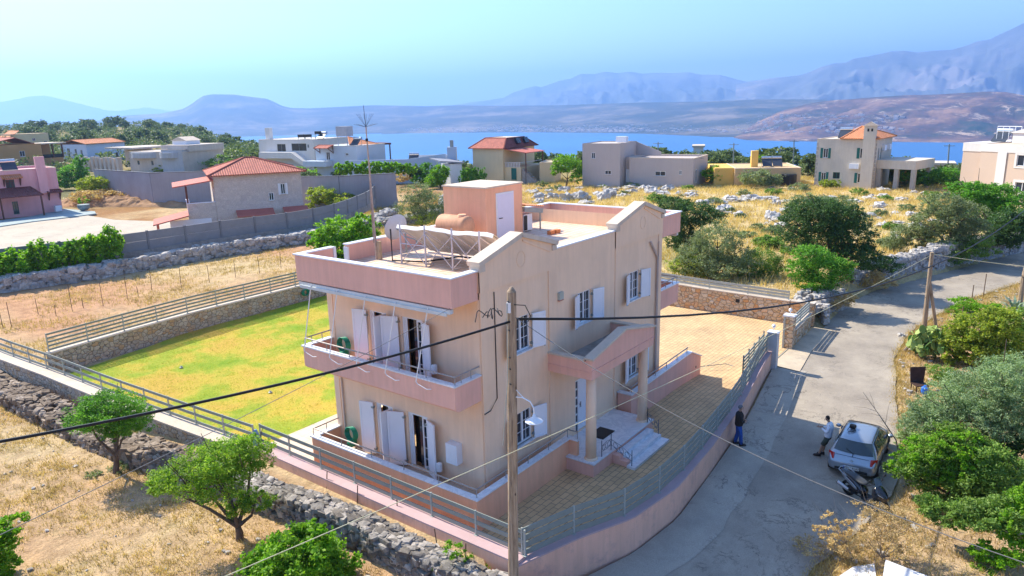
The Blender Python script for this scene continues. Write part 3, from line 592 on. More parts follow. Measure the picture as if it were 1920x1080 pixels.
for z in (1.05, 4.5):
    MB().lathe((-.22, 1.8, z-.15), [(.09, 0), (.1, .02), (.1, .28), (.06, .3)], 12).build('wall_light', UPVC, VILLA)
    o = MB()
    for k in range(5): o.tube([(-.3+.03*k, 6.2+.24*math.cos(t)-.02*k, z+.05+.26*math.sin(t)) for t in [i*math.pi/8 for i in range(17)]], .022, 6)
    o.box(-.35, -.1, 6.05, 6.3, z-.42, z-.2)
    ho = o.build('garden_hose', paint('green_hose', (.02, .24, .14), .4), smooth=True); tag(ho, 'coiled green hose on the upper balcony of the villa' if z > 3 else 'coiled green hose on the ground floor veranda of the villa', 'hose', 'garden hoses')
MB().box(15.0, 15.1, -.675, -.671, .35, .45).build('vent', DARK, VILLA); MB().box(.3, .42, -.675, -.671, .3, .4).build('vent', DARK, VILLA)
# --------------------------------------------------------------- stair tower on the roof
tx0, tx1, ty0 = 6.62, 9.06, 5.0
mb = MB(); mb.box(tx0-.06, tx1, ty0, Y1+.12, 7.27, 9.44); st = mb.build('stair_tower', ORANGE_B, VILLA)
MB().box(tx0-.10, tx1+.04, ty0-.04, Y1+.16, 9.44, 9.5).build('tower_roof', CREAM, st)
MB().box(7.22, 8.42, ty0-.03, ty0-.002, 7.3, 9.19).build('door_frame', UPVC, st)
d = MB().box(7.29, 8.35, ty0-.045, ty0-.031, 7.3, 9.12).build('tower_door', paint('lilac_white_paint', (.74, .70, .78), .5, .03), st); 
MB().beam((7.38, ty0-.08, 8.14), (7.55, ty0-.08, 8.14), .03, .03).cyl((7.38, ty0-.08, 8.14), (7.38, ty0-.03, 8.14), .02, n=6).build('handle', DARK, st)
# lean-to shelter with the air conditioner and hollow bricks
sh = empty('roof_shelter', (9.8, 5.3, 7.27), 'small grey steel shelter with a corrugated terracotta sheet beside the roof stair tower', 'shelter')
V = []; F = []
for i in range(41):
    x = 9.07+i*1.42/40; z = 8.50-.18*(i/40)+.03*math.cos(i*math.pi/2)
    V += [(x, 4.85, z), (x, 6.6, z), (x, 4.85, z-.012), (x, 6.6, z-.012)]
for i in range(40): a = 4*i; F += [(a, a+4, a+5, a+1), (a+2, a+3, a+7, a+6), (a, a+2, a+6, a+4)]
MB().add(V, F).build('corrugated_sheet', paint('terracotta_sheet', (.62, .27, .14), .7), sh)
MB().beam((9.07, 4.9, 8.3), (10.45, 4.9, 8.1), .06, .2).beam((10.4, 4.9, 8.1), (10.4, 6.5, 8.1), .06, .2).build('frame', GREY, sh)
MB().cyl((10.32, 4.95, 7.27), (10.32, 4.95, 8.1), .035, n=8).build('post', GREY, sh)
ac = empty('air_conditioner', (9.5, 5.2, 7.27), 'white outdoor air conditioner unit under the roof shelter', 'air conditioner')
MB().box(9.2, 9.85, 5.05, 5.4, 7.32, 8.05).build('casing', WHITE, ac); MB().box(9.22, 9.45, 5.03, 5.049, 7.35, 8.0).build('grille', DARK, ac); MB().box(9.25, 9.35, 5.1, 5.35, 7.271, 7.32).build('foot', GREY, ac); MB().box(9.7, 9.8, 5.1, 5.35, 7.271, 7.32).build('foot', GREY, ac)
BR = paint('brick_clay', (.6, .22, .09), .85)
for i, (x, y, z, l) in enumerate([(9.25, 3.65, 7.275, 'terracotta hollow brick lying on the roof terrace, left of the pair'), (9.62, 3.6, 7.275, 'terracotta hollow brick lying on the roof terrace, right of the pair')]):
    tag(MB().box(x, x+.3, y, y+.2, z, z+.16).box(x+.03, x+.27, y-.004, y, z+.03, z+.13).build('hollow_brick', BR), l, 'brick', 'bricks on the roof terrace')
# --------------------------------------------------------------- things standing on the roof terrace
tk = empty('water_tank', (4.9, 4.9, 7.27), 'horizontal round water tank painted orange next to the stair tower', 'water tank')
c0 = Vector((5.55, 5.0, 8.05)); c1 = Vector((5.55, 6.6, 8.05)); rr = .42
V = [];  prof = [(0, .0), (.2, -.0), (.34, .03), (.40, .09), (.42, .16), (.42, 1.44), (.40, 1.51), (.34, 1.57), (0, 1.6)]
n = 28; V = [(c0.x+r*math.cos(2*math.pi*i/n), c0.y+t, c0.z+r*math.sin(2*math.pi*i/n)) for r, t in prof for i in range(n)]
F = [(k*n+i, (k+1)*n+i, (k+1)*n+(i+1) % n, k*n+(i+1) % n) for k in range(len(prof)-1) for i in range(n)]
MB().add(V, F).build('tank', paint('orange_tank_paint', (.68, .34, .19), .7, .12, 2, streak=.2), tk, smooth=True)
MB().cyl((5.55, 5.4, 8.44), (5.55, 5.4, 8.52), .2, .17, n=16).build('lid', ORANGE_B, tk); MB().box(5.3, 5.8, 5.25, 5.4, 7.271, 7.7).build('support', CONC, tk); MB().box(5.3, 5.8, 6.25, 6.4, 7.271, 7.7).build('support', CONC, tk)
sc_ = empty('solar_array', (2.5, 3.4, 7.27), 'solar water heating panels on a steel frame seen from behind on the roof', 'solar panel')
PB = paint('panel_back', (.52, .50, .48), .5, .15, 1.2, metal=.1); ya, yb = .95, 5.15
hi, lo = Vector((1.85, 0, 8.55)), Vector((3.35, 0, 7.45))
for k in range(4):
    y0 = ya+(yb-ya)*k/4+.02; y1 = ya+(yb-ya)*(k+1)/4-.02
    MB().prism([(hi.x, y0, hi.z), (hi.x, y1, hi.z), (lo.x, y1, lo.z), (lo.x, y0, lo.z)], (.05, 0, .07)).build('collector', PB, sc_)
cl = []; nx = 60
mbc = MB(); V = []; F = []
for i in range(nx+1):
    y = ya-.1+(yb-ya+.2)*i/nx; wv = .035*math.sin(i*.21)+.015*math.sin(i*.5)
    V += [(hi.x-.07, y, hi.z-.02+wv*.8), (hi.x+.0, y, hi.z+.10+wv), (hi.x+.40, y, hi.z-.14+wv*.4)]
for i in range(nx): a = 3*i; F += [(a, a+3, a+4, a+1), (a+1, a+4, a+5, a+2)]
mbc.add(V, F).build('cover_sheet', paint('pale_sheet', (.7, .68, .66), .7), sc_, smooth=True)
fr = MB(); ys = [5.0, 3.8, 2.55, 1.35]
for y in ys: fr.beam((1.72, y, 7.27), (1.72, y, 8.72), .045, .045); fr.beam((1.75, y, 8.5), (3.3, y-.35, 7.4), .05, .04); fr.beam((1.76, y, 7.35), (2.1, y, 7.3), .04, .04)
for a, b in zip(ys, ys[1:]): fr.beam((1.7, a, 8.45), (1.7, b, 7.35), .035, .02); fr.beam((1.735, a, 7.35), (1.735, b, 8.45), .035, .02)
fr.beam((1.72, ys[0], 8.0), (1.72, ys[1], 8.0), .03, .03); fr.build('frame', paint('galvanised_steel', (.52, .51, .55), .45, .12, 3, metal=.2), sc_)
MB().tube([(1.6, 5.35, 8.5), (1.6, 5.35, 7.36), (2.1, 4.3, 7.33), (3.0, 3.4, 7.45), (3.1, 1.4, 7.5)], .03, 6).build('pipe', DARK, sc_)
MB().beam((3.2, 1.0, 7.4), (3.2, 5.1, 7.4), .06, .05).build('rail', UPVC, sc_)
ds = empty('satellite_dish', (3.15, 6.5, 7.27), 'pale satellite dish on a short mast on the roof terrace', 'satellite dish')
ax = Vector((-.25, -.90, -.34)).normalized(); e1 = ax.cross(Vector((0, 0, 1))).normalized(); e2 = e1.cross(ax); dc = Vector((3.0, 6.55, 8.28)); V = []; nr_ = 5; n = 28
for k in range(nr_+1):
    q = k/nr_
    for i in range(n): t = 2*math.pi*i/n; V.append(dc + (e1*math.cos(t)*.47 + e2*math.sin(t)*.54)*q + ax*(.13*(1-q*q)))
F = [(k*n+i, k*n+(i+1) % n, (k+1)*n+(i+1) % n, (k+1)*n+i) for k in range(nr_) for i in range(n)]
MB().add(V, F).build('dish', paint('dish_grey', (.55, .55, .57), .5), ds, smooth=True)
MB().cyl((3.25, 6.3, 7.27), (3.25, 6.3, 8.2), .035, n=8).beam((3.25, 6.3, 8.1), tuple(dc+ax*.13), .1, .1).beam((3.25, 6.3, 7.9), (3.5, 5.95, 7.75), .04, .04).beam((3.5, 5.95, 7.6), (3.5, 5.95, 7.95), .07, .07).build('mount', GREY, ds)
ms = empty('antenna_mast', (1.75, 6.25, 7.27), 'tall thin antenna mast with radial whips lashed to a wooden post on the roof', 'antenna')
MB().cyl((1.78, 6.2, 7.27), (1.78, 6.2, 7.95), .09, .085, n=8).build('wooden_post', paint('grey_timber', (.42, .31, .2), .9, .25, 6, bumpv=.5), ms)
tp = at_plane(686, 238, 1, 6.35); MB().cyl((1.7, 6.3, 7.3), (1.7, 6.3, 7.32), .04, n=6).tube([(1.72, 6.3, 7.3), tuple(Vector((1.72, 6.3, 7.3)).lerp(tp, .5)), tuple(tp)], .045, 8, .02).tube([(1.66, 6.35, 7.9), tuple(Vector((1.68, 6.36, 7.3)).lerp(tp, .6))], .018, 5).build('mast', paint('rusty_pole', (.40, .30, .24), .8, .3, 5), ms)
w = MB().tube([tuple(tp), tuple(tp+Vector((-.02, .03, .75)))], .01, 4)
for k in range(8): t = k*math.pi/4+.2; w.tube([tuple(tp), tuple(tp+Vector((.42*math.cos(t), .42*math.sin(t), .1)))], .004, 4); w.tube([tuple(tp), tuple(tp+Vector((.3*math.cos(t), .3*math.sin(t), .45)))], .004, 4)
w.cyl(tp-Vector((0, 0, .5)), tp-Vector((0, 0, .4)), .05, n=8); w.build('whip', DARK, ms)
# ================================================================ boundary walls, fences, drystone walls, poles and cables
FENCE = paint('grey_green_slat', (.25, .28, .25), .55, .08, 3, metal=.1, bumpv=.03)
FENCEL = paint('light_grey_slat', (.40, .42, .38), .5, .08, 3, metal=.1, bumpv=.03)
def resample(P, n):
    P = [Vector(p) for p in P]; L = [0]
    for a, b in zip(P, P[1:]): L.append(L[-1]+(b-a).length)
    out = []
    for i in range(n):
        s = L[-1]*i/(n-1); k = max(j for j in range(len(P)-1) if L[j] <= s+1e-9); t = (s-L[k])/(L[k+1]-L[k]); out.append(P[k].lerp(P[k+1], t))
    return out, L[-1]
def fence(label, P, h=.9, gap=1.7, slats=4, sh=.13, mat=FENCE, post=None, z0=.12, cat='fence', group=None, name='slat_fence'):
    post = post or FENCEL; _, L = resample(P, 2); n = max(2, int(round(L/gap))+1); Q, _ = resample(P, n)
    c = sum((Vector(q) for q in Q), Vector())/len(Q); r = empty(name, (c.x, c.y, min(q.z for q in Q)), label, cat, group)
    for k in range(slats):
        zz = z0 + (h-z0-sh/2)*k/(slats-1); mb = MB()
        for a, b in zip(Q, Q[1:]):
            mb.beam(a+Vector((0, 0, zz)), b+Vector((0, 0, zz)), .03, sh)
        mb.build('slat', mat, r)
    for q in Q:
        MB().box(q.x-.025, q.x+.025, q.y-.025, q.y+.025, q.z-.02, q.z+h+.02).box(q.x-.06, q.x+.06, q.y-.06, q.y+.06, q.z, q.z+.012).build('post', post, r)
    return r
def ribbon_wall(name, label, P, th, top, bot, mat, capmat=None, cap=.05, over=.03, side=1, cat='wall'):
    """wall along P (outer face), thickness to the left (side=1); top/bot functions of index"""
    P = [Vector((p[0], p[1], 0)) for p in P]; n = len(P); N = []
    for i in range(n):
        d = (P[min(i+1, n-1)]-P[max(i-1, 0)]).normalized(); N.append(Vector((-d.y, d.x, 0))*side)
    def band(o0, o1, za, zb, m, nm, par):
        V = []; F = []
        for i in range(n):
            a = P[i]+N[i]*o0; b = P[i]+N[i]*o1; z1, z2 = za(i), zb(i)
            V += [(a.x, a.y, z1), (b.x, b.y, z1), (b.x, b.y, z2), (a.x, a.y, z2)]
        for i in range(n-1):
            k = 4*i
            for s in range(4): q = (k+s, k+(s+1) % 4, k+4+(s+1) % 4, k+4+s); F.append(q if side < 0 else q[::-1])
        F += [(0, 1, 2, 3) if side > 0 else (3, 2, 1, 0), (4*n-4, 4*n-1, 4*n-2, 4*n-3) if side > 0 else (4*n-3, 4*n-2, 4*n-1, 4*n-4)]
        return MB().add(V, F).build(nm, m, par)
    c = P[n//2]; r = empty(name, (c.x, c.y, bot(n//2)), label, cat)
    band(0, th, bot, (lambda i: top(i)-cap) if capmat else top, mat, 'wall', r)
    if capmat: band(-over, th+over, lambda i: top(i)-cap, top, capmat, 'cap', r)
    return r
# pink retaining wall along the road
wp, _ = resample([(x, y, 0) for x, y in WALL], 60)
def wtop(x): return .16 + .3*ss((x-11)/8)
LILAC = paint('lilac_coping', (.52, .36, .36), .85, .08, .8, streak=.05)
WALLP = paint('peach_render', (.86, .50, .35), .85, .07, .5, streak=.12, dirt=(.5, .30, .26))
ribbon_wall('boundary_wall', 'curved pink rendered retaining wall along the road below the grey fence', [(p.x, p.y) for p in wp], .34, lambda i: wtop(wp[i].x), lambda i: pl(wp[i].x, ROADZ)-.25, WALLP, LILAC, .05, .02)
fp = [Vector((x, wy(x)+.24, wtop(x))) for x in [-1.62, -.6, .2, 1.1, 2, 3.2, 4.5, 6.2, 8, 9.6, 11.2, 12.8, 14.3, 15.9, 17.4, 18.9]]
fence('grey green metal slat fence on top of the curved pink wall by the road', fp, .92, 1.85, 4, .17, FENCE, FENCEL)
# left parapet of the patio (along x=-1.9) and the stone faced wall of the lawn
ribbon_wall('patio_wall', 'low pink rendered wall of the patio beside the old drystone wall', [(-2.02, -2.72), (-2.02, 2), (-2.0, 6), (-1.98, 9.9)], .5, lambda i: .24, lambda i: -1.3, WALLP, LILAC, .05, .0, side=-1)
fence('grey slat fence on the patio wall in front of the villa', [(-1.62, -2.72, .24), (-1.6, 2, .24), (-1.58, 9.9, .24)], .8, 1.75, 3, .13, FENCE, FENCEL)
STONEW = masonry('rubble_stone_wall', [(.50, .40, .29), (.58, .47, .34), (.44, .38, .31), (.56, .36, .19), (.62, .52, .40), (.50, .42, .33)], (.20, .16, .12), 3.6)
STONEO = masonry('golden_stone_wall', [(.66, .50, .34), (.58, .44, .30), (.66, .34, .14), (.72, .60, .46), (.62, .40, .20), (.68, .54, .38)], (.24, .17, .11), 3.4)
CAPS = paint('stone_coping', (.56, .47, .38), .9, .12, 2, bumpv=.4, bscale=12)
ribbon_wall('garden_wall', 'stone faced wall with a wide pale coping on the street side of the lawn', [(-2.38, 9.95), (-2.72, 15), (-3.0, 20), (-3.2, 26), (-3.5, 31), (-3.8, 38)], .62, lambda i: .22, lambda i: -1.3, STONEW, CAPS, .07, .03, side=-1)
fence('long grey slat fence on the stone wall left of the lawn', [(-1.82, 10.0, .22), (-2.14, 15, .22), (-2.42, 20, .22), (-2.62, 26, .22), (-2.92, 31, .22), (-3.2, 38, .22)], .85, 1.9, 3, .12, FENCE, FENCEL)
tag(MB().lathe((-1.75, 9.95, .24), [(.12, 0), (.16, .15), (.15, .3), (.1, .5), (.05, .62)], 10).build('covered_tap', paint('blue_cloth', (.16, .3, .48), .8, .2, 8, bumpv=.5), smooth=True), 'blue plastic wrapped bundle at the corner where the lawn fence starts', 'bundle')
ribbon_wall('garden_wall', 'long rubble stone wall at the back of the lawn below a slat fence', [(-2.5, 26.6), (2, 26.85), (6, 27.25), (12, 27.3), (20, 27.3), (27, 27.3)], .4, lambda i: 1.02 + (.1 if i > 0 else 0), lambda i: -.5, STONEW, CAPS, .06, .03)
fence('grey slat fence along the top of the wall behind the lawn', [(-2.45, 26.8, 1.03), (2, 27.05, 1.12), (6, 27.45, 1.12), (12, 27.5, 1.12), (20, 27.5, 1.12), (27, 27.5, 1.12)], .98, 2.0, 5, .10, FENCE, FENCEL)
ho = MB()
for k in range(5): ho.tube([(13.7+.03*k+.22*math.cos(t), 27.2-.02*k, .62+.22*math.sin(t)) for t in [i*math.pi/8 for i in range(17)]], .022, 6)
tag(ho.tube([(13.9, 27.15, .6), (14.3, 27.2, .75)], .03, 6).build('garden_hose', MATS['green_hose'], smooth=True), 'coiled green hose on the stone wall behind the lawn', 'hose', 'garden hoses')
for i, (px, py) in enumerate([(340, 690), (507, 737)]):
    p = bz(px, py, .02); tag(MB().lathe(p, [(.09, 0), (.09, .05), (.04, .08), (.03, .12)], 10).build('lawn_sprinkler', GREY), 'small dark sprinkler in the lawn, ' + ('farther from the villa' if i == 0 else 'nearer the villa'), 'sprinkler', 'lawn sprinklers')
ribbon_wall('courtyard_wall', 'tall golden rubble stone wall behind the driveway', [(27.0, -1.4), (27.0, 4), (27.0, 9.5), (27.0, 27.2)], .45, lambda i: [1.05, 1.12, 1.30, 1.3][i], lambda i: -.9, STONEO, CAPS, .06, .03, side=-1)
fence('grey green slat fence on the golden stone wall behind the driveway', [(27.2, -1.3, 1.05), (27.2, 4, 1.12), (27.2, 9.5, 1.3), (27.2, 26, 1.3)], .55, 2.4, 3, .14, FENCEL, FENCEL)
tag(MB().box(26.985, 26.992, 1.6, 1.85, .5, .72).build('letter_box', DARK), 'small dark opening in the golden stone wall', 'vent')
ribbon_wall('gate_wall', 'short golden stone wall beside the road, right of the gate opening', [(22.7, -2.95), (24.5, -2.9), (26.9, -2.75)], .35, lambda i: .55, lambda i: -.9, STONEO, CAPS, .05, .02)
ribbon_wall('gate_wall', 'golden stone wall end where the driveway wall turns to the road', [(27.1, -2.8), (27.05, -1.45)], .4, lambda i: 1.05, lambda i: -.9, STONEO, CAPS, .05, .02, side=-1)
fence('short grey slat fence on the stone wall right of the gate', [(22.85, -2.75, .55), (26.8, -2.6, .55)], .72, 1.9, 4, .13, FENCEL, FENCEL)
gp = empty('stone_gate_pillar', (22.45, -2.8, -.4), 'square golden stone gate pillar with a white cap, right of the gate opening', 'pillar')
MB().box(22.3, 22.72, -3.02, -2.5, -.6, 1.42).build('shaft', STONEO, gp); MB().box(22.26, 22.76, -3.06, -2.46, 1.42, 1.5).build('cap', WHITE, gp); MB().box(22.26, 22.297, -2.6, -2.5, -.4, 1.42).build('gate_channel', FENCEL, gp)
MB().cyl((22.5, -2.76, 1.5), (22.5, -2.76, 1.66), .02, n=6).lathe((22.5, -2.76, 1.66), [(.04, 0), (.09, .06), (.09, .14), (.04, .2)], 10).build('lamp', UPVC, gp)
gp = empty('grey_gate_pillar', (19.25, -3.05, -.45), 'pale grey gate pillar with a small lamp at the end of the pink wall', 'pillar')
MB().box(19.0, 19.35, -3.2, -2.72, -.6, 1.42).build('shaft', paint('pale_grey_paint', (.5, .5, .5), .6), gp); MB().box(18.96, 19.39, -3.24, -2.68, 1.42, 1.47).build('cap', WHITE, gp)
MB().cyl((19.15, -2.95, 1.47), (19.15, -2.95, 1.65), .02, n=6).lathe((19.15, -2.95, 1.65), [(.04, 0), (.09, .06), (.09, .14), (.04, .2)], 10).build('lamp', UPVC, gp)
gt = empty('sliding_gate', (16.8, -2.7, 0), 'sliding slat gate standing open behind the fence at the end of the pink wall', 'gate')
for k in range(6): MB().beam((14.8, -3.05, .55+.17*k), (18.9, -2.6, .5+.17*k), .03, .09).build('slat', FENCE, gt)
for k in range(5): q = Vector((14.8, -3.05, 0)).lerp(Vector((18.9, -2.6, 0)), k/4); MB().box(q.x-.03, q.x+.03, q.y+.01, q.y+.06, zd(q.x), 1.5).build('stile', FENCE, gt)
tag(MB().box(19.4, 22.3, -2.86, -2.82, -.36, -.33).build('gate_rail', GREY), 'steel gate rail across the driveway entrance', 'rail')
tag(MB().tube([(16.2, -.4, .01), (17.3, -1.3, .0), (17.25, -1.7, -.03)], .02, 5).build('floor_rail', GREY), 'thin steel strip lying on the yellow driveway', 'strip')
# ---- drystone walls: each one mesh of piled stones
_ico = None
def ico_pts():
    t = (1+5**.5)/2; v = [(-1,t,0),(1,t,0),(-1,-t,0),(1,-t,0),(0,-1,t),(0,1,t),(0,-1,-t),(0,1,-t),(t,0,-1),(t,0,1),(-t,0,-1),(-t,0,1)]
    f = [(0,11,5),(0,5,1),(0,1,7),(0,7,10),(0,10,11),(1,5,9),(5,11,4),(11,10,2),(10,7,6),(7,1,8),(3,9,4),(3,4,2),(3,2,6),(3,6,8),(3,8,9),(4,9,5),(2,4,11),(6,2,10),(8,6,7),(9,8,1)]
    v = [Vector(p).normalized() for p in v]; mid = {}; nf = []
    def m(a, b):
        k = (min(a, b), max(a, b))
        if k not in mid: v.append(((v[a]+v[b])/2).normalized()); mid[k] = len(v)-1
        return mid[k]
    for a, b, c in f: x, y, z = m(a, b), m(b, c), m(c, a); nf += [(a, x, z), (b, y, x), (c, z, y), (x, y, z)]
    return np.array([tuple(p) for p in v]), np.array(nf)
ICOV, ICOF = ico_pts()
BOXV = np.array([(x, y, z) for x in (-1, 1) for y in (-1, 1) for z in (-1, 1)]+[(1.15, 0, 0), (-1.15, 0, 0), (0, 1.15, 0), (0, -1.15, 0), (0, 0, 1.12), (0, 0, -1.12)], float)
BOXF = []
for ax, pole in ((0, {1: 8, -1: 9}), (1, {1: 10, -1: 11}), (2, {1: 12, -1: 13})):
    for sg in (1, -1):
        q = [i for i in range(8) if BOXV[i][ax] == sg]; o2 = [k for k in range(3) if k != ax]; q.sort(key=lambda i: math.atan2(BOXV[i][o2[1]], BOXV[i][o2[0]]))
        for a, b in zip(q, q[1:]+q[:1]):
            t = (a, b, pole[sg]); nrm = np.cross(BOXV[b]-BOXV[a], BOXV[pole[sg]]-BOXV[a]); BOXF.append(t if nrm[ax]*sg > 0 else t[::-1])
BOXF = np.array(BOXF)
def stones(name, items, mat, parent=None, org=None, flat=.8):
    """items: (centre, radii, yaw); rough-cut stones"""
    m = len(items); Vs = []; Fs = []; base_n = 0
    for k, (c, r, yw) in enumerate(items):
        if k % 3: v = BOXV*.86+nr.normal(0, .17, BOXV.shape); fc = BOXF
        else: v = ICOV.copy(); v = np.sign(v)*np.abs(v)**.72; v *= (1+nr.normal(0, .13, (len(v), 1))); fc = ICOF
        v = v*np.array(r); ca, sa = math.cos(yw), math.sin(yw); tl = nr.normal(0, .25)
        x = v[:, 0]*ca - v[:, 1]*sa; y = v[:, 0]*sa+v[:, 1]*ca; z = v[:, 2]+x*tl*.5
        Vs.append(np.stack([x, y, z], 1)+np.array(c)); Fs.append(fc+base_n); base_n += len(v)
    return np_mesh(name, np.concatenate(Vs), np.concatenate(Fs), mat, parent, org=org)
def rock_mat(name, a, b_, c):
    m, nt, b = base(name, .92, 0, .15); p = pos(nt); g = _n(nt, 'ShaderNodeNewGeometry')
    col = ramp(nt, g.outputs['Random Per Island'], [(0, a), (.6, b_), (1, c)])
    col = mixc(nt, 1., col, ramp(nt, noise(nt, p, 7, 8, .75), [(.3, (.5, .5, .5)), (.5, (.95, .95, .95)), (.7, (1.3, 1.27, 1.22))]), 'MULTIPLY')
    nt.links.new(col, b.inputs['Base Color']); bump(nt, b, noise(nt, p, 12, 8, .8), .8, .05); MATS[name] = m; return m
ROCK = rock_mat('grey_limestone', (.17, .15, .13), (.29, .265, .24), (.50, .45, .40)); ROCKB = rock_mat('brown_limestone', (.16, .12, .09), (.26, .20, .15), (.42, .34, .27))
ROCKW = rock_mat('weathered_limestone', (.34, .32, .31), (.46, .43, .40), (.58, .53, .48))
def drystone(name, label, path, th, ztop, zbot, n, s=.17, mat=ROCK, mess=.3, core=True):
    """path: middle line; ztop/zbot: functions of arc fraction"""
    P, L = resample([(p[0], p[1], 0) for p in path], 80); items = []
    def frame(t):
        k = min(78, int(t*79)); f = t*79-k; c = P[k].lerp(P[k+1], f); d = (P[k+1]-P[k]).normalized(); return c, d, Vector((-d.y, d.x, 0))
    cr = MB(); V = []; F = []; hb = th/2-s*.55
    for i in range(60):
        t = i/59; c, d, nn = frame(t); b, a = zbot(t)-.3, ztop(t)-s*.8
        V += [tuple(c-nn*hb)[:2]+(b,), tuple(c+nn*hb)[:2]+(b,), tuple(c+nn*hb*.85)[:2]+(a,), tuple(c-nn*hb*.85)[:2]+(a,)]
    for i in range(59):
        k = 4*i
        for q in range(4): F.append((k+q, k+4+q, k+4+(q+1) % 4, k+(q+1) % 4))
    for i in range(n):
        t = rng.random(); c, d, nn = frame(t); zt, zb = ztop(t), zbot(t); u = rng.random(); sz = s*rng.uniform(.55, 1.35)
        mode = rng.random()
        if mode < .3: off = rng.uniform(-1, 1)*th*.42; z = zt - sz*.5 + rng.uniform(-.03, .10)*mess*3
        else: sd = -1 if rng.random() < .62 else 1; z = zb+(zt-zb)*rng.random(); off = sd*(hb*(1-.1*(z-zb)/max(.1, zt-zb))+rng.uniform(-.02, .05))
        q = c+nn*off; items.append(((q.x, q.y, z), (sz*rng.uniform(.8, 1.2), sz*rng.uniform(.6, .9), sz*rng.uniform(.5, .75)), math.atan2(d.y, d.x)+rng.uniform(-.5, .5)))
    c = P[40]; r = empty(name, (c.x, c.y, zbot(.5)), label, 'wall')
    stones('stones', items, mat, r); MB().add(V, F).build('core', mat, r); return r
drystone('drystone_wall', 'old grey drystone wall below the patio in the dry field', [(-2.6, -4.2), (-2.75, 0), (-2.85, 4), (-3.1, 8), (-3.3, 10.5)], .8, lambda t: -.04-.1*math.sin(t*9), lambda t: -1.0, 2300, .16, ROCK)
drystone('drystone_wall', 'overgrown old drystone wall running left beside the lawn wall', [(-3.4, 10.6), (-3.9, 16), (-4.2, 21), (-4.3, 27), (-4.0, 34), (-3.5, 40)], 1.35, lambda t: -.42+.16*math.sin(t*17), lambda t: -1.0, 2200, .19, ROCKB)
drystone('drystone_wall', 'long grey drystone wall under the grey panel fence', [(-12, 53.5), (3, 50.5), (10, 48.8), (20, 48.6), (29, 47), (36, 47.5), (46, 52)], 1.3, lambda t: .95, lambda t: -.2, 1700, .3, ROCKW)
drystone('drystone_wall', 'long drystone wall on the far side of the road behind the leaning pole', [(37.2, -2.5), (42, -4.2), (47, -6.4), (53, -8.8), (58, -11), (66, -14.8)], 1.2, lambda t: 1.45-.2*math.sin(t*11)-.5*(t < .06), lambda t: -.35, 2800, .21, ROCKW)
drystone('stone_pile', 'heap of loose pale stones at the corner by the road', [(27.6, -2.6), (29.2, -1.9), (31.2, -2.2), (32.5, -2.6)], 1.8, lambda t: .95-.8*abs(t-.5), lambda t: -.35, 900, .19, ROCKW, 1.)
drystone('drystone_wall', 'drystone wall climbing behind the roof dish towards the olive shrub', [(37, 48), (44, 46), (52, 49), (60, 56), (66, 60)], 1.5, lambda t: .8, lambda t: -.1, 700, .3, ROCKW)
# ---- grey concrete panel fence and the grey wall behind it
PANEL = paint('concrete_panel', (.26, .26, .27), .85, .1, 1.2, bumpv=.2); PANEL2 = paint('concrete_post', (.20, .20, .21), .85)
def panel_fence(label, P, h, gap, foot=.6, mat=PANEL, lo=None):
    _, L = resample(P, 2); n = int(round(L/gap))+1; Q, _ = resample(P, n); c = Q[n//2]; r = empty('panel_fence', (c.x, c.y, c.z), label, 'fence')
    for a, b in zip(Q, Q[1:]):
        MB().beam(a+Vector((0, 0, foot/2)), b+Vector((0, 0, foot/2)), .2, foot).build('foundation', lo or CONC, r)
        m1 = MB(); k = foot+(h-foot)*.5
        m1.beam(a+Vector((0, 0, (foot+k)/2)), b+Vector((0, 0, (foot+k)/2)), .08, k-foot-.02); m1.build('panel', mat, r)
        MB().beam(a+Vector((0, 0, (h+k)/2)), b+Vector((0, 0, (h+k)/2)), .09, h-k-.02).build('panel', mat, r)
    for a in Q: MB().box(a.x-.09, a.x+.09, a.y-.09, a.y+.09, a.z+foot-.3, a.z+h+.06).build('post', PANEL2, r)
panel_fence('long grey concrete panel fence across the left field', [(-12, 55.2, .5), (4, 52.5, .5), (12.4, 50.6, .5), (21, 50.2, .5), (30, 48.8, .5), (36, 50, .6), (45.5, 55.5, .7), (58, 67, .8), (66, 76, .9)], 2.35, 3.4, .75)
gw = [bz(x, y, .1) for x, y in [(170, 372), (300, 384), (440, 380), (590, 375), (760, 385)]]
def gray(label, pts, h, mat, th=.25):
    Q = [Vector(p) for p in pts]; c = Q[len(Q)//2]; r = empty('garden_wall', c, label, 'wall'); mb = MB()
    for a, b in zip(Q, Q[1:]): mb.beam(a+Vector((0, 0, h/2-.3)), b+Vector((0, 0, h/2-.3)), th, h+.6)
    mb.build('wall', mat, r); cp = MB(); [cp.beam(a+Vector((0, 0, h+.05)), b+Vector((0, 0, h+.05)), th+.1, .1) for a, b in zip(Q, Q[1:])]; cp.build('cap', PANEL2, r); return r
GW = paint('pale_grey_render', (.36, .34, .36), .9, .12, .3, streak=.08)
gray('tall grey rendered wall behind the dug up plot on the left', [bz(185, 372, .1), bz(290, 384, .1), bz(410, 380, .1)], 4.6, GW)
gray('tall grey rendered wall right of the tiled house', [bz(565, 392, .1), bz(640, 392, .1), bz(745, 385, .1)], 4.3, GW)
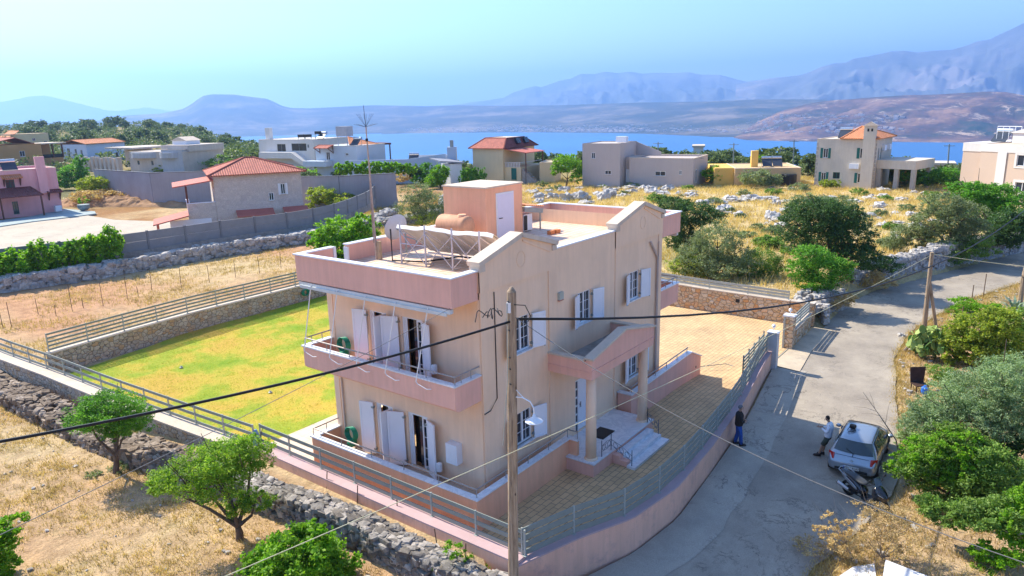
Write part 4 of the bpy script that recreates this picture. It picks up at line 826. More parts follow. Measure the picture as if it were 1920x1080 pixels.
# ---- utility poles and cables
WOOD = None
def wood_mat():
    m, nt, b = base('weathered_pole_timber', .9, 0, .15); p = pos(nt, (14, 14, .9))
    c = ramp(nt, noise(nt, p, 1.2, 7, .75, .4), [(.3, (.11, .08, .055)), (.48, (.33, .24, .16)), (.68, (.54, .41, .28))])
    k = _n(nt, 'ShaderNodeTexVoronoi'); k.inputs['Scale'].default_value = 2.2; nt.links.new(pos(nt, (2, 2, 1)), k.inputs['Vector'])
    c = mixc(nt, ramp(nt, k.outputs[0], [(.06, (1, 1, 1)), (.12, (0, 0, 0))]), c, (.05, .03, .02))
    nt.links.new(c, b.inputs['Base Color']); bump(nt, b, noise(nt, p, 1.5, 6, .8), .8, .02); return m
WOOD = wood_mat()
pb = Vector((-2.62, -3.03, -1.2)); ptop = Vector((-2.62, -3.24, 8.25))
up_ = empty('utility_pole', (pb.x, pb.y, pb.z), 'tall weathered wooden utility pole in front of the villa', 'utility pole')
MB().tube([tuple(pb.lerp(ptop, k/8)) for k in range(9)], .148, 14, .115).cyl(tuple(ptop), tuple(ptop+Vector((0, 0, .12))), .115, .03, 14).build('pole', WOOD, up_, smooth=False)
MB().box(ptop.x-.16, ptop.x-.11, ptop.y-.05, ptop.y+.05, 7.75, 8.0).build('clamp', UPVC, up_)
for z in (7.9, 8.02, 7.3, 6.6, 6.3, 5.9): MB().cyl((pb.x-.14, pb.y-.19-.03, z), (pb.x-.10, pb.y-.16, z), .02, n=6).build('bolt', DARK, up_)
MB().tube([(ptop.x-.17, ptop.y+.02, 8.0), (ptop.x-.17, ptop.y+.06, 6), (pb.x-.18, pb.y+.05, 4.2)], .012, 5).build('conduit', GREY, up_)
lp = MB().tube([(-2.62, -3.2, 5.52), (-2.61, -3.5, 5.56), (-2.6, -3.72, 5.50), (-2.6, -3.82, 5.36), (-2.6, -3.83, 5.2)], .018, 6).tube([(-2.62, -3.2, 5.80), (-2.6, -3.55, 5.54)], .010, 5); lo = lp.build('lamp_arm', UPVC, up_)
MB().lathe((-2.6, -3.83, 5.0), [(.23, .0), (.22, .015), (.12, .07), (.045, .13), (.03, .2)], 16).build('lamp_shade', UPVC, lo, smooth=True); MB().lathe((-2.6, -3.83, 4.93), [(.03, 0), (.045, .04), (.03, .1)], 8).build('bulb', paint('milk_glass', (.7, .68, .6), .3, .02, 1), lo, smooth=True)
mb = MB()
for k in range(4):
    a = rng.uniform(0, 6); mb.tube([(ptop.x-.2+.1*math.cos(a+t)-.04*t*k, ptop.y+.25+.16*k*.6+.10*math.sin(a+t*1.3), 7.72+.10*math.sin(a*2+t*1.7)) for t in [i*.6 for i in range(9)]], .012, 5)
mb.tube([(ptop.x-.05, ptop.y-.1, 7.95), (ptop.x+.2, ptop.y-.25, 7.9), (ptop.x+.35, ptop.y-.3, 7.6), (ptop.x+.3, ptop.y-.25, 7.45)], .012, 5); mb.build('wiring', DARK, up_)
def sag(a, b, s, n=24): a = Vector(a); b = Vector(b); return [a.lerp(b, i/n)-Vector((0, 0, s*4*(i/n)*(1-i/n))) for i in range(n+1)]
def cable(label, a, b, s, r, mat, cat='cable', group='overhead cables'):
    return tag(MB().tube(sag(a, b, s), r, 6).build('overhead_cable', mat, smooth=True), label, cat, group)
BLK = paint('black_cable', (.012, .012, .014), .5, .1, 4); ROPE = paint('pale_cable', (.62, .58, .36), .7, .1, 4); GRC = paint('grey_cable', (.20, .19, .18), .7, .1, 4)
A = Vector((ptop.x-.1, ptop.y, 7.52)); cable('thick black cable from the wooden pole to the left edge', A, bd(-260, 872, 14.5), .25, .03, BLK)
cable('thick black cable from the wooden pole past the gables to the far trees', A+Vector((.2, 0, .02)), bd(1990, 330, 75), 3.2, .036, BLK)
p2b = bz(1733, 612, -.32); p2t = bd(1747.5, 473, math.hypot(p2b.x-CX, p2b.y-CY)-.3)
cable('pale yellow cable from the leaning pole down across the driveway', p2t-Vector((0, 0, .15)), bd(330, 1120, 12.), .32, .009, ROPE)
cable('thin grey cable from the wooden pole across the road to the lower right', A+Vector((.1, -.1, .1)), bd(2050, 1098, 13), .55, .0085, GRC)
cable('thin pale cable from the left edge up to the villa roof slab', bd(-120, 1060, 13), (-1.21, .1, 7.0), .1, .007, GRC)
cable('thin pale cable from the leaning pole towards the right edge', p2t-Vector((0, 0, .1)), bd(2000, 506, 56), .1, .02, ROPE)
p = empty('utility_pole', p2b, 'leaning wooden utility pole with a side brace across the road', 'utility pole')
MB().tube([tuple(p2b.lerp(p2t, k/5)-Vector((0, 0, .3*(k == 0)))) for k in range(6)], .14, 10, .10).build('pole', WOOD, p)
q = bz(1757, 612, -.32); t = at_plane(1745, 520, 0, p2t.x); t = p2b.lerp(p2t, .66)
MB().tube([tuple(q+Vector((0, 0, -.3))), tuple(t)], .10, 10, .08).build('brace', WOOD, p)
q = bz(1912, 575, -.35); p = empty('utility_pole', q, 'slanted wooden post at the right edge above the agave', 'utility pole'); MB().tube([tuple(q-Vector((0, 0, .3))), tuple(bd(1919, 520, math.hypot(q.x-CX, q.y-CY))), tuple(bd(1932, 470, math.hypot(q.x-CX, q.y-CY)))], .15, 8, .1).build('pole', WOOD, p)
# thin wire posts in the left field, and steel bars at the old wall
RUST = paint('rusty_bar', (.14, .09, .06), .9, .3, 6)
for i, (px, py, hpx) in enumerate([(136, 584, 46), (194, 575, 42), (239, 560, 38), (340, 540, 36), (393, 530, 32), (285, 545, 36), (157, 578, 18), (260, 556, 18), (105, 592, 18), (487, 513, 32), (442, 520, 32), (72, 588, 26), (6, 615, 52), (22, 612, 40), (527, 503, 30)]):
    p = bz(px, py, -.1); h = hpx/FPX*math.hypot(p.x-CX, p.y-CY)
    tag(MB().cyl((p.x, p.y, -.4), (p.x+.05*rng.uniform(-1, 1), p.y, -.1+h), .02, n=5).build('wire_post', RUST), 'thin rusty wire fence post in the dry field behind the lawn', 'post', 'wire posts in the dry field')
for i, (px, py, h) in enumerate([(611, 915, .62), (669, 943, .62), (745, 968, .55), (820, 1020, .55), (873, 1052, .55), (74, 808, .8), (330, 795, .5)]):
    p = bz(px, py, -.1 if i < 5 else -.6); tag(MB().cyl((p.x, p.y, p.z-.2), (p.x+.08*rng.uniform(-1, 1), p.y+.08*rng.uniform(-1, 1), p.z+h), .018, n=5).build('steel_bar', RUST), 'thin rusty steel bar stuck in the old drystone wall', 'bar', 'steel bars in the old wall')
# ================================================================ neighbouring houses
class Frame:
    """facade frame: u along the front, d into the house, z up; the front's ends are points on the ground"""
    def __init__(s, A, B, z=0.):
        s.A = Vector((A[0], A[1], z)); s.u = Vector((B[0]-A[0], B[1]-A[1], 0)); s.w = s.u.length; s.u.normalize(); s.d = Vector((-s.u.y, s.u.x, 0)); s.z = z
        if s.d.dot(Vector((A[0]-CX, A[1]-CY, 0))) < 0: s.d = -s.d
    def P(s, u, d, z): return s.A + s.u*u + s.d*d + Vector((0, 0, z))
    def uz(s, px, py, d=0.):
        r = ray(px, py); t = (s.A+s.d*d-C).dot(s.d)/r.dot(s.d); q = C+r*t-s.A; return q.dot(s.u), q.z
    def dz(s, px, py, u=0.):                 # hit the side plane at u
        r = ray(px, py); t = (s.A+s.u*u-C).dot(s.u)/r.dot(s.u); q = C+r*t-s.A; return q.dot(s.d), q.z
    def box(s, mb, u0, u1, d0, d1, z0, z1):
        p = [s.P(*q) for q in ((u0,d0,z0),(u1,d0,z0),(u1,d1,z0),(u0,d1,z0),(u0,d0,z1),(u1,d0,z1),(u1,d1,z1),(u0,d1,z1))]
        return mb.add(p, [(0,3,2,1),(4,5,6,7),(0,1,5,4),(1,2,6,5),(2,3,7,6),(3,0,4,7)])
def fpx(x0, y0, x1, y1, z=.25): return Frame(bz(x0, y0, z), bz(x1, y1, z), z)
def shell(fr, root, w, dep, h, mat, holes=(), side=(), name='wall', par=.0, roofmat=None, capm=None, u0=0., base=-1.):
    """walls with real openings on the front and the near side, flat roof behind a parapet"""
    mb = MB(); P = fr.P
    mb.wall(P(u0, 0, base), fr.u, w, h-base, [(a-u0, b-u0, c-base, d-base) for a, b, c, d in holes], -fr.d, .12)
    mb.wall(P(u0, 0, base), fr.d, dep, h-base, [(a, b, c-base, d-base) for a, b, c, d, s in side if s < 0], -fr.u, .12)
    mb.wall(P(u0+w, 0, base), fr.d, dep, h-base, [(a, b, c-base, d-base) for a, b, c, d, s in side if s > 0], fr.u, .12)
    mb.wall(P(u0, dep, base), fr.u, w, h-base, [], fr.d, .12)
    t = .2
    mb.quad(P(u0+t, t, h-par-.02), P(u0+w-t, t, h-par-.02), P(u0+w-t, dep-t, h-par-.02), P(u0+t, dep-t, h-par-.02))
    if par:
        for a, b in (((t, t), (w-t, t)), ((w-t, t), (w-t, dep-t)), ((w-t, dep-t), (t, dep-t)), ((t, dep-t), (t, t))): mb.quad(P(u0+a[0], a[1], h-par), P(u0+b[0], b[1], h-par), P(u0+b[0], b[1], h), P(u0+a[0], a[1], h))
    o = mb.build(name, mat, root)
    if capm:
        c = MB(); e = .04
        fr.box(c, u0-e, u0+w+e, -e, t, h, h+.07); fr.box(c, u0-e, u0+w+e, dep-t, dep+e, h, h+.07); fr.box(c, u0-e, u0+t, t, dep-t, h, h+.07); fr.box(c, u0+w-t, u0+w+e, t, dep-t, h, h+.07); c.build('roof_edge', capm, root)
    return o
def win(fr, root, u0, u1, z0, z1, fm=UPVC, sh=None, side=0, d0=0., sill=True, name='window', uside=0., mull=1, awn=None):
    P = (lambda a, b, c: fr.P(a, d0+b, c)) if side == 0 else (lambda a, b, c: fr.P(uside-side*b, a, c))
    def bx(mb, a0, a1, b0, b1, c0, c1):
        p = [P(*q) for q in ((a0,b0,c0),(a1,b0,c0),(a1,b1,c0),(a0,b1,c0),(a0,b0,c1),(a1,b0,c1),(a1,b1,c1),(a0,b1,c1))]
        mb.add(p, [(0,3,2,1),(4,5,6,7),(0,1,5,4),(1,2,6,5),(2,3,7,6),(3,0,4,7)])
    t = .07; m = MB(); bx(m, u0, u0+t, .05, .11, z0, z1); bx(m, u1-t, u1, .05, .11, z0, z1); bx(m, u0+t, u1-t, .05, .11, z0, z0+t); bx(m, u0+t, u1-t, .05, .11, z1-t, z1)
    for k in range(mull): c = u0+(u1-u0)*(k+1)/(mull+1); bx(m, c-.03, c+.03, .05, .1, z0+t, z1-t)
    o = m.build(name, fm, root); m = MB(); bx(m, u0+t, u1-t, .09, .115, z0+t, z1-t); m.build('pane', GL, o)
    if sill: m = MB(); bx(m, u0-.08, u1+.08, -.06, .04, z0-.07, z0); m.build('sill', CREAM, o)
    if sh:
        for a, b in ((u0-(u1-u0)*.5, u0-.02), (u1+.02, u1+(u1-u0)*.5)): m = MB(); bx(m, a, b, -.07, -.02, z0-.03, z1+.03); m.build('shutter', sh, o)
    return o
def wpx(fr, root, x0, y0, x1, y1, **k):
    a, z1 = fr.uz(x0, y0); b, _ = fr.uz(x1, y0); _, z0 = fr.uz((x0+x1)/2, y1); _, z1 = fr.uz((x0+x1)/2, y0); return (a, b, max(.05, z0), z1)
def tiled(name, root, fr, quads, mat, th=.12):
    """roof planes; each quad lists points eave-left, eave-right, ridge-right, ridge-left (or triangle)"""
    top = []
    for q in quads:
        Q = [fr.P(*p) for p in q]; mb = MB(); e = (Q[1]-Q[0]).normalized(); n = e.cross(Q[2]-Q[0]).normalized(); n = n if n.z > 0 else -n; v = n.cross(e); v = v if v.z > 0 else -v
        mb.prism([tuple(p) for p in Q], tuple(n*th)); o = mb.build('roof', mat, root); uv = []
        me = o.data; O = ORG[root.name]
        for pol in me.polygons:
            for vi in pol.vertices: c = me.vertices[vi].co+O-Q[0]; uv.append((c.dot(e)+50, c.dot(v)+50))
        set_uv(o, uv)
        for a, b in ((Q[1], Q[2]), (Q[-1], Q[0])) + (((Q[2], Q[3]),) if len(Q) == 4 else ()): MB().tube([tuple(a+n*th), tuple(b+n*th)], .11, 6).build('ridge_tiles', mat_ridge(mat), o)
RIDGE = {}
def mat_ridge(m):
    if m.name not in RIDGE: c = {'red_tiles': (.33, .10, .07), 'orange_tiles': (.62, .24, .10), 'dark_tiles': (.2, .06, .05)}.get(m.name, (.5, .2, .1)); RIDGE[m.name] = paint(m.name+'_ridge', c, .85)
    return RIDGE[m.name]
REDT = tiles('red_tiles', (.50, .17, .12), .15, .24, .36); ORT = tiles('orange_tiles', (.66, .26, .12), .15, .24, .36); DKT = tiles('dark_tiles', (.24, .08, .07), .15, .24, .36)
GREEN = paint('green_shutter', (.015, .12, .10), .6); BROWN = paint('brown_wood', (.14, .06, .04), .7, .2, 5)
def heater(fr, root_label, u, d, z, name='solar_water_heater', group='solar water heaters on the neighbouring roofs', s=1.):
    p = fr.P(u, d, z); r = empty(name, p, root_label, 'water heater', group); f2 = lambda mb, *a: fr.box(mb, *a)
    MB().cyl(fr.P(u-.9*s, d, z+1.35), fr.P(u+.9*s, d, z+1.35), .3*s, n=14).build('tank', paint('chrome_tank', (.55, .56, .58), .25, .05, 2, metal=.8), r, smooth=False)
    MB().prism([fr.P(u-.9*s, d-1.3, z+.1), fr.P(u+.9*s, d-1.3, z+.1), fr.P(u+.9*s, d-.1, z+1.2), fr.P(u-.9*s, d-.1, z+1.2)], (0, 0, .08)).build('collector', paint('collector_glass', (.05, .06, .08), .2, .1, 2, bumpv=0), r)
    m = MB()
    for k in (-.8, .8): m.beam(fr.P(u+k*s, d+.1, z), fr.P(u+k*s, d+.1, z+1.1), .05, .05); m.beam(fr.P(u+k*s, d+.1, z+.05), fr.P(u+k*s, d-1.25, z+.05), .05, .05)
    m.beam(fr.P(u-.8*s, d+.1, z+1.1), fr.P(u+.8*s, d+.1, z+1.1), .05, .05); m.build('stand', GREY, r)
def root(name, fr, label, cat='house'): return empty(name, fr.P(fr.w/2, 3, 0), label, cat)
# --- pink house, far left
fr = fpx(-90, 415, 118, 394); PK = paint('rose_render', (.80, .42, .42), .85, .06, .4, streak=.08); rp = root('pink_house', fr, 'pink two storey house with dark tiled porch at the left edge')
_, h = fr.uz(110, 314); h1 = [wpx(fr, rp, 9, 337, 26, 355), wpx(fr, rp, 22, 378, 33, 402), wpx(fr, rp, -70, 340, -50, 358)]; h1[1] = (h1[1][0], h1[1][1], .1, h1[1][3])
shell(fr, rp, fr.w, 9, h, PK, h1, (), par=.25, capm=CREAM); [win(fr, rp, *q, fm=GREEN) for q in h1]
u0, zt = fr.uz(62, 294); u1, _ = fr.uz(80, 294); m = MB(); fr.box(m, u0, u1, -.55, .0, 2.6, zt); m.build('chimney', PK, rp)
def bracket_roof(fr, rp, x0, x1, y, dep, drop=.5, mat=DKT):
    a, z = fr.uz(x0, y); b, _ = fr.uz(x1, y); tiled('roof', rp, fr, [[(a, -dep, z-drop), (b, -dep, z-drop), (b, .02, z), (a, .02, z)]], mat, .1)
    for u in (a+.15, b-.15): MB().beam(fr.P(u, 0, z-drop-.9), fr.P(u, -dep+.1, z-drop), .12, .12).beam(fr.P(u, -.06, z-drop-1.0), fr.P(u, -.06, z-.1), .12, .1).build('bracket', BROWN, rp)
bracket_roof(fr, rp, 2, 38, 331, .9, .35, ORT); bracket_roof(fr, rp, 87, 113, 358, .9, .3)
a, z = fr.uz(-60, 361); b, _ = fr.uz(58, 359); tiled('roof', rp, fr, [[(a, -3.2, z-.9), (b+.6, -3.2, z-.9), (b, .02, z), (a, .02, z)]], DKT, .1)
for u in (b+.4, b-4.2, b-9): MB().beam(fr.P(u, -3.0, -.3), fr.P(u, -3.0, z-.85), .16, .16).build('porch_post', BROWN, rp)
heater(fr, 'solar water heater on the roof of the pink house', fr.uz(22, 310)[0], 2.5, h-.2)
p = fr.P(fr.uz(105, 390)[0], -1.0, 0.); tag(MB().box(p.x-.4, p.x+.4, p.y-.25, p.y+.25, p.z, p.z+.8).box(p.x-.3, p.x+.3, p.y-.28, p.y-.251, p.z+.1, p.z+.7).build('air_conditioner', WHITE), 'white air conditioner against the pink house wall', 'air conditioner')
p = bz(158, 394, .2); pr = empty('potted_plant', p, 'large grey pot with a green plant on the far left terrace', 'potted plant'); MB().lathe(p, [(.45, 0), (.75, .3), (.8, .8), (.7, .8)], 14).build('pot', paint('grey_pot', (.25, .3, .3), .7), pr)
# --- orange ochre houses beyond
fr = Frame(bz(-30, 327, .3), bz(85, 318, .3), .3); OC = paint('ochre_render', (.52, .29, .12), .85, .07, .3); rp = root('ochre_house', fr, 'ochre brown house with a tiled gable behind the pink house')
_, h = fr.uz(50, 270); hs = [wpx(fr, rp, 36, 283, 46, 294)]; shell(fr, rp, fr.w, 10, h, OC, hs); [win(fr, rp, *q) for q in hs]
a, z = fr.uz(8, 271); c, zk = fr.uz(27, 259); b, _ = fr.uz(62, 268)
tiled('roof', rp, fr, [[(a-6, -.3, h), (c, -.3, zk), (c, 10, zk), (a-6, 10, h)]], REDT); tiled('roof', rp, fr, [[(c, -.3, zk), (b, -.3, h), (b, 10, h), (c, 10, zk)]], REDT)
fr = Frame(bz(62, 318, .3), bz(122, 313, .3), .3); rp = root('ochre_house', fr, 'ochre house wing with a shaded upper terrace and pergola roof'); _, h = fr.uz(90, 296); shell(fr, rp, fr.w, 9, h, OC)
_, h2 = fr.uz(90, 270); m = MB(); fr.box(m, -.3, fr.w+1, -.6, 6, h2, h2+.3); m.build('pergola_roof', CREAM, rp)
for u in (.3, fr.w*.35, fr.w*.7, fr.w): m = MB(); fr.box(m, u-.15, u+.15, -.2, .1, h, h2); m.build('pillar', BROWN, rp)
m = MB(); fr.box(m, 0, fr.w, 5, 6, h, h2); m.build('back_wall', OC, rp); m = MB(); fr.box(m, 0, fr.w, -.1, 0, h, h+.9); m.build('railing', DARK, rp)
fr = Frame(bz(28, 300, .3), bz(98, 296, .3), .3); rp = root('cream_house', fr, 'cream yellow house with stepped roofs behind the ochre house'); YC = paint('cream_yellow_render', (.72, .55, .30), .85, .07, .3); _, h = fr.uz(80, 250); hs = [wpx(fr, rp, 82, 264, 88, 270), wpx(fr, rp, 60, 259, 66, 264)]
shell(fr, rp, fr.w, 12, h, YC, hs, capm=CREAM); [win(fr, rp, *q) for q in hs]; a, z = fr.uz(12, 262); b, zk = fr.uz(36, 246); tiled('roof', rp, fr, [[(a, -.3, h-1.5), (b, -.3, zk), (b, 12, zk), (a, 12, h-1.5)]], ORT)
fr = Frame(bz(118, 303, .3), bz(166, 303, .3), .3); rp = root('white_house', fr, 'small blue white house with an orange tiled roof at the left'); WH = paint('blue_white_render', (.60, .66, .76), .85, .05, .3); _, h = fr.uz(140, 271)
hs = [wpx(fr, rp, 139, 279, 143, 292), wpx(fr, rp, 150, 281, 154, 293), wpx(fr, rp, 125, 278, 130, 286)]; shell(fr, rp, fr.w, 14, h, WH, hs); [win(fr, rp, *q) for q in hs]; _, zk = fr.uz(140, 263)
tiled('roof', rp, fr, [[(-.5, -.5, h), (fr.w/2, -.5, zk), (fr.w/2, 14, zk), (-.5, 14, h)]], ORT); tiled('roof', rp, fr, [[(fr.w/2, -.5, zk), (fr.w+.5, -.5, h), (fr.w+.5, 14, h), (fr.w/2, 14, zk)]], ORT)
# --- large unfinished pale building
fr = Frame(bz(246, 320, .3), bz(346, 322, .3), .3); rp = root('unfinished_building', fr, 'wide pale unfinished building with curved balconies and rows of bare columns', 'building'); PC = paint('pale_concrete', (.58, .50, .43), .9, .1, .25, streak=.15); PG = paint('blue_grey_concrete', (.46, .46, .48), .9, .1, .25, streak=.15)
_, h = fr.uz(300, 285); hs = [wpx(fr, rp, 257, 301, 261, 309), wpx(fr, rp, 283, 301, 287, 310), wpx(fr, rp, 338, 302, 342, 311)]
shell(fr, rp, fr.w, 12, h, PC, hs, (), capm=CREAM); [win(fr, rp, *q, fm=GREY) for q in hs]
_, h2 = fr.uz(320, 273); m = MB(); fr.box(m, fr.uz(292, 280)[0], fr.w+.5, 1.5, 12, h, h2); m.build('upper_storey', PC, rp)
for a, b in ((245, 292), (300, 335)):
    ua, z = fr.uz(a, 286); ub, _ = fr.uz(b, 286); m = MB(); z0 = fr.uz(a, 296)[1]
    pts = [(ua, 0), (ub, 0)] + [(ua+(ub-ua)*(1-k/8), -1.5*math.sin(math.pi*k/8)**.6) for k in range(1, 8)]; m.prism([tuple(fr.P(u, d, z0)) for u, d in pts], (0, 0, z-z0)); m.build('balcony', PG, rp)
fr2 = Frame(bz(346, 322, .3), bz(396, 316, .3), .3); _, hh = fr2.uz(390, 277); shell(fr2, rp, fr2.w, 6, hh, PG, name='side_wing', capm=CREAM)
fr3 = Frame(bz(165, 316, .3), bz(246, 319, .3), .3); _, hh = fr3.uz(200, 277); m = MB(); fr3.box(m, fr3.uz(192, 300)[0], fr3.w, 1, 12, hh-.4, hh); m.build('floor_slab', PC, rp); m = MB(); fr3.box(m, fr3.uz(192, 300)[0], fr3.w, 6, 6.3, 0, hh-.4); m.build('back_wall', PC, rp)
for k in range(11): u = fr3.w*k/10.5; m = MB(); hk = fr3.uz(200, 293+2*(k % 3 == 0))[1]; fr3.box(m, u, u+.9, -3, -2, -.5, hk); m.build('column', PC, rp)
for px in (176, 203, 216, 228): u, _ = fr3.uz(px, 300); m = MB(); fr3.box(m, u, u+.8, 5.9, 5.99, hh*.45, hh*.7); m.build('window_opening', DARK, rp)
frh = Frame(fr.P(fr.uz(297, 275)[0], 4, 0), fr.P(fr.uz(323, 275)[0], 4, 0), .3); m = MB(); z1 = h2; z2 = frh.uz(310, 264)[1]; frh.box(m, 0, frh.w, 0, 4, z1-.3, z2); m.build('rooftop_room', WHITE, rp)
frh.w and MB().prism([tuple(frh.P(a, b, c)) for a, b, c in ((-.3, -.2, z2), (frh.w/2, -.2, z2+.9), (frh.w+.3, -.2, z2))], tuple(frh.d*4.4)).build('rooftop_roof', CREAM, rp)
# --- far hotel on the ridge
fr = Frame(bd(240, 256, 520), bd(275, 256, 520), bd(257, 256, 520).z); rp = root('hotel', fr, 'distant grey white hotel block on the ridge above the trees', 'building'); m = MB(); _, h = fr.uz(260, 239); fr.box(m, 0, fr.w, 0, 14, -6, h); m.build('wall', PG, rp); m = MB(); fr.box(m, 3, 9, 2, 10, h, h+2); m.build('rooftop_room', WHITE, rp); m = MB(); fr.box(m, -3, 2.2, -2, 10, -6, h-1); m.build('wing', WHITE, rp)
for k in range(3):
    for q in range(5): m = MB(); fr.box(m, 3+q*2, 4+q*2, -.05, .0, .4+k*2.1, 1.6+k*2.1); m.build('window', DARK, rp)
# --- pale stone house with red hip roof
fr = fpx(412, 441, 573, 427); ST = masonry('pale_ashlar', [(.64, .54, .46), (.68, .58, .49), (.60, .50, .43), (.70, .60, .52)], (.56, .48, .41), 2.2, .04, .25); rp = root('stone_house', fr, 'pale stone house with a red hipped tile roof behind the panel fence')
_, h = fr.uz(565, 321); _, hl = fr.uz(412, 331); h = (h+hl)/2; hs = [wpx(fr, rp, 503.5, 361, 513, 376), wpx(fr, rp, 525, 344, 534, 364)]; dep = 8.2
shell(fr, rp, fr.w, dep, h, ST, hs); win(fr, rp, *hs[0]); win(fr, rp, *hs[1], sh=UPVC)
_, zk = fr.uz(470, 297, 4); e = .5; w = fr.w
k0, k1 = 3.6, w-4.4; r_ = [(-e, -e, h), (w+e, -e, h), (w+e, dep+e, h), (-e, dep+e, h), (k0, dep/2, zk), (k1, dep/2, zk)]
tiled('roof', rp, fr, [[r_[0], r_[1], r_[5], r_[4]]], REDT); tiled('roof', rp, fr, [[r_[2], r_[3], r_[4], r_[5]]], REDT); tiled('roof', rp, fr, [[r_[3], r_[0], r_[4]]], REDT); tiled('roof', rp, fr, [[r_[1], r_[2], r_[5]]], REDT)
ua, zt = fr.uz(351, 383); m = MB(); m = MB(); D2 = 4.6; fr.box(m, ua, -.02, .03, D2, -1, zt-.85); fr.box(m, ua, -.02, .03, .25, zt-.85, zt); fr.box(m, ua, ua+.22, .25, D2, zt-.85, zt); m.build('terrace', ST, rp)
m = MB(); fr.box(m, ua-.05, -.02, -.03, .3, zt, zt+.08); fr.box(m, ua-.05, ua+.27, .3, D2, zt, zt+.08); m.build('terrace_cap', WHITE, rp)
m = MB(); fr.box(m, -4.6, -.6, -.03, .029, 0, 1.9); m.build('garage_door', WHITE, rp)
CAN = paint('red_canopy', (.50, .15, .11), .75, .08, 1)
zc = zt+2.25; MB().prism([tuple(fr.P(*q)) for q in ((ua-1.2, -.5, zc-.5), (.0, -.5, zc), (.0, D2+1, zc), (ua-1.2, D2+1, zc-.5))], (0, 0, .12)).build('terrace_canopy', CAN, rp)
for d in (.12, D2-.3): m = MB(); fr.box(m, ua+.02, ua+.16, d, d+.14, zt, zc-.45); m.build('canopy_post', BROWN, rp)
for u0, u1 in ((-.03, -.0),): m = MB(); fr.box(m, -.06, -.001, 1.0, 2.8, zt-.85, zt+1.3); m.build('terrace_door', WHITE, rp); m = MB(); fr.box(m, -.08, -.061, 1.5, 2.3, zt-.8, zt+1.2); m.build('pane', GL, rp)
zl = fr.uz(350, 403)[1]; MB().prism([tuple(fr.P(*q)) for q in ((ua-3.4, -1.6, zl-.7), (ua, -1.6, zl), (ua, 3.2, zl), (ua-3.4, 3.2, zl-.7))], (0, 0, .12)).build('garage_canopy', CAN, rp)
for d in (-1.4, 2.9): m = MB(); fr.box(m, ua-3.1, ua-2.95, d, d+.15, -.5, zl-.62); m.build('canopy_post', CAN, rp)
for a, b in ((445, 513), (531, 577)): u0, z = fr.uz(a, 418 if a < 500 else 400); u1, _ = fr.uz(b, 400); MB().prism([tuple(fr.P(*q)) for q in ((u0, -1.5, 1.9), (u1, -1.5, 1.9), (u1, 0, 2.4), (u0, 0, 2.4))], (0, 0, .1)).build('canopy', DKT if False else CAN, rp)
# --- white two storey house with balconies (behind), blue cream house, low blue house
fr = Frame(bz(490, 318, .3), bz(592, 320, .3), .3); WW = paint('off_white_render', (.70, .66, .62), .85, .05, .3, streak=.06); rp = root('white_house', fr, 'white two storey house with recessed balconies and tanks on its roof'); _, h = fr.uz(540, 262)
hs = [wpx(fr, rp, 519, 270, 535, 284), wpx(fr, rp, 546, 269, 574, 283), wpx(fr, rp, 576, 271, 579, 277)]; o = shell(fr, rp, fr.w, 12, h, WW, hs, capm=CREAM)
[win(fr, rp, *q, fm=GREY, sill=False) for q in hs]; u0, z0 = fr.uz(498, 294); u1, z1 = fr.uz(583, 285)
MB().prism([tuple(fr.P(*q)) for q in ((u0, -2, z0-.2), (u1-4, -2, z0-.2), (u1, -2, z0-2.2), (u1, -2, z0-1.2), (u1-4, -2, z1), (u0, -2, z1))], tuple(fr.d*1.98)).build('balcony', WW, rp)
m = MB(); a, _ = fr.uz(491, 250); fr.box(m, a, a+1.3, 1, 2, h, h+2.6); m.build('chimney', WW, rp); heater(fr, 'solar water heater on the white house roof', fr.uz(590, 250)[0]-1, 4, h)
for px, py, s, l in ((571, 252, 1.1, 'black water tanks stacked on a frame on the white house'), (598, 246, .7, 'small black water tank on a tall stand on the white house')):
    u, z = fr.uz(px, py, 4); r = empty('roof_tank', fr.P(u, 4, h), l, 'water tank'); m = MB(); fr.box(m, u-s, u+s, 4-s, 4+s, z-.6, z); m.build('tank', DARK, r)
    if s > 1: m = MB(); fr.box(m, u-s, u+s, 4-s, 4+s, z-2.5, z-1.5); m.build('tank', DARK, r)
    m = MB(); [fr.box(m, u+a*s-.06, u+a*s+.06, 4+b*s-.06, 4+b*s+.06, h, z-.6) for a in (-.9, .9) for b in (-.9, .9)]; m.build('stand', GREY, r)
fr = Frame(bz(596, 332, .3), bz(672, 334, .3), .3); BW = paint('pale_blue_render', (.50, .56, .62), .85, .05, .3); CR = paint('cream_render', (.76, .60, .36), .85, .05, .3); rp = root('cream_house', fr, 'cream and pale blue house with an orange hipped roof and small porch roof'); _, h = fr.uz(640, 274)
hs = [wpx(fr, rp, 611, 285, 618, 300), wpx(fr, rp, 647, 287, 653, 292)]; shell(fr, rp, fr.w, 9, h, BW, hs, capm=CREAM); [win(fr, rp, *q) for q in hs]; bracket_roof(fr, rp, 598, 625, 273, 1.6, .5, REDT)
m = MB(); _, z1 = fr.uz(610, 301); _, z0 = fr.uz(610, 311); fr.box(m, -1.5, fr.uz(624, 305)[0], -2.2, -.01, z0, z1); m.build('balcony', BW, rp)
heater(fr, 'solar water heater on the cream and blue house roof', fr.uz(652, 262)[0], 3, h)
m = MB(); a, z = fr.uz(640, 237, 2); fr.box(m, a-1.3, a+1.3, 1.8, 3.8, z-1.9, z); [fr.box(m, a+q, a+q+.1, 2.0, 2.1, h, z-1.9) for q in (-1.2, 1.1)]; tag(m.build('box_tank', paint('tank_grey', (.42, .42, .45), .6)), 'square grey box tank on legs above the cream house roof', 'water tank')
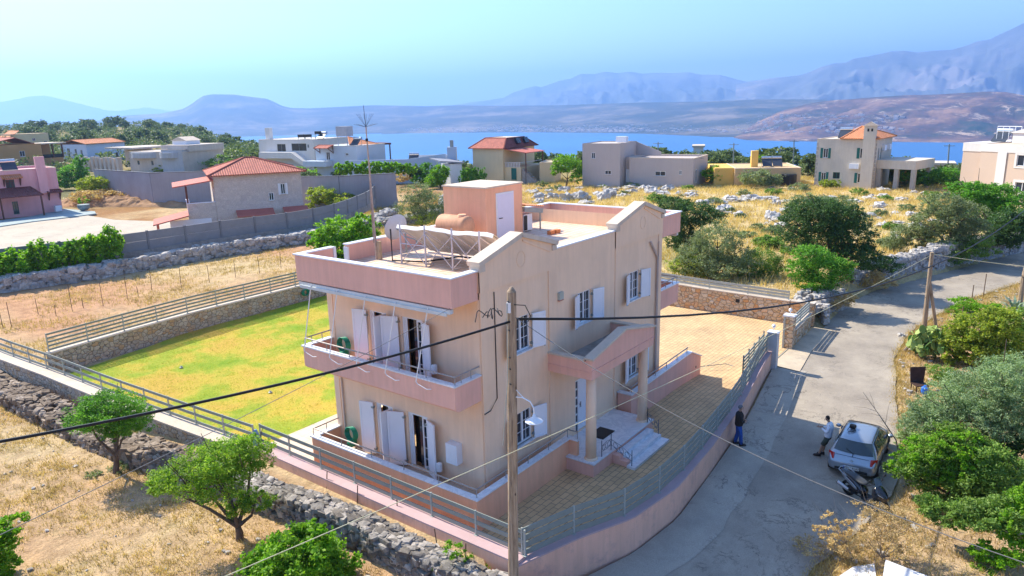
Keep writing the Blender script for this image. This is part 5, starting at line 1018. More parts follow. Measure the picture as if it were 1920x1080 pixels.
fr = Frame(bz(662, 330, .3), bz(711, 326, .3), .3); _, h = fr.uz(690, 272); shell(fr, rp, fr.w, 8, h, CR, name='cream_wing'); w = fr.w; _, zk = fr.uz(672, 257, 3)
tiled('roof', rp, fr, [[(-.4, -.4, h), (w+.4, -.4, h), (1.5, 4, zk)]], ORT); tiled('roof', rp, fr, [[(w+.4, -.4, h), (w+.4, 8.4, h), (1.5, 4, zk)]], ORT)
u, z = fr.uz(731, 270); m = MB(); fr.box(m, w+.1, u+.3, 0, 5, z-.1, z+.25); m.build('pergola_roof', BROWN, rp); m = MB(); fr.box(m, u-.1, u+.1, 0, .2, -.5, z-.1); m.build('pergola_post', BROWN, rp)
fr = Frame(bz(650, 342, .3), bz(838, 338, .3), .3); rp = root('blue_house', fr, 'long low pale blue house with a stepped parapet and a square chimney'); _, h = fr.uz(700, 300); BL = paint('sky_blue_render', (.44, .52, .62), .85, .05, .3)
m = MB(); _, hr = fr.uz(832, 288); MB().prism([tuple(fr.P(*q)) for q in ((0, 0, -1), (fr.w, 0, -1), (fr.w, 0, hr), (fr.w*.62, 0, h), (0, 0, h))], tuple(fr.d*.3)).build('wall', BL, rp); m = MB(); fr.box(m, 0, fr.w, .3, 10, -1, h-.7); m.build('roof_slab', CREAM, rp)
m = MB(); fr.box(m, fr.uz(770, 300)[0], fr.w, 9.7, 10, h-.7, h+.1); m.build('back_parapet', BL, rp); heater(fr, 'solar water heater on the low blue house roof', fr.uz(769, 280)[0], 4, h-.7)
a, z = fr.uz(838, 276); m = MB(); fr.box(m, a, a+1.6, -.2, 1.4, -.5, z); m.build('chimney', BL, rp); m = MB(); fr.box(m, a+.5, a+1.1, .3, .9, z, z+1.2); m.build('chimney_cowl', GREY, rp)
u0, _ = fr.uz(664, 315); u1, _ = fr.uz(730, 315); m = MB(); fr.box(m, u0, u1, -1.2, -.01, fr.uz(700, 318)[1], fr.uz(700, 312)[1]); m.build('balcony', BL, rp)
fr = Frame(bz(845, 342, .3), bz(867, 340, .3), .3); rp = root('shed', fr, 'small white shed with a dark mono pitch roof beside the blue house', 'shed'); _, h = fr.uz(855, 307); m = MB(); fr.box(m, 0, fr.w, 0, 3, -.5, h); m.build('wall', WHITE, rp); MB().prism([tuple(fr.P(*q)) for q in ((-2.2, -.4, h+.5), (fr.w+.3, -.4, h), (fr.w+.3, 3.2, h+.35), (-2.2, 3.2, h+.9))], (0, 0, .2)).build('roof', paint('slate_sheet', (.30, .30, .34), .6), rp)
# --- yellow house with mansard roof
fr = Frame(bz(888, 337, .3), bz(944, 339, .3), .3); YL = paint('pale_yellow_render', (.66, .54, .34), .85, .05, .3, streak=.06); rp = root('yellow_house', fr, 'pale yellow house with a red mansard roof and skylights'); _, h = fr.uz(915, 279); shell(fr, rp, fr.w, 11, h, YL); w = fr.w; _, zk = fr.uz(930, 260, 2)
tiled('roof', rp, fr, [[(-.5, -.5, h), (w+.5, -.5, h), (w-.8, 2.5, zk), (1.2, 2.5, zk)]], REDT); tiled('roof', rp, fr, [[(w+.5, -.5, h), (w+.5, 11.5, h), (w-.8, 8.5, zk), (w-.8, 2.5, zk)]], DKT); tiled('roof', rp, fr, [[(-.5, 11.5, h), (-.5, -.5, h), (1.2, 2.5, zk), (1.2, 8.5, zk)]], REDT)
m = MB(); fr.box(m, 1.1, w-.7, 2.4, 8.6, zk-.05, zk+.12); m.build('roof_deck', CREAM, rp)
for d in (4.2, 7): q = [fr.P(w+.25, d, h+.62), fr.P(w+.25, d+1.3, h+.62), fr.P(w-.2, d+1.3, h+1.55), fr.P(w-.2, d, h+1.55)]; MB().prism([tuple(p) for p in q], tuple(fr.u*.3+Vector((0, 0, .2)))).build('skylight', GL, rp)
_, zb = fr.uz(960, 313, 1); _, zr = fr.uz(960, 304, 1); m = MB(); fr.box(m, w+.01, w+3.3, .5, 10, -.5, zb); m.build('ground_floor', YL, rp)
bl = MB(); fr.box(bl, w+.01, w+3.3, .5, .65, zr-.08, zr); fr.box(bl, w+3.15, w+3.3, .65, 8, zr-.08, zr); [fr.box(bl, w+.1+k*.32, w+.22+k*.32, .52, .63, zb, zr-.08) for k in range(10)]; bl.build('balustrade', WW, rp)
m = MB(); zc = zb+2.5; MB().prism([tuple(fr.P(*q)) for q in ((w+.01, .5, zc+.5), (w+4.4, .5, zc-.1), (w+4.4, 7, zc-.1), (w+.01, 7, zc+.5))], (0, 0, .12)).build('canopy', CAN, rp)
for d in (.7, 6.6): m = MB(); fr.box(m, w+4.1, w+4.25, d, d+.15, -.5, zc-.1); m.build('canopy_post', BROWN, rp)
m = MB(); fr.box(m, w+1.4, w+2.4, .42, .499, .2, 2.2); m.build('shutter', GREEN, rp)
for k in range(8): m = MB(); fr.box(m, w+3.35+k*.4, w+3.75+k*.4, .7, 1.9, -.5, zb-.3-k*.33); m.build('step', CONC, rp)
fr = Frame(bz(1012, 347-8, .3), bz(1040, 339, .3), .3); rp = root('beige_house', fr, 'small low flat roofed house partly behind the bright green tree'); m = MB(); _, h = fr.uz(1020, 305); shell(fr, rp, fr.w, 6, h, YL, capm=CREAM)
# --- beige cubic house
TA = paint('taupe_render', (.52, .44, .40), .85, .04, .3, streak=.05); fr = Frame(bz(1092, 345, .3), bz(1162, 347, .3), .3); rp = root('taupe_house', fr, 'flat roofed taupe house with a two storey block and a long low wing'); _, h = fr.uz(1125, 269)
hs = [wpx(fr, rp, 1109, 286, 1116, 297.5), wpx(fr, rp, 1134, 319.5, 1146, 327)]; shell(fr, rp, fr.w, 8, h, TA, hs, par=.1); [win(fr, rp, *q) for q in hs]
m = MB(); _, h2 = fr.uz(1240, 297, 1.5); w0 = fr.w+.02; w1 = fr.uz(1299, 340, 1.5)[0]; f2 = Frame(fr.P(w0+1.0, 1.5, 0), fr.P(w1, 1.5, 0), .3); hs = [wpx(f2, rp, 1228, 321, 1248, 330), wpx(f2, rp, 1273, 319, 1278.5, 328)]
shell(f2, rp, f2.w, 9, h2, TA, hs, [(1.5, 2.6, .3, 2.4, 1)], par=.2, name='low_wing', capm=CREAM); win(f2, rp, *hs[0]); win(f2, rp, *hs[1]); win(f2, rp, 1.5, 2.6, .3, 2.4, side=1, uside=f2.w)
m = MB(); fr.box(m, w0, w0+.98, 2.6, 7, -1, h2+.1); m.build('link', TA, rp); f3 = Frame(fr.P(w0, 2.6, 0), fr.P(w0+1, 2.6, 0), .3); m = MB(); f3.box(m, .1, .9, -.05, -.001, .2, 2.3); m.build('door', UPVC, rp)
MB().prism([tuple(fr.P(*q)) for q in ((w0, 7.9, h2), (w0+4.2, 7.9, h2), (w0+4.2, 7.9, h2+.6), (w0, 7.9, h-.1))], tuple(fr.d*.2)).build('sloping_wall', TA, rp)
m = MB(); u, _ = fr.uz(1148, 265); fr.box(m, u-.9, u+.9, 4, 5, h, h+.9); m.build('water_tank', WHITE, rp)
# --- low yellow house
fr = Frame(bz(1377, 347, .3), bz(1500, 346, .3), .3); YE = paint('mustard_render', (.74, .46, .12), .85, .06, .3); rp = root('mustard_house', fr, 'low mustard yellow house with a flat roof and a square chimney'); _, h = fr.uz(1420, 316); shell(fr, rp, fr.w, 10, h, paint('tan_render', (.62, .42, .22), .85, .06, .3), capm=CREAM)
m = MB(); fr.box(m, -3, -.02, .8, 10, -1, h+.05); m.build('side_wing', YE, rp); a, z = fr.uz(1410, 283, 3); m = MB(); fr.box(m, a, a+1, 3, 4, h-.2, z); m.build('chimney', YE, rp)
heater(fr, 'solar water heater on the mustard house roof, left of the pair', fr.uz(1446, 305)[0], 4, h, s=.8); heater(fr, 'solar water heater on the mustard house roof, right of the pair', fr.uz(1458, 305)[0]+.6, 4, h, s=.8)
p = bz(1478, 346, .3); tag(MB().lathe(p, [(1.1, 0), (1.15, .2), (1.15, 1.5), (1.05, 1.6)], 18).build('round_tank', DARK, smooth=False), 'large black round tank in the dry grass beside the mustard house', 'water tank')
# --- villa with green shutters
fr = fpx(1526, 348, 1636, 353); SV = paint('sandy_render', (.62, .54, .44), .85, .07, .3, streak=.1, dirt=(.54, .46, .37)); rp = root('sandy_villa', fr, 'sandy villa with green shutters, orange hipped roof and tall chimney'); _, h = fr.uz(1580, 261.5); w = fr.w
hs = [wpx(fr, rp, 1544, 278, 1553.5, 296), wpx(fr, rp, 1613, 278, 1624, 297), wpx(fr, rp, 1540, 323, 1549, 340), wpx(fr, rp, 1608, 325, 1619, 343), wpx(fr, rp, 1562, 323, 1575, 335)]
sd_ = [(1.2, 1.9, 4.0, 6.0, 1), (2.5, 3.1, 4.0, 6.0, 1), (2.3, 3.2, 4.8+1.6, 5.6+1.6, 1), (5, 5.9, 6.4, 7.2, 1)]; sd_ = [(1.2, 1.8, 3.9, 5.6, 1), (2.6, 3.2, 3.9, 5.6, 1)]
shell(fr, rp, w, 9, h, SV, hs, sd_, capm=CREAM); [win(fr, rp, *q, sh=GREEN) for q in hs[:4]]; win(fr, rp, *hs[4], fm=GREEN); [win(fr, rp, *q[:4], side=1, uside=w, fm=GREY) for q in sd_]
QN = paint('quoin_stone', (.40, .36, .31), .9)
for u in (-.02, w-.33):
    for k in range(11): m = MB(); e = .35 if k % 2 else .22; fr.box(m, u if u < 0 else w-e+.02, u+e if u < 0 else w+.02, -.03, .3, .1+k*.58, .52+k*.58); m.build('quoin', QN, rp)
m = MB(); a, z = fr.uz(1641, 236); a = w-1.7; fr.box(m, a, a+1.6, -.55, -.001, -1, z); m.build('chimney', SV, rp); MB().prism([tuple(fr.P(*q)) for q in ((a-.15, -.7, z), (a+1.75, -.7, z), (a+1.75, .2, z), (a-.15, .2, z))], (0, 0, .12)).prism([tuple(fr.P(*q)) for q in ((a, -.6, z+.12), (a+1.6, -.6, z+.12), (a+.8, -.6, z+.6))], tuple(fr.d*.7)).build('chimney_cap', CREAM, rp)
for k in (.45, .95): m = MB(); fr.box(m, a+k, a+k+.25, -.57, -.55, z-.75, z-.35); m.build('flue_opening', DARK, rp)
ul = fr.uz(1580, 261)[0]; ul = w*.42; zk = fr.uz(1636, 238, 4)[1]
tiled('roof', rp, fr, [[(ul, -.4, h+.05), (w+.4, -.4, h+.05), (w-3.2, 4.5, zk)]], ORT); tiled('roof', rp, fr, [[(w+.4, -.4, h+.05), (w+.4, 9.4, h+.05), (w-3.2, 4.5, zk)]], ORT); tiled('roof', rp, fr, [[(w+.4, 9.4, h+.05), (ul, 9.4, h+.05), (w-3.2, 4.5, zk)]], ORT); tiled('roof', rp, fr, [[(ul, 9.4, h+.05), (ul, -.4, h+.05), (w-3.2, 4.5, zk)]], ORT)
for q in (3.2, 6.0): m = MB(); f4 = [w+.01, w+.35]; fr.box(m, w+.01, w+.4, q, q+1.1, h-1.7, h-.9); m.build('air_unit', WHITE, rp)
m = MB(); u, z = fr.uz(1597, 316); fr.box(m, u-.3, u+1.0, -.4, -.01, z, z+.7); m.build('air_unit', WHITE, rp)
heater(fr, 'solar water heater on the sandy villa roof', fr.uz(1573, 250)[0], 4, h)
f5 = Frame(fr.P(w+.02, 1.0, 0), fr.P(w+5.2, .2, 0), .3); zp_ = 3.3; m = MB(); f5.box(m, 0, f5.w, 0, 7, zp_-.6, zp_+.6); m.build('porch_roof', SV, rp)
for u in (0., f5.w*.46, f5.w-.6): m = MB(); f5.box(m, u+.02, u+.6, .05, .6, -1, zp_-.6); m.build('porch_pillar', STEEL if False else QN, rp)
m = MB(); f5.box(m, f5.w-.6, f5.w-.05, 5.5, 6, -1, zp_-.6); m.build('porch_pillar', QN, rp); m = MB(); f5.box(m, .2, 2, 6.9, 7, 0, zp_-.6); m.build('porch_back_wall', paint('orange_render', (.75, .42, .12), .85), rp)
# --- building at the right edge
fr = Frame(bz(1795, 372, .3), bz(1835, 376, .3), .3); RB = paint('fawn_render', (.58, .44, .34), .85, .04, .3); rp = root('fawn_building', fr, 'fawn building with white bands and railed roof at the right edge', 'building'); _, h = fr.uz(1820, 268)
f6 = Frame(fr.P(fr.w, -.8, 0), fr.P(fr.w+9, -1.6, 0), .3)
shell(fr, rp, fr.w, 10, h, RB, name='wall'); m = MB(); fr.box(m, -.05, fr.w-.001, -.06, 10, h-1.0, h+.02); m.build('white_band', WW, rp)
hs = [wpx(f6, rp, 1908, 291, 1935, 312), wpx(f6, rp, 1904, 342, 1930, 360)]; shell(f6, rp, f6.w, 10, h-.0, RB, hs, name='wing'); [win(f6, rp, *q, mull=1) for q in hs]
for q in hs: m = MB(); a, b, c, d = q; f6.box(m, a-.25, a, -.05, -.001, c-.25, d+.25); f6.box(m, b, b+.25, -.05, -.001, c-.25, d+.25); f6.box(m, a, b, -.05, -.001, d, d+.25); f6.box(m, a, b, -.05, -.001, c-.25, c); m.build('window_surround', WW, rp)
m = MB(); f6.box(m, -.04, f6.w+.05, -.06, -.001, h-.9, h+.05); m.build('white_band', WW, rp); m = MB(); a, _ = f6.uz(1880, 320); f6.box(m, a-.8, a+.3, -.10, -.061, 0, h-.9); m.build('white_pilaster', WW, rp)
heater(fr, 'solar water heater on the fawn building roof', fr.w*.9, 4, h); m = MB(); f6.box(m, 1.5, 12, 3, 9, h, h+1.2); m.build('rooftop_room', WW, rp); MB().prism([tuple(f6.P(*q)) for q in ((1.2, 2.8, h+1.2), (12.4, 2.8, h+1.2), (7, 2.8, h+2.9))], tuple(f6.d*6)).build('rooftop_roof', WW, rp)
rl_ = MB()
for k in range(5): u = k*.7; rl_.cyl(fr.P(fr.w*.75+u, 3, h), fr.P(fr.w*.75+u, 3, h+1.9), .03, n=5)
rl_.tube([fr.P(fr.w*.75, 3, h+1.9), fr.P(fr.w*.75+2.8, 3, h+1.9)], .04, 5); rl_.build('roof_frame', WHITE, rp)
# far white and orange roofs among the trees, distant lamp posts
for i, (px, py, w_, h_, m_, l) in enumerate([(1057*1.0, 0, 0, 0, WW, '')][:0] + [(1300, 284, 2.2, 1.3, WW, 'tiny pale flat house among the olive trees left of the mustard house'), (1668, 320, 10, 1.5, CREAM, 'low long pale roof seen beyond the porch of the sandy villa'), (272, 0, 0, 0, WW, '')][:2]):
    d = 170 if i == 0 else 150; A = bd(px, py, d); fr = Frame(A, bd(px+20, py, d), A.z); rp = root('low_house', fr, l); m = MB(); fr.box(m, 0, w_, 0, 5, -3, h_-.4); m.build('wall', m_, rp); m = MB(); fr.box(m, -.3, w_+.3, -.3, 5.3, h_-.4, h_); m.build('roof', CREAM, rp)
for px, py0, py1, d in ((1234, 292, 266, 135), (1376, 300, 268, 140), (1309, 316, 293, 120), (1489, 290, 262, 150), (1463, 300, 278, 145), (1780, 300, 270, 140)):
    b = bd(px, py0, d); t = bd(px, py1, d); r = empty('distant_pole', b, 'thin utility pole standing among the distant olive trees', 'utility pole', 'distant utility poles'); MB().cyl(b-Vector((0, 0, 4)), t, .14, .1, 6).build('pole', GREY, r); MB().beam(t-rt*.9-Vector((0, 0, .3)), t+rt*.9-Vector((0, 0, .3)), .1, .1).build('crossarm', GREY, r)
# ================================================================ vegetation and rocks
def ground_at(px, py):
    d = ray(px, py); z = 0.
    for _ in range(12): p = C + d*((z-CZ)/d.z); z = .5*z+.5*H(p.x, p.y)
    p = C + d*((z-CZ)/d.z); return p
def leaves(cen, l, w, up=.35, curl=0.):
    n = len(cen); a = nr.normal(0, 1, (n, 3)); a[:, 2] *= .7; a /= np.linalg.norm(a, axis=1)[:, None]
    b = nr.normal(0, 1, (n, 3)); b[:, 2] *= (1-up); b -= a*(a*b).sum(1)[:, None]; b /= np.linalg.norm(b, axis=1)[:, None]
    s = nr.uniform(.65, 1.3, (n, 1)); V = np.empty((n, 4, 3))
    V[:, 0] = cen-a*l*s/2; V[:, 1] = cen+b*w*s/2+a*l*.08; V[:, 2] = cen+a*l*s/2; V[:, 3] = cen-b*w*s/2+a*l*.08
    F = np.arange(n*4).reshape(n, 4); return V.reshape(-1, 3), F
def blob_points(blobs, n, clump=.3, dens=30, shell=.55, flat=1.):
    """points gathered in twig-like clumps spread through ellipsoids (c, (rx, ry, rz))"""
    vol = np.array([r[0]*r[1]+r[1]*r[2]+r[0]*r[2] for _, r in blobs]); vol /= vol.sum(); out = []
    for (c, r), q in zip(blobs, vol):
        m = max(6, int(n*q)); k = max(4, m//dens); u = nr.normal(0, 1, (k, 3)); u /= np.linalg.norm(u, axis=1)[:, None]
        rad = shell+(1.02-shell)*nr.random((k, 1))**.6; rad *= 1+.12*np.sin(u[:, :1]*5+u[:, 1:2]*4+c[0])
        cc = u*rad*np.array(r); idx = nr.integers(0, k, m); rs = np.array(r)*clump*nr.uniform(.5, 1.3, (k, 1))[idx]
        out.append(np.array(c)+cc[idx]+nr.normal(0, .42, (m, 3))*rs*np.array([1, 1, flat]))
    return np.concatenate(out)
LM = dict(
    olive=leafmat('olive_leaves', (.15, .20, .09), (.34, .39, .21), .3), paleolive=leafmat('pale_olive_leaves', (.18, .27, .13), (.38, .50, .28), .3),
    green=leafmat('green_leaves', (.06, .21, .02), (.22, .46, .06), .4), bright=leafmat('bright_leaves', (.09, .26, .012), (.30, .52, .04), .45),
    yellow=leafmat('yellow_green_leaves', (.16, .26, .03), (.46, .50, .08), .45), dark=leafmat('dark_leaves', (.035, .085, .025), (.11, .20, .06), .3),
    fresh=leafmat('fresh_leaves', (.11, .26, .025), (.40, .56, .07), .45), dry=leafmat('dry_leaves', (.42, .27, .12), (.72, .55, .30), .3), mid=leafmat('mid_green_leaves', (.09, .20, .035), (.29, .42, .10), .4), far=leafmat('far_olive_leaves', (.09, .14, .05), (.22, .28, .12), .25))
BARK = paint('bark', (.13, .09, .065), .9, .35, 6, bumpv=.6, bscale=14); BARKG = paint('grey_bark', (.28, .23, .18), .9, .3, 6, bumpv=.6, bscale=14)
def trunk(root, base_, tops, r, mat=BARK, fork=.35, name='trunk'):
    mb = MB(); b = Vector(base_); top = sum((Vector(t) for t in tops), Vector())/len(tops); f = b.lerp(top, fork); f.x += r*rng.uniform(-1, 1); f.y += r*rng.uniform(-1, 1)
    mb.tube([b-Vector((0, 0, .3)), b.lerp(f, .5)+Vector((r*.4, 0, 0)), f], r*1.25, 8, r*.8)
    for t in tops:
        t = Vector(t); m1 = f.lerp(t, .45)+Vector((rng.uniform(-1, 1), rng.uniform(-1, 1), rng.uniform(-.3, .6)))*r*1.6; mb.tube([f, m1, t], r*.62, 6, r*.16)
        for _ in range(3): e = t+Vector((rng.uniform(-1, 1), rng.uniform(-1, 1), rng.uniform(.0, .9)))*(t-f).length*.45; mb.tube([m1.lerp(t, rng.uniform(.2, .8)), (m1+e)/2+Vector((0, 0, r)), e], r*.28, 5, r*.08)
    return mb.build(name, mat, root)
def plant(name, label, base_px, blobs_px, n, leaf, mat, cat='tree', zb=None, dd=0., tr=.0, clump=.3, dens=28, shell=.5, depth=1., group=None, bark=BARK, ratio=.45, part='crown', up=.35, fork=.3):
    """base_px: foot of the plant in the photograph; blobs give the crown, at the plant's own distance"""
    b = ground_at(*base_px) if zb is None else bz(*base_px, zb); D = math.hypot(b.x-CX, b.y-CY)+dd; bl = []
    for q in blobs_px:
        x, y, rx, ry = q[:4]; off = q[4] if len(q) > 4 else rng.uniform(-.25, .25)*rx/FPX*D
        c = bd(x, y, D+off); m = (c-C).dot(fw)/FPX; bl.append(((c.x, c.y, c.z), (rx*m, rx*m*depth, ry*m)))
    r = empty(name, b, label, cat, group)
    n = int(n*(1.7 if b.x < 75 else 1.3)); pts = blob_points(bl, n, clump, int(dens*1.35), shell); g = np.array([b.x, b.y, b.z]); pts[:, 2] = np.maximum(pts[:, 2], b.z+.02+nr.random(len(pts))*.1)
    V, F = leaves(pts, leaf, leaf*ratio, up); np_mesh(part, V, F, LM[mat], r)
    if tr: trunk(r, b, [Vector(c)+Vector((0, 0, -q[2]*.1)) for c, q in bl], tr, bark, fork)
    return r
# near left field
plant('young_tree', 'rounded green umbrella shaped tree in the dry field at the left', (214, 886), [(205, 772, 62, 34), (160, 782, 40, 24), (250, 785, 38, 26), (195, 755, 45, 20), (225, 800, 40, 20)], 15000, .085, 'green', tr=.11, clump=.26, dens=34, shell=.35, fork=.3)
plant('young_tree', 'sparse yellow green tree with visible branches between field and stone wall', (448, 1012), [(435, 862, 60, 38), (345, 893, 62, 30), (470, 850, 42, 36), (395, 860, 55, 32), (480, 935, 34, 24), (410, 905, 55, 25), (300, 910, 30, 14), (445, 945, 30, 22)], 17000, .085, 'fresh', tr=.12, clump=.24, dens=36, shell=.4, fork=.22)
plant('fig_bush', 'bright green large leaved bush at the bottom left of centre', (560, 1110), [(560, 1035, 75, 42), (615, 1058, 60, 36), (505, 1062, 55, 32), (575, 1000, 34, 22), (560, 1075, 100, 35), (470, 1085, 30, 22)], 12000, .11, 'bright', 'bush', zb=-1., tr=.06, clump=.2, dens=30, ratio=.75)
plant('bush', 'bright green leafy bush cut off at the left edge of the dry field', (0, 1085), [(18, 987, 32, 14), (-5, 1010, 32, 22), (0, 1060, 34, 34), (-40, 1040, 50, 50)], 4500, .11, 'bright', 'bush', zb=-1., tr=.05, ratio=.7)
plant('weed', 'bright green weeds growing on the old stone wall by the utility pole', (860, 1065), [(852, 1030, 22, 12), (872, 1052, 16, 8), (825, 1068, 14, 8), (890, 1078, 30, 10)], 1500, .07, 'bright', 'weeds', zb=-.3, ratio=.6)
plant('weed', 'small dry olive tuft of weeds at the foot of the umbrella shaped tree', (205, 885), [(175, 895, 16, 9), (225, 880, 22, 12)], 900, .07, 'olive', 'weeds')
# behind the villa
plant('fig_tree', 'bright yellow green tree behind the villa roof, left of the dish', (642, 505), [(640, 432, 46, 24), (602, 452, 28, 20), (685, 425, 26, 26), (650, 462, 50, 24), (640, 490, 50, 20)], 9000, .22, 'bright', zb=0, tr=.14, clump=.24, ratio=.7)
plant('olive_tree', 'grey green olive tree behind the roof tank beside the panel fence', (790, 424), [(782, 362, 30, 20), (800, 384, 36, 26), (768, 392, 26, 22), (812, 400, 28, 20)], 9000, .16, 'olive', zb=0, tr=.14, clump=.25)
plant('bush', 'small yellow green bush at the foot of the olive tree behind the tank', (800, 428), [(800, 412, 26, 12)], 900, .14, 'yellow', 'bush', zb=0)
# right of the villa
plant('olive_tree', 'dark olive tree just right of the villa roof balcony', (1290, 478), [(1262, 385, 34, 18), (1300, 400, 42, 26), (1270, 430, 34, 32), (1330, 405, 30, 16), (1290, 455, 36, 24)], 14000, .15, 'dark', tr=.16, clump=.22)
plant('olive_tree', 'grey green bushy olive tree behind the golden stone wall', (1342, 520), [(1345, 450, 42, 34), (1310, 480, 42, 30), (1382, 475, 30, 34), (1350, 500, 55, 18), (1290, 497, 30, 18)], 16000, .13, 'olive', tr=.14, clump=.22)
plant('bush', 'yellow green scrub in front of the bushy olive tree behind the wall', (1290, 520), [(1285, 497, 34, 20), (1315, 505, 30, 14)], 3500, .12, 'yellow', 'bush')
plant('bush', 'low olive green scrub between the two big olive trees', (1430, 520), [(1430, 490, 36, 26), (1405, 510, 28, 14), (1455, 500, 22, 20)], 5500, .12, 'mid', 'bush')
plant('dead_bush', 'bare grey dead bush above the golden stone wall', (1405, 528), [(1405, 510, 14, 10)], 60, .1, 'dry', 'bush', tr=.035, bark=BARKG, fork=.1)
plant('olive_tree', 'large dark green olive tree in the centre of the golden field', (1560, 530), [(1530, 395, 52, 26), (1495, 425, 42, 32), (1560, 410, 50, 34), (1595, 445, 48, 34), (1540, 455, 60, 36), (1610, 480, 40, 22), (1590, 405, 30, 20)], 26000, .14, 'dark', tr=.2, clump=.2)
plant('olive_tree', 'pale topped olive tree merging into the large dark olive tree', (1525, 500), [(1515, 385, 44, 20), (1560, 385, 46, 18), (1600, 415, 36, 20), (1490, 405, 28, 20)], 9000, .14, 'olive', tr=.1, clump=.2)
plant('bush', 'vivid green bush in front of the large dark olive tree', (1540, 560), [(1520, 480, 34, 22), (1550, 505, 40, 26), (1500, 505, 26, 18), (1530, 530, 40, 14), (1580, 500, 22, 16)], 9000, .14, 'green', 'bush')
plant('bush', 'dark low bush at the left end of the far drystone wall', (1640, 520), [(1640, 490, 34, 18), (1665, 500, 26, 10)], 3500, .12, 'dark', 'bush')
plant('bush', 'small grey green bush left of the pale olive on the right', (1690, 470), [(1690, 440, 22, 20), (1672, 455, 20, 14)], 3500, .12, 'olive', 'bush')
plant('olive_tree', 'wide grey green olive tree behind the far drystone wall', (1790, 488), [(1775, 385, 38, 24), (1745, 415, 34, 26), (1800, 405, 44, 30), (1825, 440, 36, 30), (1770, 450, 48, 26), (1720, 445, 24, 20)], 22000, .15, 'olive', tr=.2, clump=.2)
plant('olive_tree', 'light green leafy shrub low in front of the wide olive tree', (1800, 500), [(1800, 465, 40, 18), (1840, 462, 30, 20), (1780, 480, 36, 12)], 6000, .13, 'mid', 'tree', clump=.2)
plant('carob_tree', 'dense dark green carob tree at the right edge behind the olives', (1850, 450), [(1825, 362, 40, 20), (1865, 372, 44, 28), (1895, 400, 38, 34), (1800, 352, 24, 12), (1850, 400, 40, 30), (1905, 440, 26, 30)], 20000, .2, 'green', tr=.2, clump=.2, dd=2)
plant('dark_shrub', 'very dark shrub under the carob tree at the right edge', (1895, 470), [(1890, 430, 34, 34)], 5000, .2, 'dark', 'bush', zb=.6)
plant('flowering_shrub', 'yellow flowering shrub cut off at the right edge', (1915, 440), [(1912, 395, 10, 4), (1908, 410, 12, 4), (1914, 419, 10, 4), (1910, 433, 9, 4), (1925, 400, 14, 30)], 1600, .2, 'yellow', 'bush', zb=.4)
# right foreground
plant('olive_tree', 'large pale silver green olive tree at the right edge by the road', (1880, 900), [(1830, 735, 70, 34), (1895, 705, 60, 38), (1770, 765, 56, 32), (1880, 770, 70, 44), (1730, 790, 34, 22), (1930, 760, 60, 60), (1820, 785, 60, 30)], 36000, .10, 'paleolive', zb=-1.2, tr=.14, clump=.2, ratio=.28, dd=-2)
plant('laurel_bush', 'dense bright green leafy bush beside the parked car', (1800, 960), [(1785, 850, 62, 44), (1725, 868, 44, 30), (1850, 880, 60, 56), (1790, 910, 70, 40), (1845, 935, 60, 30), (1795, 820, 40, 24), (1690, 880, 26, 16)], 26000, .10, 'mid', 'bush', zb=-1., tr=.09, clump=.2, ratio=.5)
plant('laurel_bush', 'light green shoots on the front of the leafy bush by the car', (1760, 950), [(1745, 850, 44, 26), (1800, 835, 40, 26), (1770, 880, 40, 26), (1700, 870, 30, 18), (1820, 870, 34, 30)], 8000, .095, 'bright', 'bush', zb=-1., clump=.16, dd=-.4, ratio=.5, shell=.9)
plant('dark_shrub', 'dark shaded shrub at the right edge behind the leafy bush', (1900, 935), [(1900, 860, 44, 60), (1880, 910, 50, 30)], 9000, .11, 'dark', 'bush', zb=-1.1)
plant('bush', 'yellow green fig like bush above the silver olive tree', (1850, 700), [(1835, 612, 46, 26), (1875, 600, 40, 24), (1795, 632, 34, 24), (1880, 640, 44, 28), (1835, 655, 50, 24), (1780, 660, 24, 20)], 13000, .13, 'yellow', 'bush', zb=-.6, tr=.06, clump=.22, ratio=.6)
plant('bush', 'green bush with stones in the verge near the agave', (1820, 590), [(1812, 570, 26, 12), (1790, 585, 20, 10), (1850, 578, 30, 10)], 2600, .13, 'bright', 'bush', zb=-.4)
plant('bush', 'olive green bush beside the brown metal chair', (1765, 725), [(1770, 700, 30, 14), (1790, 715, 30, 12)], 2200, .10, 'mid', 'bush', zb=-.7)
plant('dry_bush', 'dry straw coloured bush with orange seed heads beside the scooter', (1655, 1055), [(1650, 985, 46, 34), (1690, 985, 46, 30), (1630, 960, 40, 18), (1670, 1020, 30, 22), (1625, 1000, 40, 26), (1700, 1015, 50, 26), (1600, 985, 30, 16)], 5200, .055, 'dry', 'bush', zb=-1.05, tr=.03, clump=.22, bark=BARKG, fork=.12, shell=.4)
plant('dry_bush', 'dry orange flowered twigs reaching over the road at the bottom', (1610, 1060), [(1560, 1000, 26, 9), (1520, 1022, 34, 6), (1570, 980, 12, 10), (1535, 990, 14, 8), (1590, 1030, 30, 9), (1540, 1045, 8, 5), (1590, 1060, 30, 10), (1550, 965, 12, 7), (1580, 1015, 26, 12)], 3200, .06, 'dry', 'bush', zb=-1.05, tr=.022, clump=.3, bark=BARKG, fork=.08)
plant('vine', 'bright green vine shoots at the lower right corner', (1880, 1090), [(1850, 1020, 14, 8), (1885, 985, 12, 30), (1905, 1040, 22, 22), (1870, 1045, 26, 9), (1850, 1060, 24, 14), (1830, 1030, 18, 8)], 3000, .09, 'bright', 'vine', zb=-1.1, ratio=.7)
plant('bush', 'mid green leafy bush filling the lower right below the dark shrub', (1850, 1040), [(1840, 965, 50, 24), (1780, 965, 40, 20), (1890, 960, 44, 30), (1740, 945, 26, 18)], 9000, .10, 'mid', 'bush', zb=-1.1, clump=.22, dd=-.6)
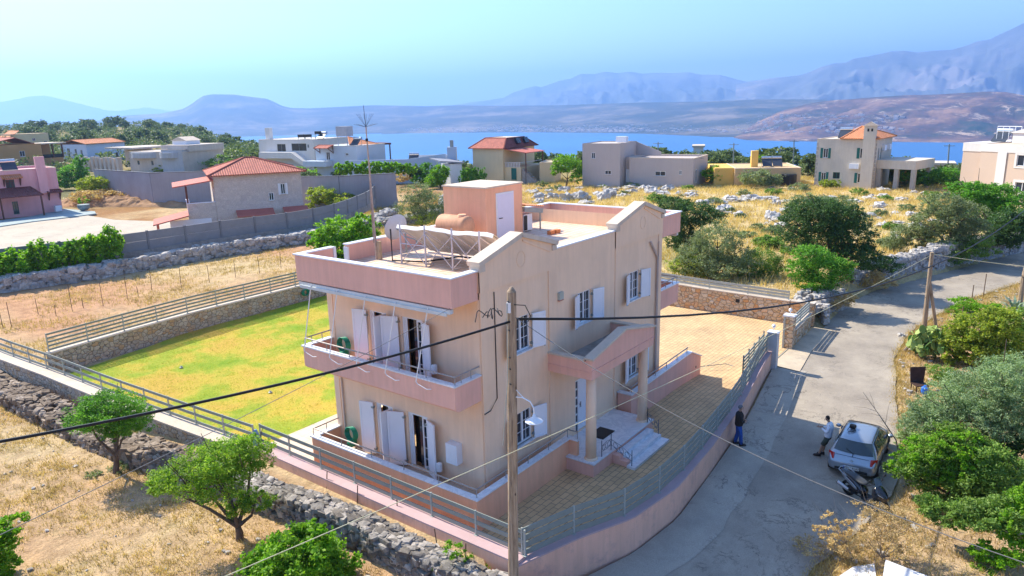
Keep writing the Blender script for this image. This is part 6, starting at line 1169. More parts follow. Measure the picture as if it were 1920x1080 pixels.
plant('bush', 'grey green wild bush between the brown metal seat and the leafy bush', (1730, 850), [(1720, 800, 34, 26), (1745, 775, 30, 22), (1700, 830, 26, 20)], 6500, .09, 'paleolive', 'bush', zb=-1., clump=.24, ratio=.32)
plant('bush', 'tangle of green creepers at the right edge above the bottom corner', (1915, 1080), [(1915, 1000, 24, 26), (1925, 950, 30, 40)], 4500, .10, 'bright', 'bush', zb=-1.1)
plant('bush', 'broad yellow green shrub right of the yellow green fig like bush', (1915, 690), [(1910, 630, 34, 28), (1900, 665, 36, 22), (1860, 680, 40, 16), (1930, 600, 30, 24)], 8000, .13, 'mid', 'bush', zb=-.6, clump=.22)
plant('dry_bush', 'dry brown scrub at the road corner behind the gate wall', (1560, 590), [(1555, 565, 32, 12), (1530, 575, 20, 10), (1590, 560, 20, 10)], 2800, .1, 'dry', 'bush', clump=.3)
plant('dry_bush', 'tall dry scrub between the stone heap and the far drystone wall', (1640, 548), [(1635, 520, 22, 14), (1655, 530, 22, 10), (1610, 530, 16, 12)], 2600, .12, 'dry', 'bush', clump=.3)
# prickly pear, agave
pp = ground_at(1725, 672); pr = empty('prickly_pear', pp, 'prickly pear cactus with green pads at the roadside', 'cactus'); D = math.hypot(pp.x-CX, pp.y-CY)
mb = MB(); n = 0
for i in range(150):
    t = rng.uniform(0, 6.28); q = rng.random()**.5; x = 1742+37*q*math.cos(t); y = 640+24*q*math.sin(t); c = bd(x, y, D+rng.uniform(-.6, .6)); nx = Vector((rng.uniform(-1, 1), rng.uniform(-1, 1), rng.uniform(-.2, .9))).normalized(); u = nx.cross(Vector((rng.uniform(-.4, .4), rng.uniform(-.4, .4), 1))).normalized(); v = u.cross(nx); a, b_ = .16, .24
    P = [c+u*(a*math.cos(t))+v*(b_*math.sin(t)) for t in [k*math.pi/4 for k in range(8)]]; mb.prism(P, tuple(nx*.035))
mb.build('pads', LM['mid'] if False else leafmat('cactus_pads', (.10, .22, .05), (.40, .46, .14), .05), pr)
MB().tube([pp+Vector((0, 0, -.2)), pp+Vector((.1, 0, .6)), bd(1745, 635, D)], .13, 7, .08).tube([bz(1692, 662, -.6), bd(1712, 640, D)], .09, 6, .06).build('trunk', BARKG, pr)
def agave(label, p, s, n=26, mat=None, flower=False):
    r = empty('agave', p, label, 'agave'); mb = MB()
    for i in range(n):
        t = i*2.4; e = .25+.9*(i/n); L = s*rng.uniform(.8, 1.1); d = Vector((math.cos(t), math.sin(t), 0)); w = d.cross(Vector((0, 0, 1)))*s*.07
        a = p+d*.05; m = a+d*L*.5*math.cos(e)+Vector((0, 0, L*.5*math.sin(e)+.05)); q = a+d*L*math.cos(e*.8)+Vector((0, 0, L*math.sin(e*.8)*.9)); mb.add([a-w*.7, a+w*.7, m+w, m-w, q], [(0, 1, 2, 3), (3, 2, 4)])
    mb.build('leaves', mat or leafmat('agave_leaves', (.16, .24, .17), (.34, .42, .30), .1), r); return r
agave('grey green agave with pointed leaves beneath the slanted post', ground_at(1902, 583), 1.25); agave('spiky agave in the bushes at the right edge', ground_at(1870, 592), .8)
# bare branches
tb = bz(1690, 858, -1.0); r = empty('bare_branch', tb, 'long bare dead branch leaning over the road edge beside the car', 'branch'); D = math.hypot(tb.x-CX, tb.y-CY); mb = MB().tube([tb-Vector((0, 0, .2)), bd(1680, 825, D), bd(1650, 780, D), bd(1618, 735, D+.3)], .035, 6, .008)
for a, b in (((1672, 812), (1640, 790)), ((1650, 780), (1615, 775)), ((1640, 765), (1630, 735)), ((1630, 750), (1605, 750)), ((1660, 795), (1668, 755)), ((1645, 772), (1600, 762))): mb.tube([bd(*a, D), bd((a[0]+b[0])/2, (a[1]+b[1])/2-3, D+.1), bd(*b, D+.2)], .012, 5, .004)
mb.build('branch', BARKG, r)
# hedge on the panel fence
def hedge(name, label, pts, h, th, n, leaf, mat, cat='hedge', z=0.):
    P, L = resample(pts, 40); c = P[20]; r = empty(name, c, label, cat); bl = []
    for i in range(22): q = P[int(i*39/21)]; hh = h*rng.uniform(.85, 1.12); bl.append(((q.x, q.y, q.z+hh*.52), (L/22*.75, th, hh*.52)))
    V, F = leaves(blob_points(bl, n, .3, 26, .7), leaf, leaf*.7); np_mesh('foliage', V, F, LM[mat], r); return r
hedge('creeper_hedge', 'bright green creeper covering the left part of the panel fence', [(-14, 54.4, .1), (3, 51.6, .1), (8, 50.6, .2), (11.5, 50.0, .7)], 2.65, .9, 36000, .26, 'bright')
hedge('hedge', 'clipped green hedge on top of the grey wall right of the tiled house', [bz(640, 372, .1)+Vector((0, 0, 3.6)), bz(775, 372, .1)+Vector((0, 0, 3.6))], 1.6, 1.0, 8000, .3, 'bright')
hedge('hedge', 'dark green box hedge between the white shed and the yellow house', [bz(866, 352-6, .2), bz(905, 346, .2)], 2.5, .9, 5000, .25, 'green')
FB = [('tree', 'bright green round tree left of the taupe house', (1062, 345), [(1062, 306, 24, 16), (1082, 318, 16, 16), (1045, 318, 14, 10)], 6000, .3, 'bright'),
 ('bush', 'small bright bush in front of the bright green round tree', (1080, 347), [(1080, 336, 12, 7)], 700, .25, 'bright'),
 ('tree', 'dark bush with bright top behind the pink house chimney', (140, 350), [(140, 325, 26, 16), (150, 302, 13, 10), (130, 340, 24, 14)], 5000, .4, 'green'),
 ('bush', 'light green bush in front of the tall grey wall on the left', (185, 372), [(185, 346, 34, 16), (215, 350, 20, 12)], 5000, .35, 'yellow'),
 ('bush', 'round bright green bush nearest the dug up plot', (232, 362), [(232, 347, 20, 14)], 2600, .3, 'green'),
 ('bush', 'grey brown leafless scrub below the light green bush', (180, 378), [(180, 366, 45, 10)], 2500, .35, 'dry'),
 ('bush', 'olive scrub along the foot of the grey wall by the stone house', (300, 372), [(290, 360, 40, 10), (330, 362, 30, 9)], 2500, .3, 'mid'),
 ('bush', 'thicket of yellow scrub right of the tiled stone house', (620, 392), [(600, 365, 26, 14), (640, 375, 40, 12), (590, 385, 20, 8)], 4500, .3, 'yellow'),
 ('bush', 'dark green scrub before the grey wall right of the stone house', (670, 385), [(672, 368, 20, 8), (615, 352, 16, 7)], 1800, .3, 'mid'),
 ('cypress', 'small dark conical shrub before the blue house', (637, 330), [(637, 313, 7, 11)], 1200, .3, 'green'),
 ('tree', 'cluster of green garden trees left of the white shed, taller one', (802, 345), [(800, 320, 13, 16), (790, 335, 18, 10)], 4000, .3, 'green'),
 ('tree', 'bright green garden tree beside the white shed', (826, 350), [(826, 325, 16, 17), (815, 338, 20, 12)], 4500, .3, 'bright'),
 ('palm_bush', 'dark spiky bush left of the garden trees by the blue house', (778, 345), [(776, 322, 16, 9)], 1600, .5, 'dark'),
 ('bush', 'reddish brown dry end of the hedge on the grey wall', (760, 345), [(758, 331, 22, 9)], 1500, .25, 'dry'),
 ('bush', 'green bush between the low wing of the taupe house and the mustard house', (1345, 345), [(1340, 326, 22, 13), (1355, 335, 16, 9)], 4000, .3, 'bright'),
 ('bush', 'grey green bush before the mustard house', (1420, 352), [(1422, 333, 34, 14), (1450, 340, 18, 9)], 5000, .3, 'olive'),
 ('tree', 'bright green tree behind the mustard house roof', (1430, 315), [(1432, 297, 14, 8)], 1500, .3, 'bright'),
 ('bush', 'yellow green bush under the left green shutters of the sandy villa', (1545, 352), [(1546, 344, 10, 8)], 1200, .22, 'yellow'),
 ('bush', 'yellow green bush under the small window of the sandy villa', (1564, 352), [(1565, 344, 11, 8)], 1200, .22, 'yellow'),
 ('bush', 'dark green garden shrubs behind the porch of the sandy villa', (1700, 350), [(1695, 325, 14, 14), (1715, 330, 14, 12)], 2500, .3, 'green'),
 ('hedge', 'green garden hedge between the sandy villa and the fawn building', (1765, 350), [(1745, 332, 22, 12), (1775, 328, 26, 14), (1730, 338, 14, 10)], 6000, .3, 'green'),
 ('bush', 'dusty bush left of the taupe house beyond the boulders', (1010, 350), [(1015, 345, 12, 6)], 700, .25, 'olive'),
 ('bush', 'pale bush hiding the left end of the unfinished building wall', (330, 320), [(305, 317, 16, 7)], 900, .35, 'yellow'),
 ('bush', 'dark olive shrubs right of the unfinished building', (425, 318), [(420, 298, 24, 10), (405, 310, 26, 8)], 2500, .4, 'mid'),
 ('tree', 'yellow leaved tree between the unfinished building and the white house', (440, 300), [(438, 286, 16, 8)], 1500, .4, 'yellow'),
 ('bush', 'low green vines at the foot of the white house', (560, 330), [(545, 318, 30, 8), (590, 325, 26, 7), (620, 322, 14, 5)], 3500, .35, 'bright')]
for nm, lb, bp, bl, n, lf, mt in FB: plant(nm, lb, bp, bl, n, lf, mt, 'tree' if 'tree' in nm or nm == 'cypress' else ('hedge' if nm == 'hedge' else 'bush'), zb=.25, tr=.12 if nm == 'tree' else 0, clump=.24)
pl_ = bz(158, 388, .2); V, F = leaves(blob_points([((pl_.x, pl_.y, 1.2), (.7, .7, .5))], 300), .25, .15); np_mesh('foliage', V, F, LM['bright'], bpy.data.objects['potted_plant'])
# scattered low shrubs on the golden slope
for i, (x, y, r_) in enumerate([(1230, 372, 20), (1265, 380, 24), (1395, 362, 14), (1450, 360, 16), (1185, 348, 14), (1340, 378, 16), (1660, 372, 14), (1700, 390, 16), (1445, 435, 16), (1610, 360, 16), (1740, 372, 18), (1690, 345, 16), (1475, 470, 14), (1500, 352, 20), (1040, 352, 14), (1130, 350, 8), (1390, 405, 10), (1580, 370, 10), (1440, 455, 26), (1455, 430, 18), (1665, 455, 22), (1670, 425, 16), (1650, 400, 14), (1420, 425, 14), (1745, 365, 14), (1400, 440, 16), (1365, 395, 12), (1290, 352, 12), (1170, 362, 10)]):
    plant('low_shrub', 'low grey green shrub in the golden dry grass behind the villa', (x, y+r_*.35), [(x, y, r_, r_*.45), (x+r_*.5, y+3, r_*.6, r_*.35)], int(90*r_), .2, 'olive' if i % 3 else 'mid', 'shrub', group='low shrubs in the dry grass')
# ---- olive groves far off: a few crowns, copied
protos = []
for k in range(5):
    r = empty('olive_tree', (0, 0, 0), 'olive tree in the distant grove towards the sea', 'tree', 'olive trees of the distant groves'); bl = [((rng.uniform(-.9, .9), rng.uniform(-.9, .9), rng.uniform(1.6, 2.7)), (rng.uniform(1.1, 1.7), rng.uniform(1.1, 1.7), rng.uniform(.8, 1.2))) for _ in range(5)]
    V, F = leaves(blob_points(bl, 1500, .3, 16, .55), .42, .26); np_mesh('crown', V, F, LM['far'], r); trunk(r, (0, 0, 0), [Vector(b[0]) for b in bl[:3]], .16, BARK); protos.append(r)
used = [0]*5; cnt = 0
def olive(p, s):
    global cnt
    k = rng.randrange(5)
    if used[k] == 0: o = protos[k]; used[k] = 1
    else: o = copy_tree(protos[k])
    o.location = (p[0], p[1], H(p[0], p[1])-.1); o.rotation_euler = (0, 0, rng.uniform(0, 6.3)); o.scale = (s, s, s*rng.uniform(.85, 1.1)); cnt += 1
for i in range(170):
    px = rng.uniform(990, 1960) if i % 4 else rng.uniform(560, 1000); d = rng.uniform(132, 178)
    if px > 1500: d = rng.uniform(124, 140)
    p = bd(px, 300, d); 
    if 1500 < px < 1800 and d < 128: continue
    olive(p, rng.uniform(.8, 1.25) if px > 990 else .7)
for i in range(126):
    t = rng.random()**.6; px = rng.uniform(-60, 500); d = 240+t*370*(1 if px < 420 else .45); p = bd(px, 300, d); olive(p, rng.uniform(1.1, 2.1))
# dense remainder of the wooded ridge, one mass
bl = []
for i in range(900):
    px = rng.uniform(-150, 640); e = edge_dist(px); d = rng.uniform(205, e+20); p = bd(px, 300, d); z = H(p.x, p.y); s = rng.uniform(1.6, 3.6); bl.append(((p.x, p.y, z+s*.5), (s*1.2, s*1.2, s*.8)))
for i in range(500):
    px = rng.uniform(560, 2050); e = edge_dist(px); d = rng.uniform(max(140, e-14) if px < 1500 else 132, e+22); p = bd(px, 300, d); z = H(p.x, p.y); s = rng.uniform(.8, 1.6); bl.append(((p.x, p.y, z+s*.7), (s*1.3, s*1.3, s)))
V, F = leaves(blob_points(bl, 120000, .35, 10, .5), .75, .5); tag(np_mesh('scrub_wood', V, F, LM['far']), 'dark scrub and olive woodland covering the far ridge', 'woodland', kind='stuff')
# ---- dry grass: blades as ground cover
def grass(name, label, pts, h, w, mat, per=5, spread=.12):
    n = len(pts); base_ = np.repeat(np.array(pts), per, 0); m = len(base_); base_[:, :2] += nr.normal(0, spread, (m, 2))
    lean = nr.normal(0, .45, (m, 2)); hh = h*nr.uniform(.4, 1.2, (m, 1)); t = nr.uniform(0, 6.28, m); ww = w*nr.uniform(.6, 1.3, m)
    V = np.empty((m, 3, 3)); dx = np.stack([np.cos(t)*ww, np.sin(t)*ww, np.zeros(m)], 1); V[:, 0] = base_-dx; V[:, 1] = base_+dx; V[:, 2] = base_+np.concatenate([lean*hh, hh], 1)
    return tag(np_mesh(name, V.reshape(-1, 3), np.arange(m*3).reshape(m, 3), mat), label, 'grass', kind='stuff')
STRAW = leafmat('straw_grass', (.38, .26, .11), (.68, .52, .26), .3, .7); GOLD = leafmat('golden_grass', (.50, .35, .13), (.80, .62, .30), .35, .7); GRN = leafmat('lawn_blades', (.22, .30, .02), (.55, .50, .08), .4, .7)
P_ = []
while len(P_) < 15000:
    x = rng.uniform(-16, -3.2); y = rng.uniform(-6, 40)
    if mn.noise(Vector((x*.5, y*.5, 2)))+.35*mn.noise(Vector((x*1.7, y*1.7, 2))) > rng.uniform(-.5, .35): P_.append((x, y, H(x, y)))
grass('dry_grass', 'dry straw grass in the field at the lower left', P_, .17, .012, STRAW, 6, .09)
P_ = []
while len(P_) < 17000:
    x = rng.uniform(28, 112); y = rng.uniform(-6, 60)
    if y < pl(x, RL)+.8: continue
    if mn.noise(Vector((x*.25, y*.25, 2)))+.5*mn.noise(Vector((x*.9, y*.9, 2))) > rng.uniform(-.55, .3): P_.append((x, y, H(x, y)))
grass('dry_grass', 'golden dry grass on the rocky slope behind the driveway', P_, .5, .035, GOLD, 6, .3)
P_ = []
while len(P_) < 9000:
    x = rng.uniform(-6, 60); y = rng.uniform(28.2, 47)
    if mn.noise(Vector((x*.3, y*.3, 2))) > rng.uniform(-.4, .5): P_.append((x, y, H(x, y)))
grass('dry_grass', 'thin dry grass on the red soil behind the lawn wall', P_, .2, .02, STRAW, 5, .15)
P_ = []
while len(P_) < 11000:
    x = rng.uniform(-3, 75); y = pl(x, RR)-rng.uniform(.1, 7.5)*rng.random()
    if 7 < x < 14 and y > -10.4: continue
    P_.append((x, y, H(x, y)))
grass('dry_grass', 'dry grass on the verge right of the road', P_, .2, .015, STRAW, 6, .12)
P_ = [(rng.uniform(-2.4, 26.8), rng.uniform(10.2, 27), .03) for _ in range(16000)]
P_ = [p for p in P_ if not (p[1] > 25.6 and p[0] < 4)]
grass('lawn_blades', 'short yellow green grass of the garden lawn', P_, .05, .01, GRN, 5, .1)
# ---- boulders and outcrops
BOUL = rock_mat('pale_boulder', (.44, .42, .40), (.52, .49, .46), (.60, .56, .52))
def boulder(px, py, w, h, label, n=1):
    b = ground_at(px, py+h*.5); D = (b-C).dot(fw); k = D/FPX; r = Vector(b); V = []; F = []; nn = 3
    vs, fs = ICOV, ICOF
    # one more subdivision for relief
    P = [Vector(v) for v in vs]; mid = {}; f2 = []
    def m(a, c):
        q = (min(a, c), max(a, c))
        if q not in mid: P.append(((P[a]+P[c])/2).normalized()); mid[q] = len(P)-1
        return mid[q]
    for a, c, d in fs: x, y, z = m(a, c), m(c, d), m(d, a); f2 += [(a, x, z), (c, y, x), (d, z, y), (x, y, z)]
    allV = []; allF = []; sd = rng.uniform(0, 99)
    for j in range(n):
        ox = (j-(n-1)/2)*w*k*.55+rng.uniform(-.1, .1)*w*k if n > 1 else 0; s = rng.uniform(.6, 1) if n > 1 else 1; ww = w*k/2*(1.0 if n == 1 else 1.5/n+.15)*s; hh = h*k*.75*s
        for p in P:
            q = Vector((p.x*ww, p.y*ww*.8, p.z*hh)); d = 1+.55*(mn.fractal(p*1.9+Vector((sd+j*7, 0, 0)), .8, 2.2, 5)); d -= .25*abs(mn.noise(p*3.5+Vector((0, sd, 0))))
            q *= d; allV.append((b.x+q.x+rt0.x*ox, b.y+q.y+rt0.y*ox+rng.uniform(0, .01), b.z+max(-.3, q.z)+.1*hh))
        allF += [(a+j*len(P), c+j*len(P), d+j*len(P)) for a, c, d in f2]
    o = np_mesh('boulder', np.array(allV), np.array(allF), BOUL, org=(b.x, b.y, b.z)); tag(o, label, 'rock', 'pale boulders in the golden grass')
for q in [(1027, 362, 52, 20, 'twin humped pale boulder just right of the stair tower', 2), (1098, 362, 66, 24, 'largest craggy pale boulder group behind the roof terrace', 3), (1010, 375, 26, 10, 'small pale boulder below the twin humped boulder', 1), (1132, 366, 30, 18, 'upright pale boulder right of the largest group', 1), (1235, 352, 40, 15, 'dark grey craggy boulder before the low wing of the taupe house', 2), (1100, 378, 40, 8, 'flat pale slab at the foot of the largest boulder group', 1), (1000, 358, 26, 9, 'low boulder beside the stair tower edge', 1), (1385, 372, 46, 10, 'long low boulder below the round black tank', 2), (1448, 402, 38, 18, 'pale pointed boulder in the middle of the golden slope', 1), (1420, 372, 44, 6, 'thin flat ledge of rock in the golden slope', 1), (1470, 410, 30, 10, 'low pale boulder right of the pointed boulder', 1)]: boulder(*q)
for i in range(105):
    x = rng.uniform(990, 1780); y = rng.uniform(348, 352+90*min(1, max(.15, (x-1200)/300))); w_ = rng.uniform(9, 38); boulder(x, y, w_, w_*rng.uniform(.2, .42), 'low pale rock half hidden in the golden grass', 1)
for px, py, w_, h_, l in ((1690, 628, 18, 12, 'pale stone by the foot of the prickly pear'), (1822, 582, 22, 12, 'pale stone in the verge below the green bush'), (1905, 655, 30, 16, 'pink grey stone at the right edge above the silver olive'), (1840, 590, 24, 10, 'flat pale stone beside the agave')): boulder(px, py, w_, h_, l)
it = []
for i in range(260):
    x = rng.uniform(2, 70); y = pl(x, RR)-abs(rng.gauss(0, 1.2))-.2; s = rng.uniform(.03, .13); it.append(((x, y, H(x, y)+s*.2), (s, s*.8, s*.6), rng.uniform(0, 3)))
for i in range(320):
    x = rng.uniform(-14, -3.5); y = rng.uniform(-4, 36); s = rng.uniform(.02, .09); it.append(((x, y, H(x, y)+s*.2), (s, s*.8, s*.6), rng.uniform(0, 3)))
tag(stones('gravel', it, ROCKW), 'loose small stones scattered on the dry ground', 'stones', kind='stuff')
# earth mounds of the dug up plot
b = bz(248, 378, .2); mx = steps(-13, 13, .35); my = steps(-4, 4, .35); V = []; ux = (bz(260, 378, .2)-bz(240, 378, .2)).normalized(); uy = Vector((-ux.y, ux.x, 0))
for j in my:
    for i in mx:
        e = max(0, 1-(i/13)**2)*max(0, 1-(j/4)**2); q = b+ux*i+uy*j; z = e**.7*(.9+1.3*abs(mn.fractal(Vector((i*.28, j*.35, 4)), .8, 2.1, 5))+.5*mn.noise(Vector((i*.15, 0, 2)))); V.append((q.x, q.y, z-.1))
X = len(mx); i = np.arange(X-1)[None, :]; j = np.arange(len(my)-1)[:, None]; a = (j*X+i).ravel()
tag(np_mesh('earth_mound', np.array(V), np.stack([a, a+1, a+X+1, a+X], 1), paint('turned_earth', (.40, .23, .12), .95, .3, .8, bumpv=.9, bscale=3)), 'heap of brown dug up earth before the grey wall', 'earth', kind='stuff')
# far shore town
def far_town():
    from mathutils.bvhtree import BVHTree
    T = []
    for o in bpy.data.objects:
        if o.name in ('hills', 'headland'): T.append(BVHTree.FromPolygons([v.co+o.location for v in o.data.vertices], [tuple(p.vertices) for p in o.data.polygons]))
    mb = MB(); n = 0
    for i in range(1500):
        px = rng.choice([rng.gauss(1150, 80), rng.uniform(760, 1420), rng.gauss(1000, 70), rng.uniform(1400, 1700)]); py = 248-abs(rng.gauss(0, 5.5)) if px < 1400 else rng.uniform(215, 250)
        d = ray(px, py).normalized(); h = [t.ray_cast(C, d) for t in T]; h = [q for q in h if q[0] is not None]
        if not h: continue
        q = min(h, key=lambda k: k[3])[0]
        if q.z < -110.5 or rng.random() < .25: continue
        s = rng.uniform(3, 8); mb.box(q.x-s, q.x+s, q.y-s, q.y+s, q.z-5, q.z+rng.uniform(2, 5)); n += 1
        if n > 600: break
    tag(mb.build('far_town', paint('town_white', (.70, .58, .48), .8, .1, .01)), 'scattered houses of the distant town along the far shore', 'town', kind='stuff')
far_town()
# ================================================================ vehicles
def el_loft(rings, n=16, close=True):
    """rings: (x, y, z, half width, half height, squareness) -> lofted skin"""
    V = []; F = []
    for x, y, z, a, b, q in rings:
        for i in range(n):
            t = 2*math.pi*i/n; c, s = math.cos(t), math.sin(t); V.append((x, y+a*math.copysign(abs(c)**q, c), z+b*math.copysign(abs(s)**q, s)))
    for k in range(len(rings)-1):
        for i in range(n): F.append((k*n+i, k*n+(i+1) % n, (k+1)*n+(i+1) % n, (k+1)*n+i))
    F += [tuple(range(n-1, -1, -1)), tuple(range((len(rings)-1)*n, len(rings)*n))]; return V, F
def subsurf(o, l=2): m = o.modifiers.new('smooth', 'SUBSURF'); m.levels = l; m.render_levels = l; return o
def carpaint(name, c, rough=.3, metal=.6):
    m, nt, b = base(name, rough, metal, .5); b.inputs['Base Color'].default_value = (*c, 1); b.inputs['Coat Weight'].default_value = .6; b.inputs['Coat Roughness'].default_value = .08; return m
SILV = carpaint('silver_paint', (.34, .38, .43)); TYRE = paint('tyre_rubber', (.018, .018, .018), .85, .1, 5); RIM = carpaint('alloy', (.45, .46, .48), .35, .8); REDL = carpaint('red_lens', (.45, .012, .012), .15, 0); AMB = carpaint('amber_lens', (.8, .35, .05), .15, 0)
CG = glass('car_glass', (.03, .045, .05), .04)
cx_, cy_ = 12.05, -8.63
car = empty('parked_car', (cx_, cy_, pl(cx_, ROADZ)+.0), 'silver small hatchback parked at the road edge, seen from behind', 'car', rz=R(1.5))
car.rotation_euler = (0, R(-1.2), R(2.5)); car.scale = (1, 1, .95)
ST_ = [(-1.80, .60, .36, .55, .55, .58), (-1.78, .74, .28, .62, .69, .66), (-1.70, .81, .24, .78, .76, .82), (-1.63, .825, .22, .86, .74, .94), (-1.56, .83, .21, .90, .71, 1.03), (-1.28, .83, .2, .93, .60, 1.40), (-1.15, .83, .2, .93, .575, 1.455), (-.7, .83, .2, .93, .57, 1.50), (0, .83, .2, .92, .565, 1.50), (.35, .83, .2, .91, .56, 1.44), (.95, .825, .2, .90, .66, 1.04), (1.08, .82, .21, .88, .70, .98), (1.45, .80, .22, .83, .66, .90), (1.68, .76, .24, .72, .62, .78), (1.80, .68, .28, .60, .56, .64), (1.84, .55, .36, .52, .48, .55)]
V = []; F = []; m_ = 13
for x, w_, zb, zt_, wr, zr in ST_:
    half = [(0, zb), (w_*.82, zb), (w_*.97, zb+.10), (w_, (zb+zt_)/2+.02), (w_*.975, zt_), (wr, max(zt_+.02, zr-.07)), (wr*.80, zr-.004), (0, zr+.012)]
    ring = half + [(-a, b) for a, b in half[-2:0:-1]]; m_ = len(ring); V += [(x, a, b) for a, b in ring]
for k in range(len(ST_)-1):
    for i in range(m_): F.append((k*m_+i, (k+1)*m_+i, (k+1)*m_+(i+1) % m_, k*m_+(i+1) % m_))
F += [tuple(range(m_)), tuple(range(len(ST_)*m_-1, (len(ST_)-1)*m_-1, -1))]
body = subsurf(MB().add(V, F).build('body', SILV, car, smooth=True, local=True), 2)
def patch(name, P, mat, parent, off, th=.012): return MB().prism([Vector(p)+Vector(off) for p in P], tuple(Vector(off).normalized()*th)).build(name, mat, parent)
nb = Vector((-.80, 0, .60)).normalized()*.0
def curved(name, fn, mat, parent, nu=10, nv=4):
    V = [tuple(fn(i/nu, j/nv)) for i in range(nu+1) for j in range(nv+1)]; F = [(i*(nv+1)+j, (i+1)*(nv+1)+j, (i+1)*(nv+1)+j+1, i*(nv+1)+j+1) for i in range(nu) for j in range(nv)]
    return MB().add(V, F).build(name, mat, parent, smooth=True)
rear = lambda u, v: Vector((-1.60+.27*v-.035*(1-(2*u-1)**2)+.05*abs(2*u-1)**3, (2*u-1)*(.66-.10*v), 1.0+.39*v+.015))
curved('rear_window', rear, CG, body)
curved('windscreen', lambda u, v: Vector((1.02-.58*v+.05*(1-(2*u-1)**2), (2*u-1)*(.66-.12*v), 1.03+.37*v)), CG, body)
for s in (-1, 1):
    def side_(x0, x1, x2, x3): return lambda u, v: Vector(((x0+(x1-x0)*u)*(1-v)+(x2+(x3-x2)*u)*v, s*(.815-.215*v**1.05+.012), .955+.42*v))
    curved('side_window', side_(-1.25, -.38, -1.08, -.38), CG, body); curved('side_window', side_(-.32, .72, -.32, .26), CG, body)
    curved('tail_light', lambda u, v: Vector((-1.765+.13*u**2+.07*v*1.1, s*(.60+.215*u), .70+.24*v)), REDL, body)
    curved('indicator', lambda u, v: Vector((-1.775+.13*(.4+.6*u)**2+.06*v, s*(.68+.12*u), .70+.08*v)), AMB, body)
    mr = el_loft([(.55, s*.90, .98, .02, .02, 1), (.58, s*.92, .98, .09, .06, 1), (.66, s*.92, .98, .10, .07, 1), (.72, s*.91, .98, .05, .04, 1)]); MB().add(*mr).build('wing_mirror', SILV, body, smooth=True)
    MB().beam((-.6, s*.845, .80), (-.42, s*.845, .80), .03, .03).build('door_handle', SILV, body)
    MB().beam((-1.5, s*.842, .52), (1.3, s*.842, .52), .02, .05).build('side_strip', DARK, body)
    MB().beam((-.34, s*.82, .35), (-.34, s*.845, .93), .012, .012).build('door_gap', DARK, body)
for x in (-1.12, 1.12):
    for s in (-1, 1):
        MB().cyl((x, s*.62, .335), (x, s*.842, .335), .35, .35, 28).build('wheel_arch', DARK, body); w0 = MB().cyl((x, s*.66, .29), (x, s*.852, .29), .285, .285, 28).build('wheel', TYRE, car, local=True)
        MB().cyl((x, s*.8, .29), (x, s*.86, .29), .18, .17, 20).build('rim', RIM, w0)
MB().beam((-1.835, -.27, .50), (-1.835, .27, .50), .015, .115).build('number_plate', paint('plate_white', (.75, .75, .72), .5), body)
MB().beam((-1.846, .22, .50), (-1.846, .265, .50), .004, .112).build('plate_band', paint('plate_blue', (.02, .04, .35), .5), body)
def text(s, size, loc, rot, mat, parent, name='lettering'):
    c = bpy.data.curves.new(name, 'FONT'); c.body = s; c.size = size; c.extrude = .001; c.align_x = 'CENTER'; c.align_y = 'CENTER'; o = bpy.data.objects.new(name, c); COL.objects.link(o); o.parent = parent; o.location = loc; o.rotation_euler = rot; c.materials.append(mat); return o
dg = bpy.context.evaluated_depsgraph_get(); t_ = text('ZKX 8187', .115, (0, 0, 0), (0, 0, 0), DARK, None); dg.update(); me = bpy.data.meshes.new_from_object(t_.evaluated_get(dg)); bpy.data.objects.remove(t_)
o = bpy.data.objects.new('plate_lettering', me); COL.objects.link(o); o.parent = body; o.location = (-1.847, -.02, .50); o.rotation_euler = (R(90), 0, R(-90))
MB().beam((-1.80, -.55, .38), (-1.80, .55, .38), .03, .10).build('bumper_insert', DARK, body); MB().beam((-1.66, .0, 1.0), (-1.70, -.0, .90), .02, .02).beam((-1.655, -.02, 1.01), (-1.56, .26, 1.13), .015, .015).build('wiper', DARK, body)
MB().lathe((-1.775, 0, .74), [(.03, 0), (.045, .02), (.03, .05)], 10).build('badge', RIM, body); MB().beam((-1.70, -.56, .90), (-1.70, .56, .90), .008, .01).build('tailgate_gap', DARK, body)
MB().tube([(-1.2, .545, 1.40), (-.7, .545, 1.452), (0, .54, 1.452), (.25, .53, 1.43)], .012, 5).build('roof_strip', DARK, body); MB().tube([(-1.2, -.545, 1.40), (-.7, -.545, 1.452), (0, -.54, 1.452), (.25, -.53, 1.43)], .012, 5).build('roof_strip', DARK, body)
bg_ = empty('shoulder_bag', (cx_-.62, cy_+.14, pl(cx_, ROADZ)+1.43), 'small black shoulder bag lying on the roof of the silver car', 'bag'); p = Vector(bg_.location)
V, F = el_loft([(p.x-.02, p.y+.08, p.z+.10, .05, .03, .6), (p.x+.0, p.y+.08, p.z+.07, .11, .07, .6), (p.x+.10, p.y+.08, p.z+.08, .12, .08, .6), (p.x+.15, p.y+.08, p.z+.07, .09, .06, .6)]); MB().add(V, F).build('bag', DARK, bg_, smooth=True)
MB().tube([(p.x, p.y+.0, p.z+.12), (p.x-.12, p.y-.05, p.z+.02), (p.x-.28, p.y+.02, p.z+.0), (p.x-.33, p.y+.14, p.z-.01), (p.x-.2, p.y+.2, p.z+.01), (p.x-.05, p.y+.16, p.z+.1)], .013, 6).build('strap', UPVC if False else DARK, bg_)
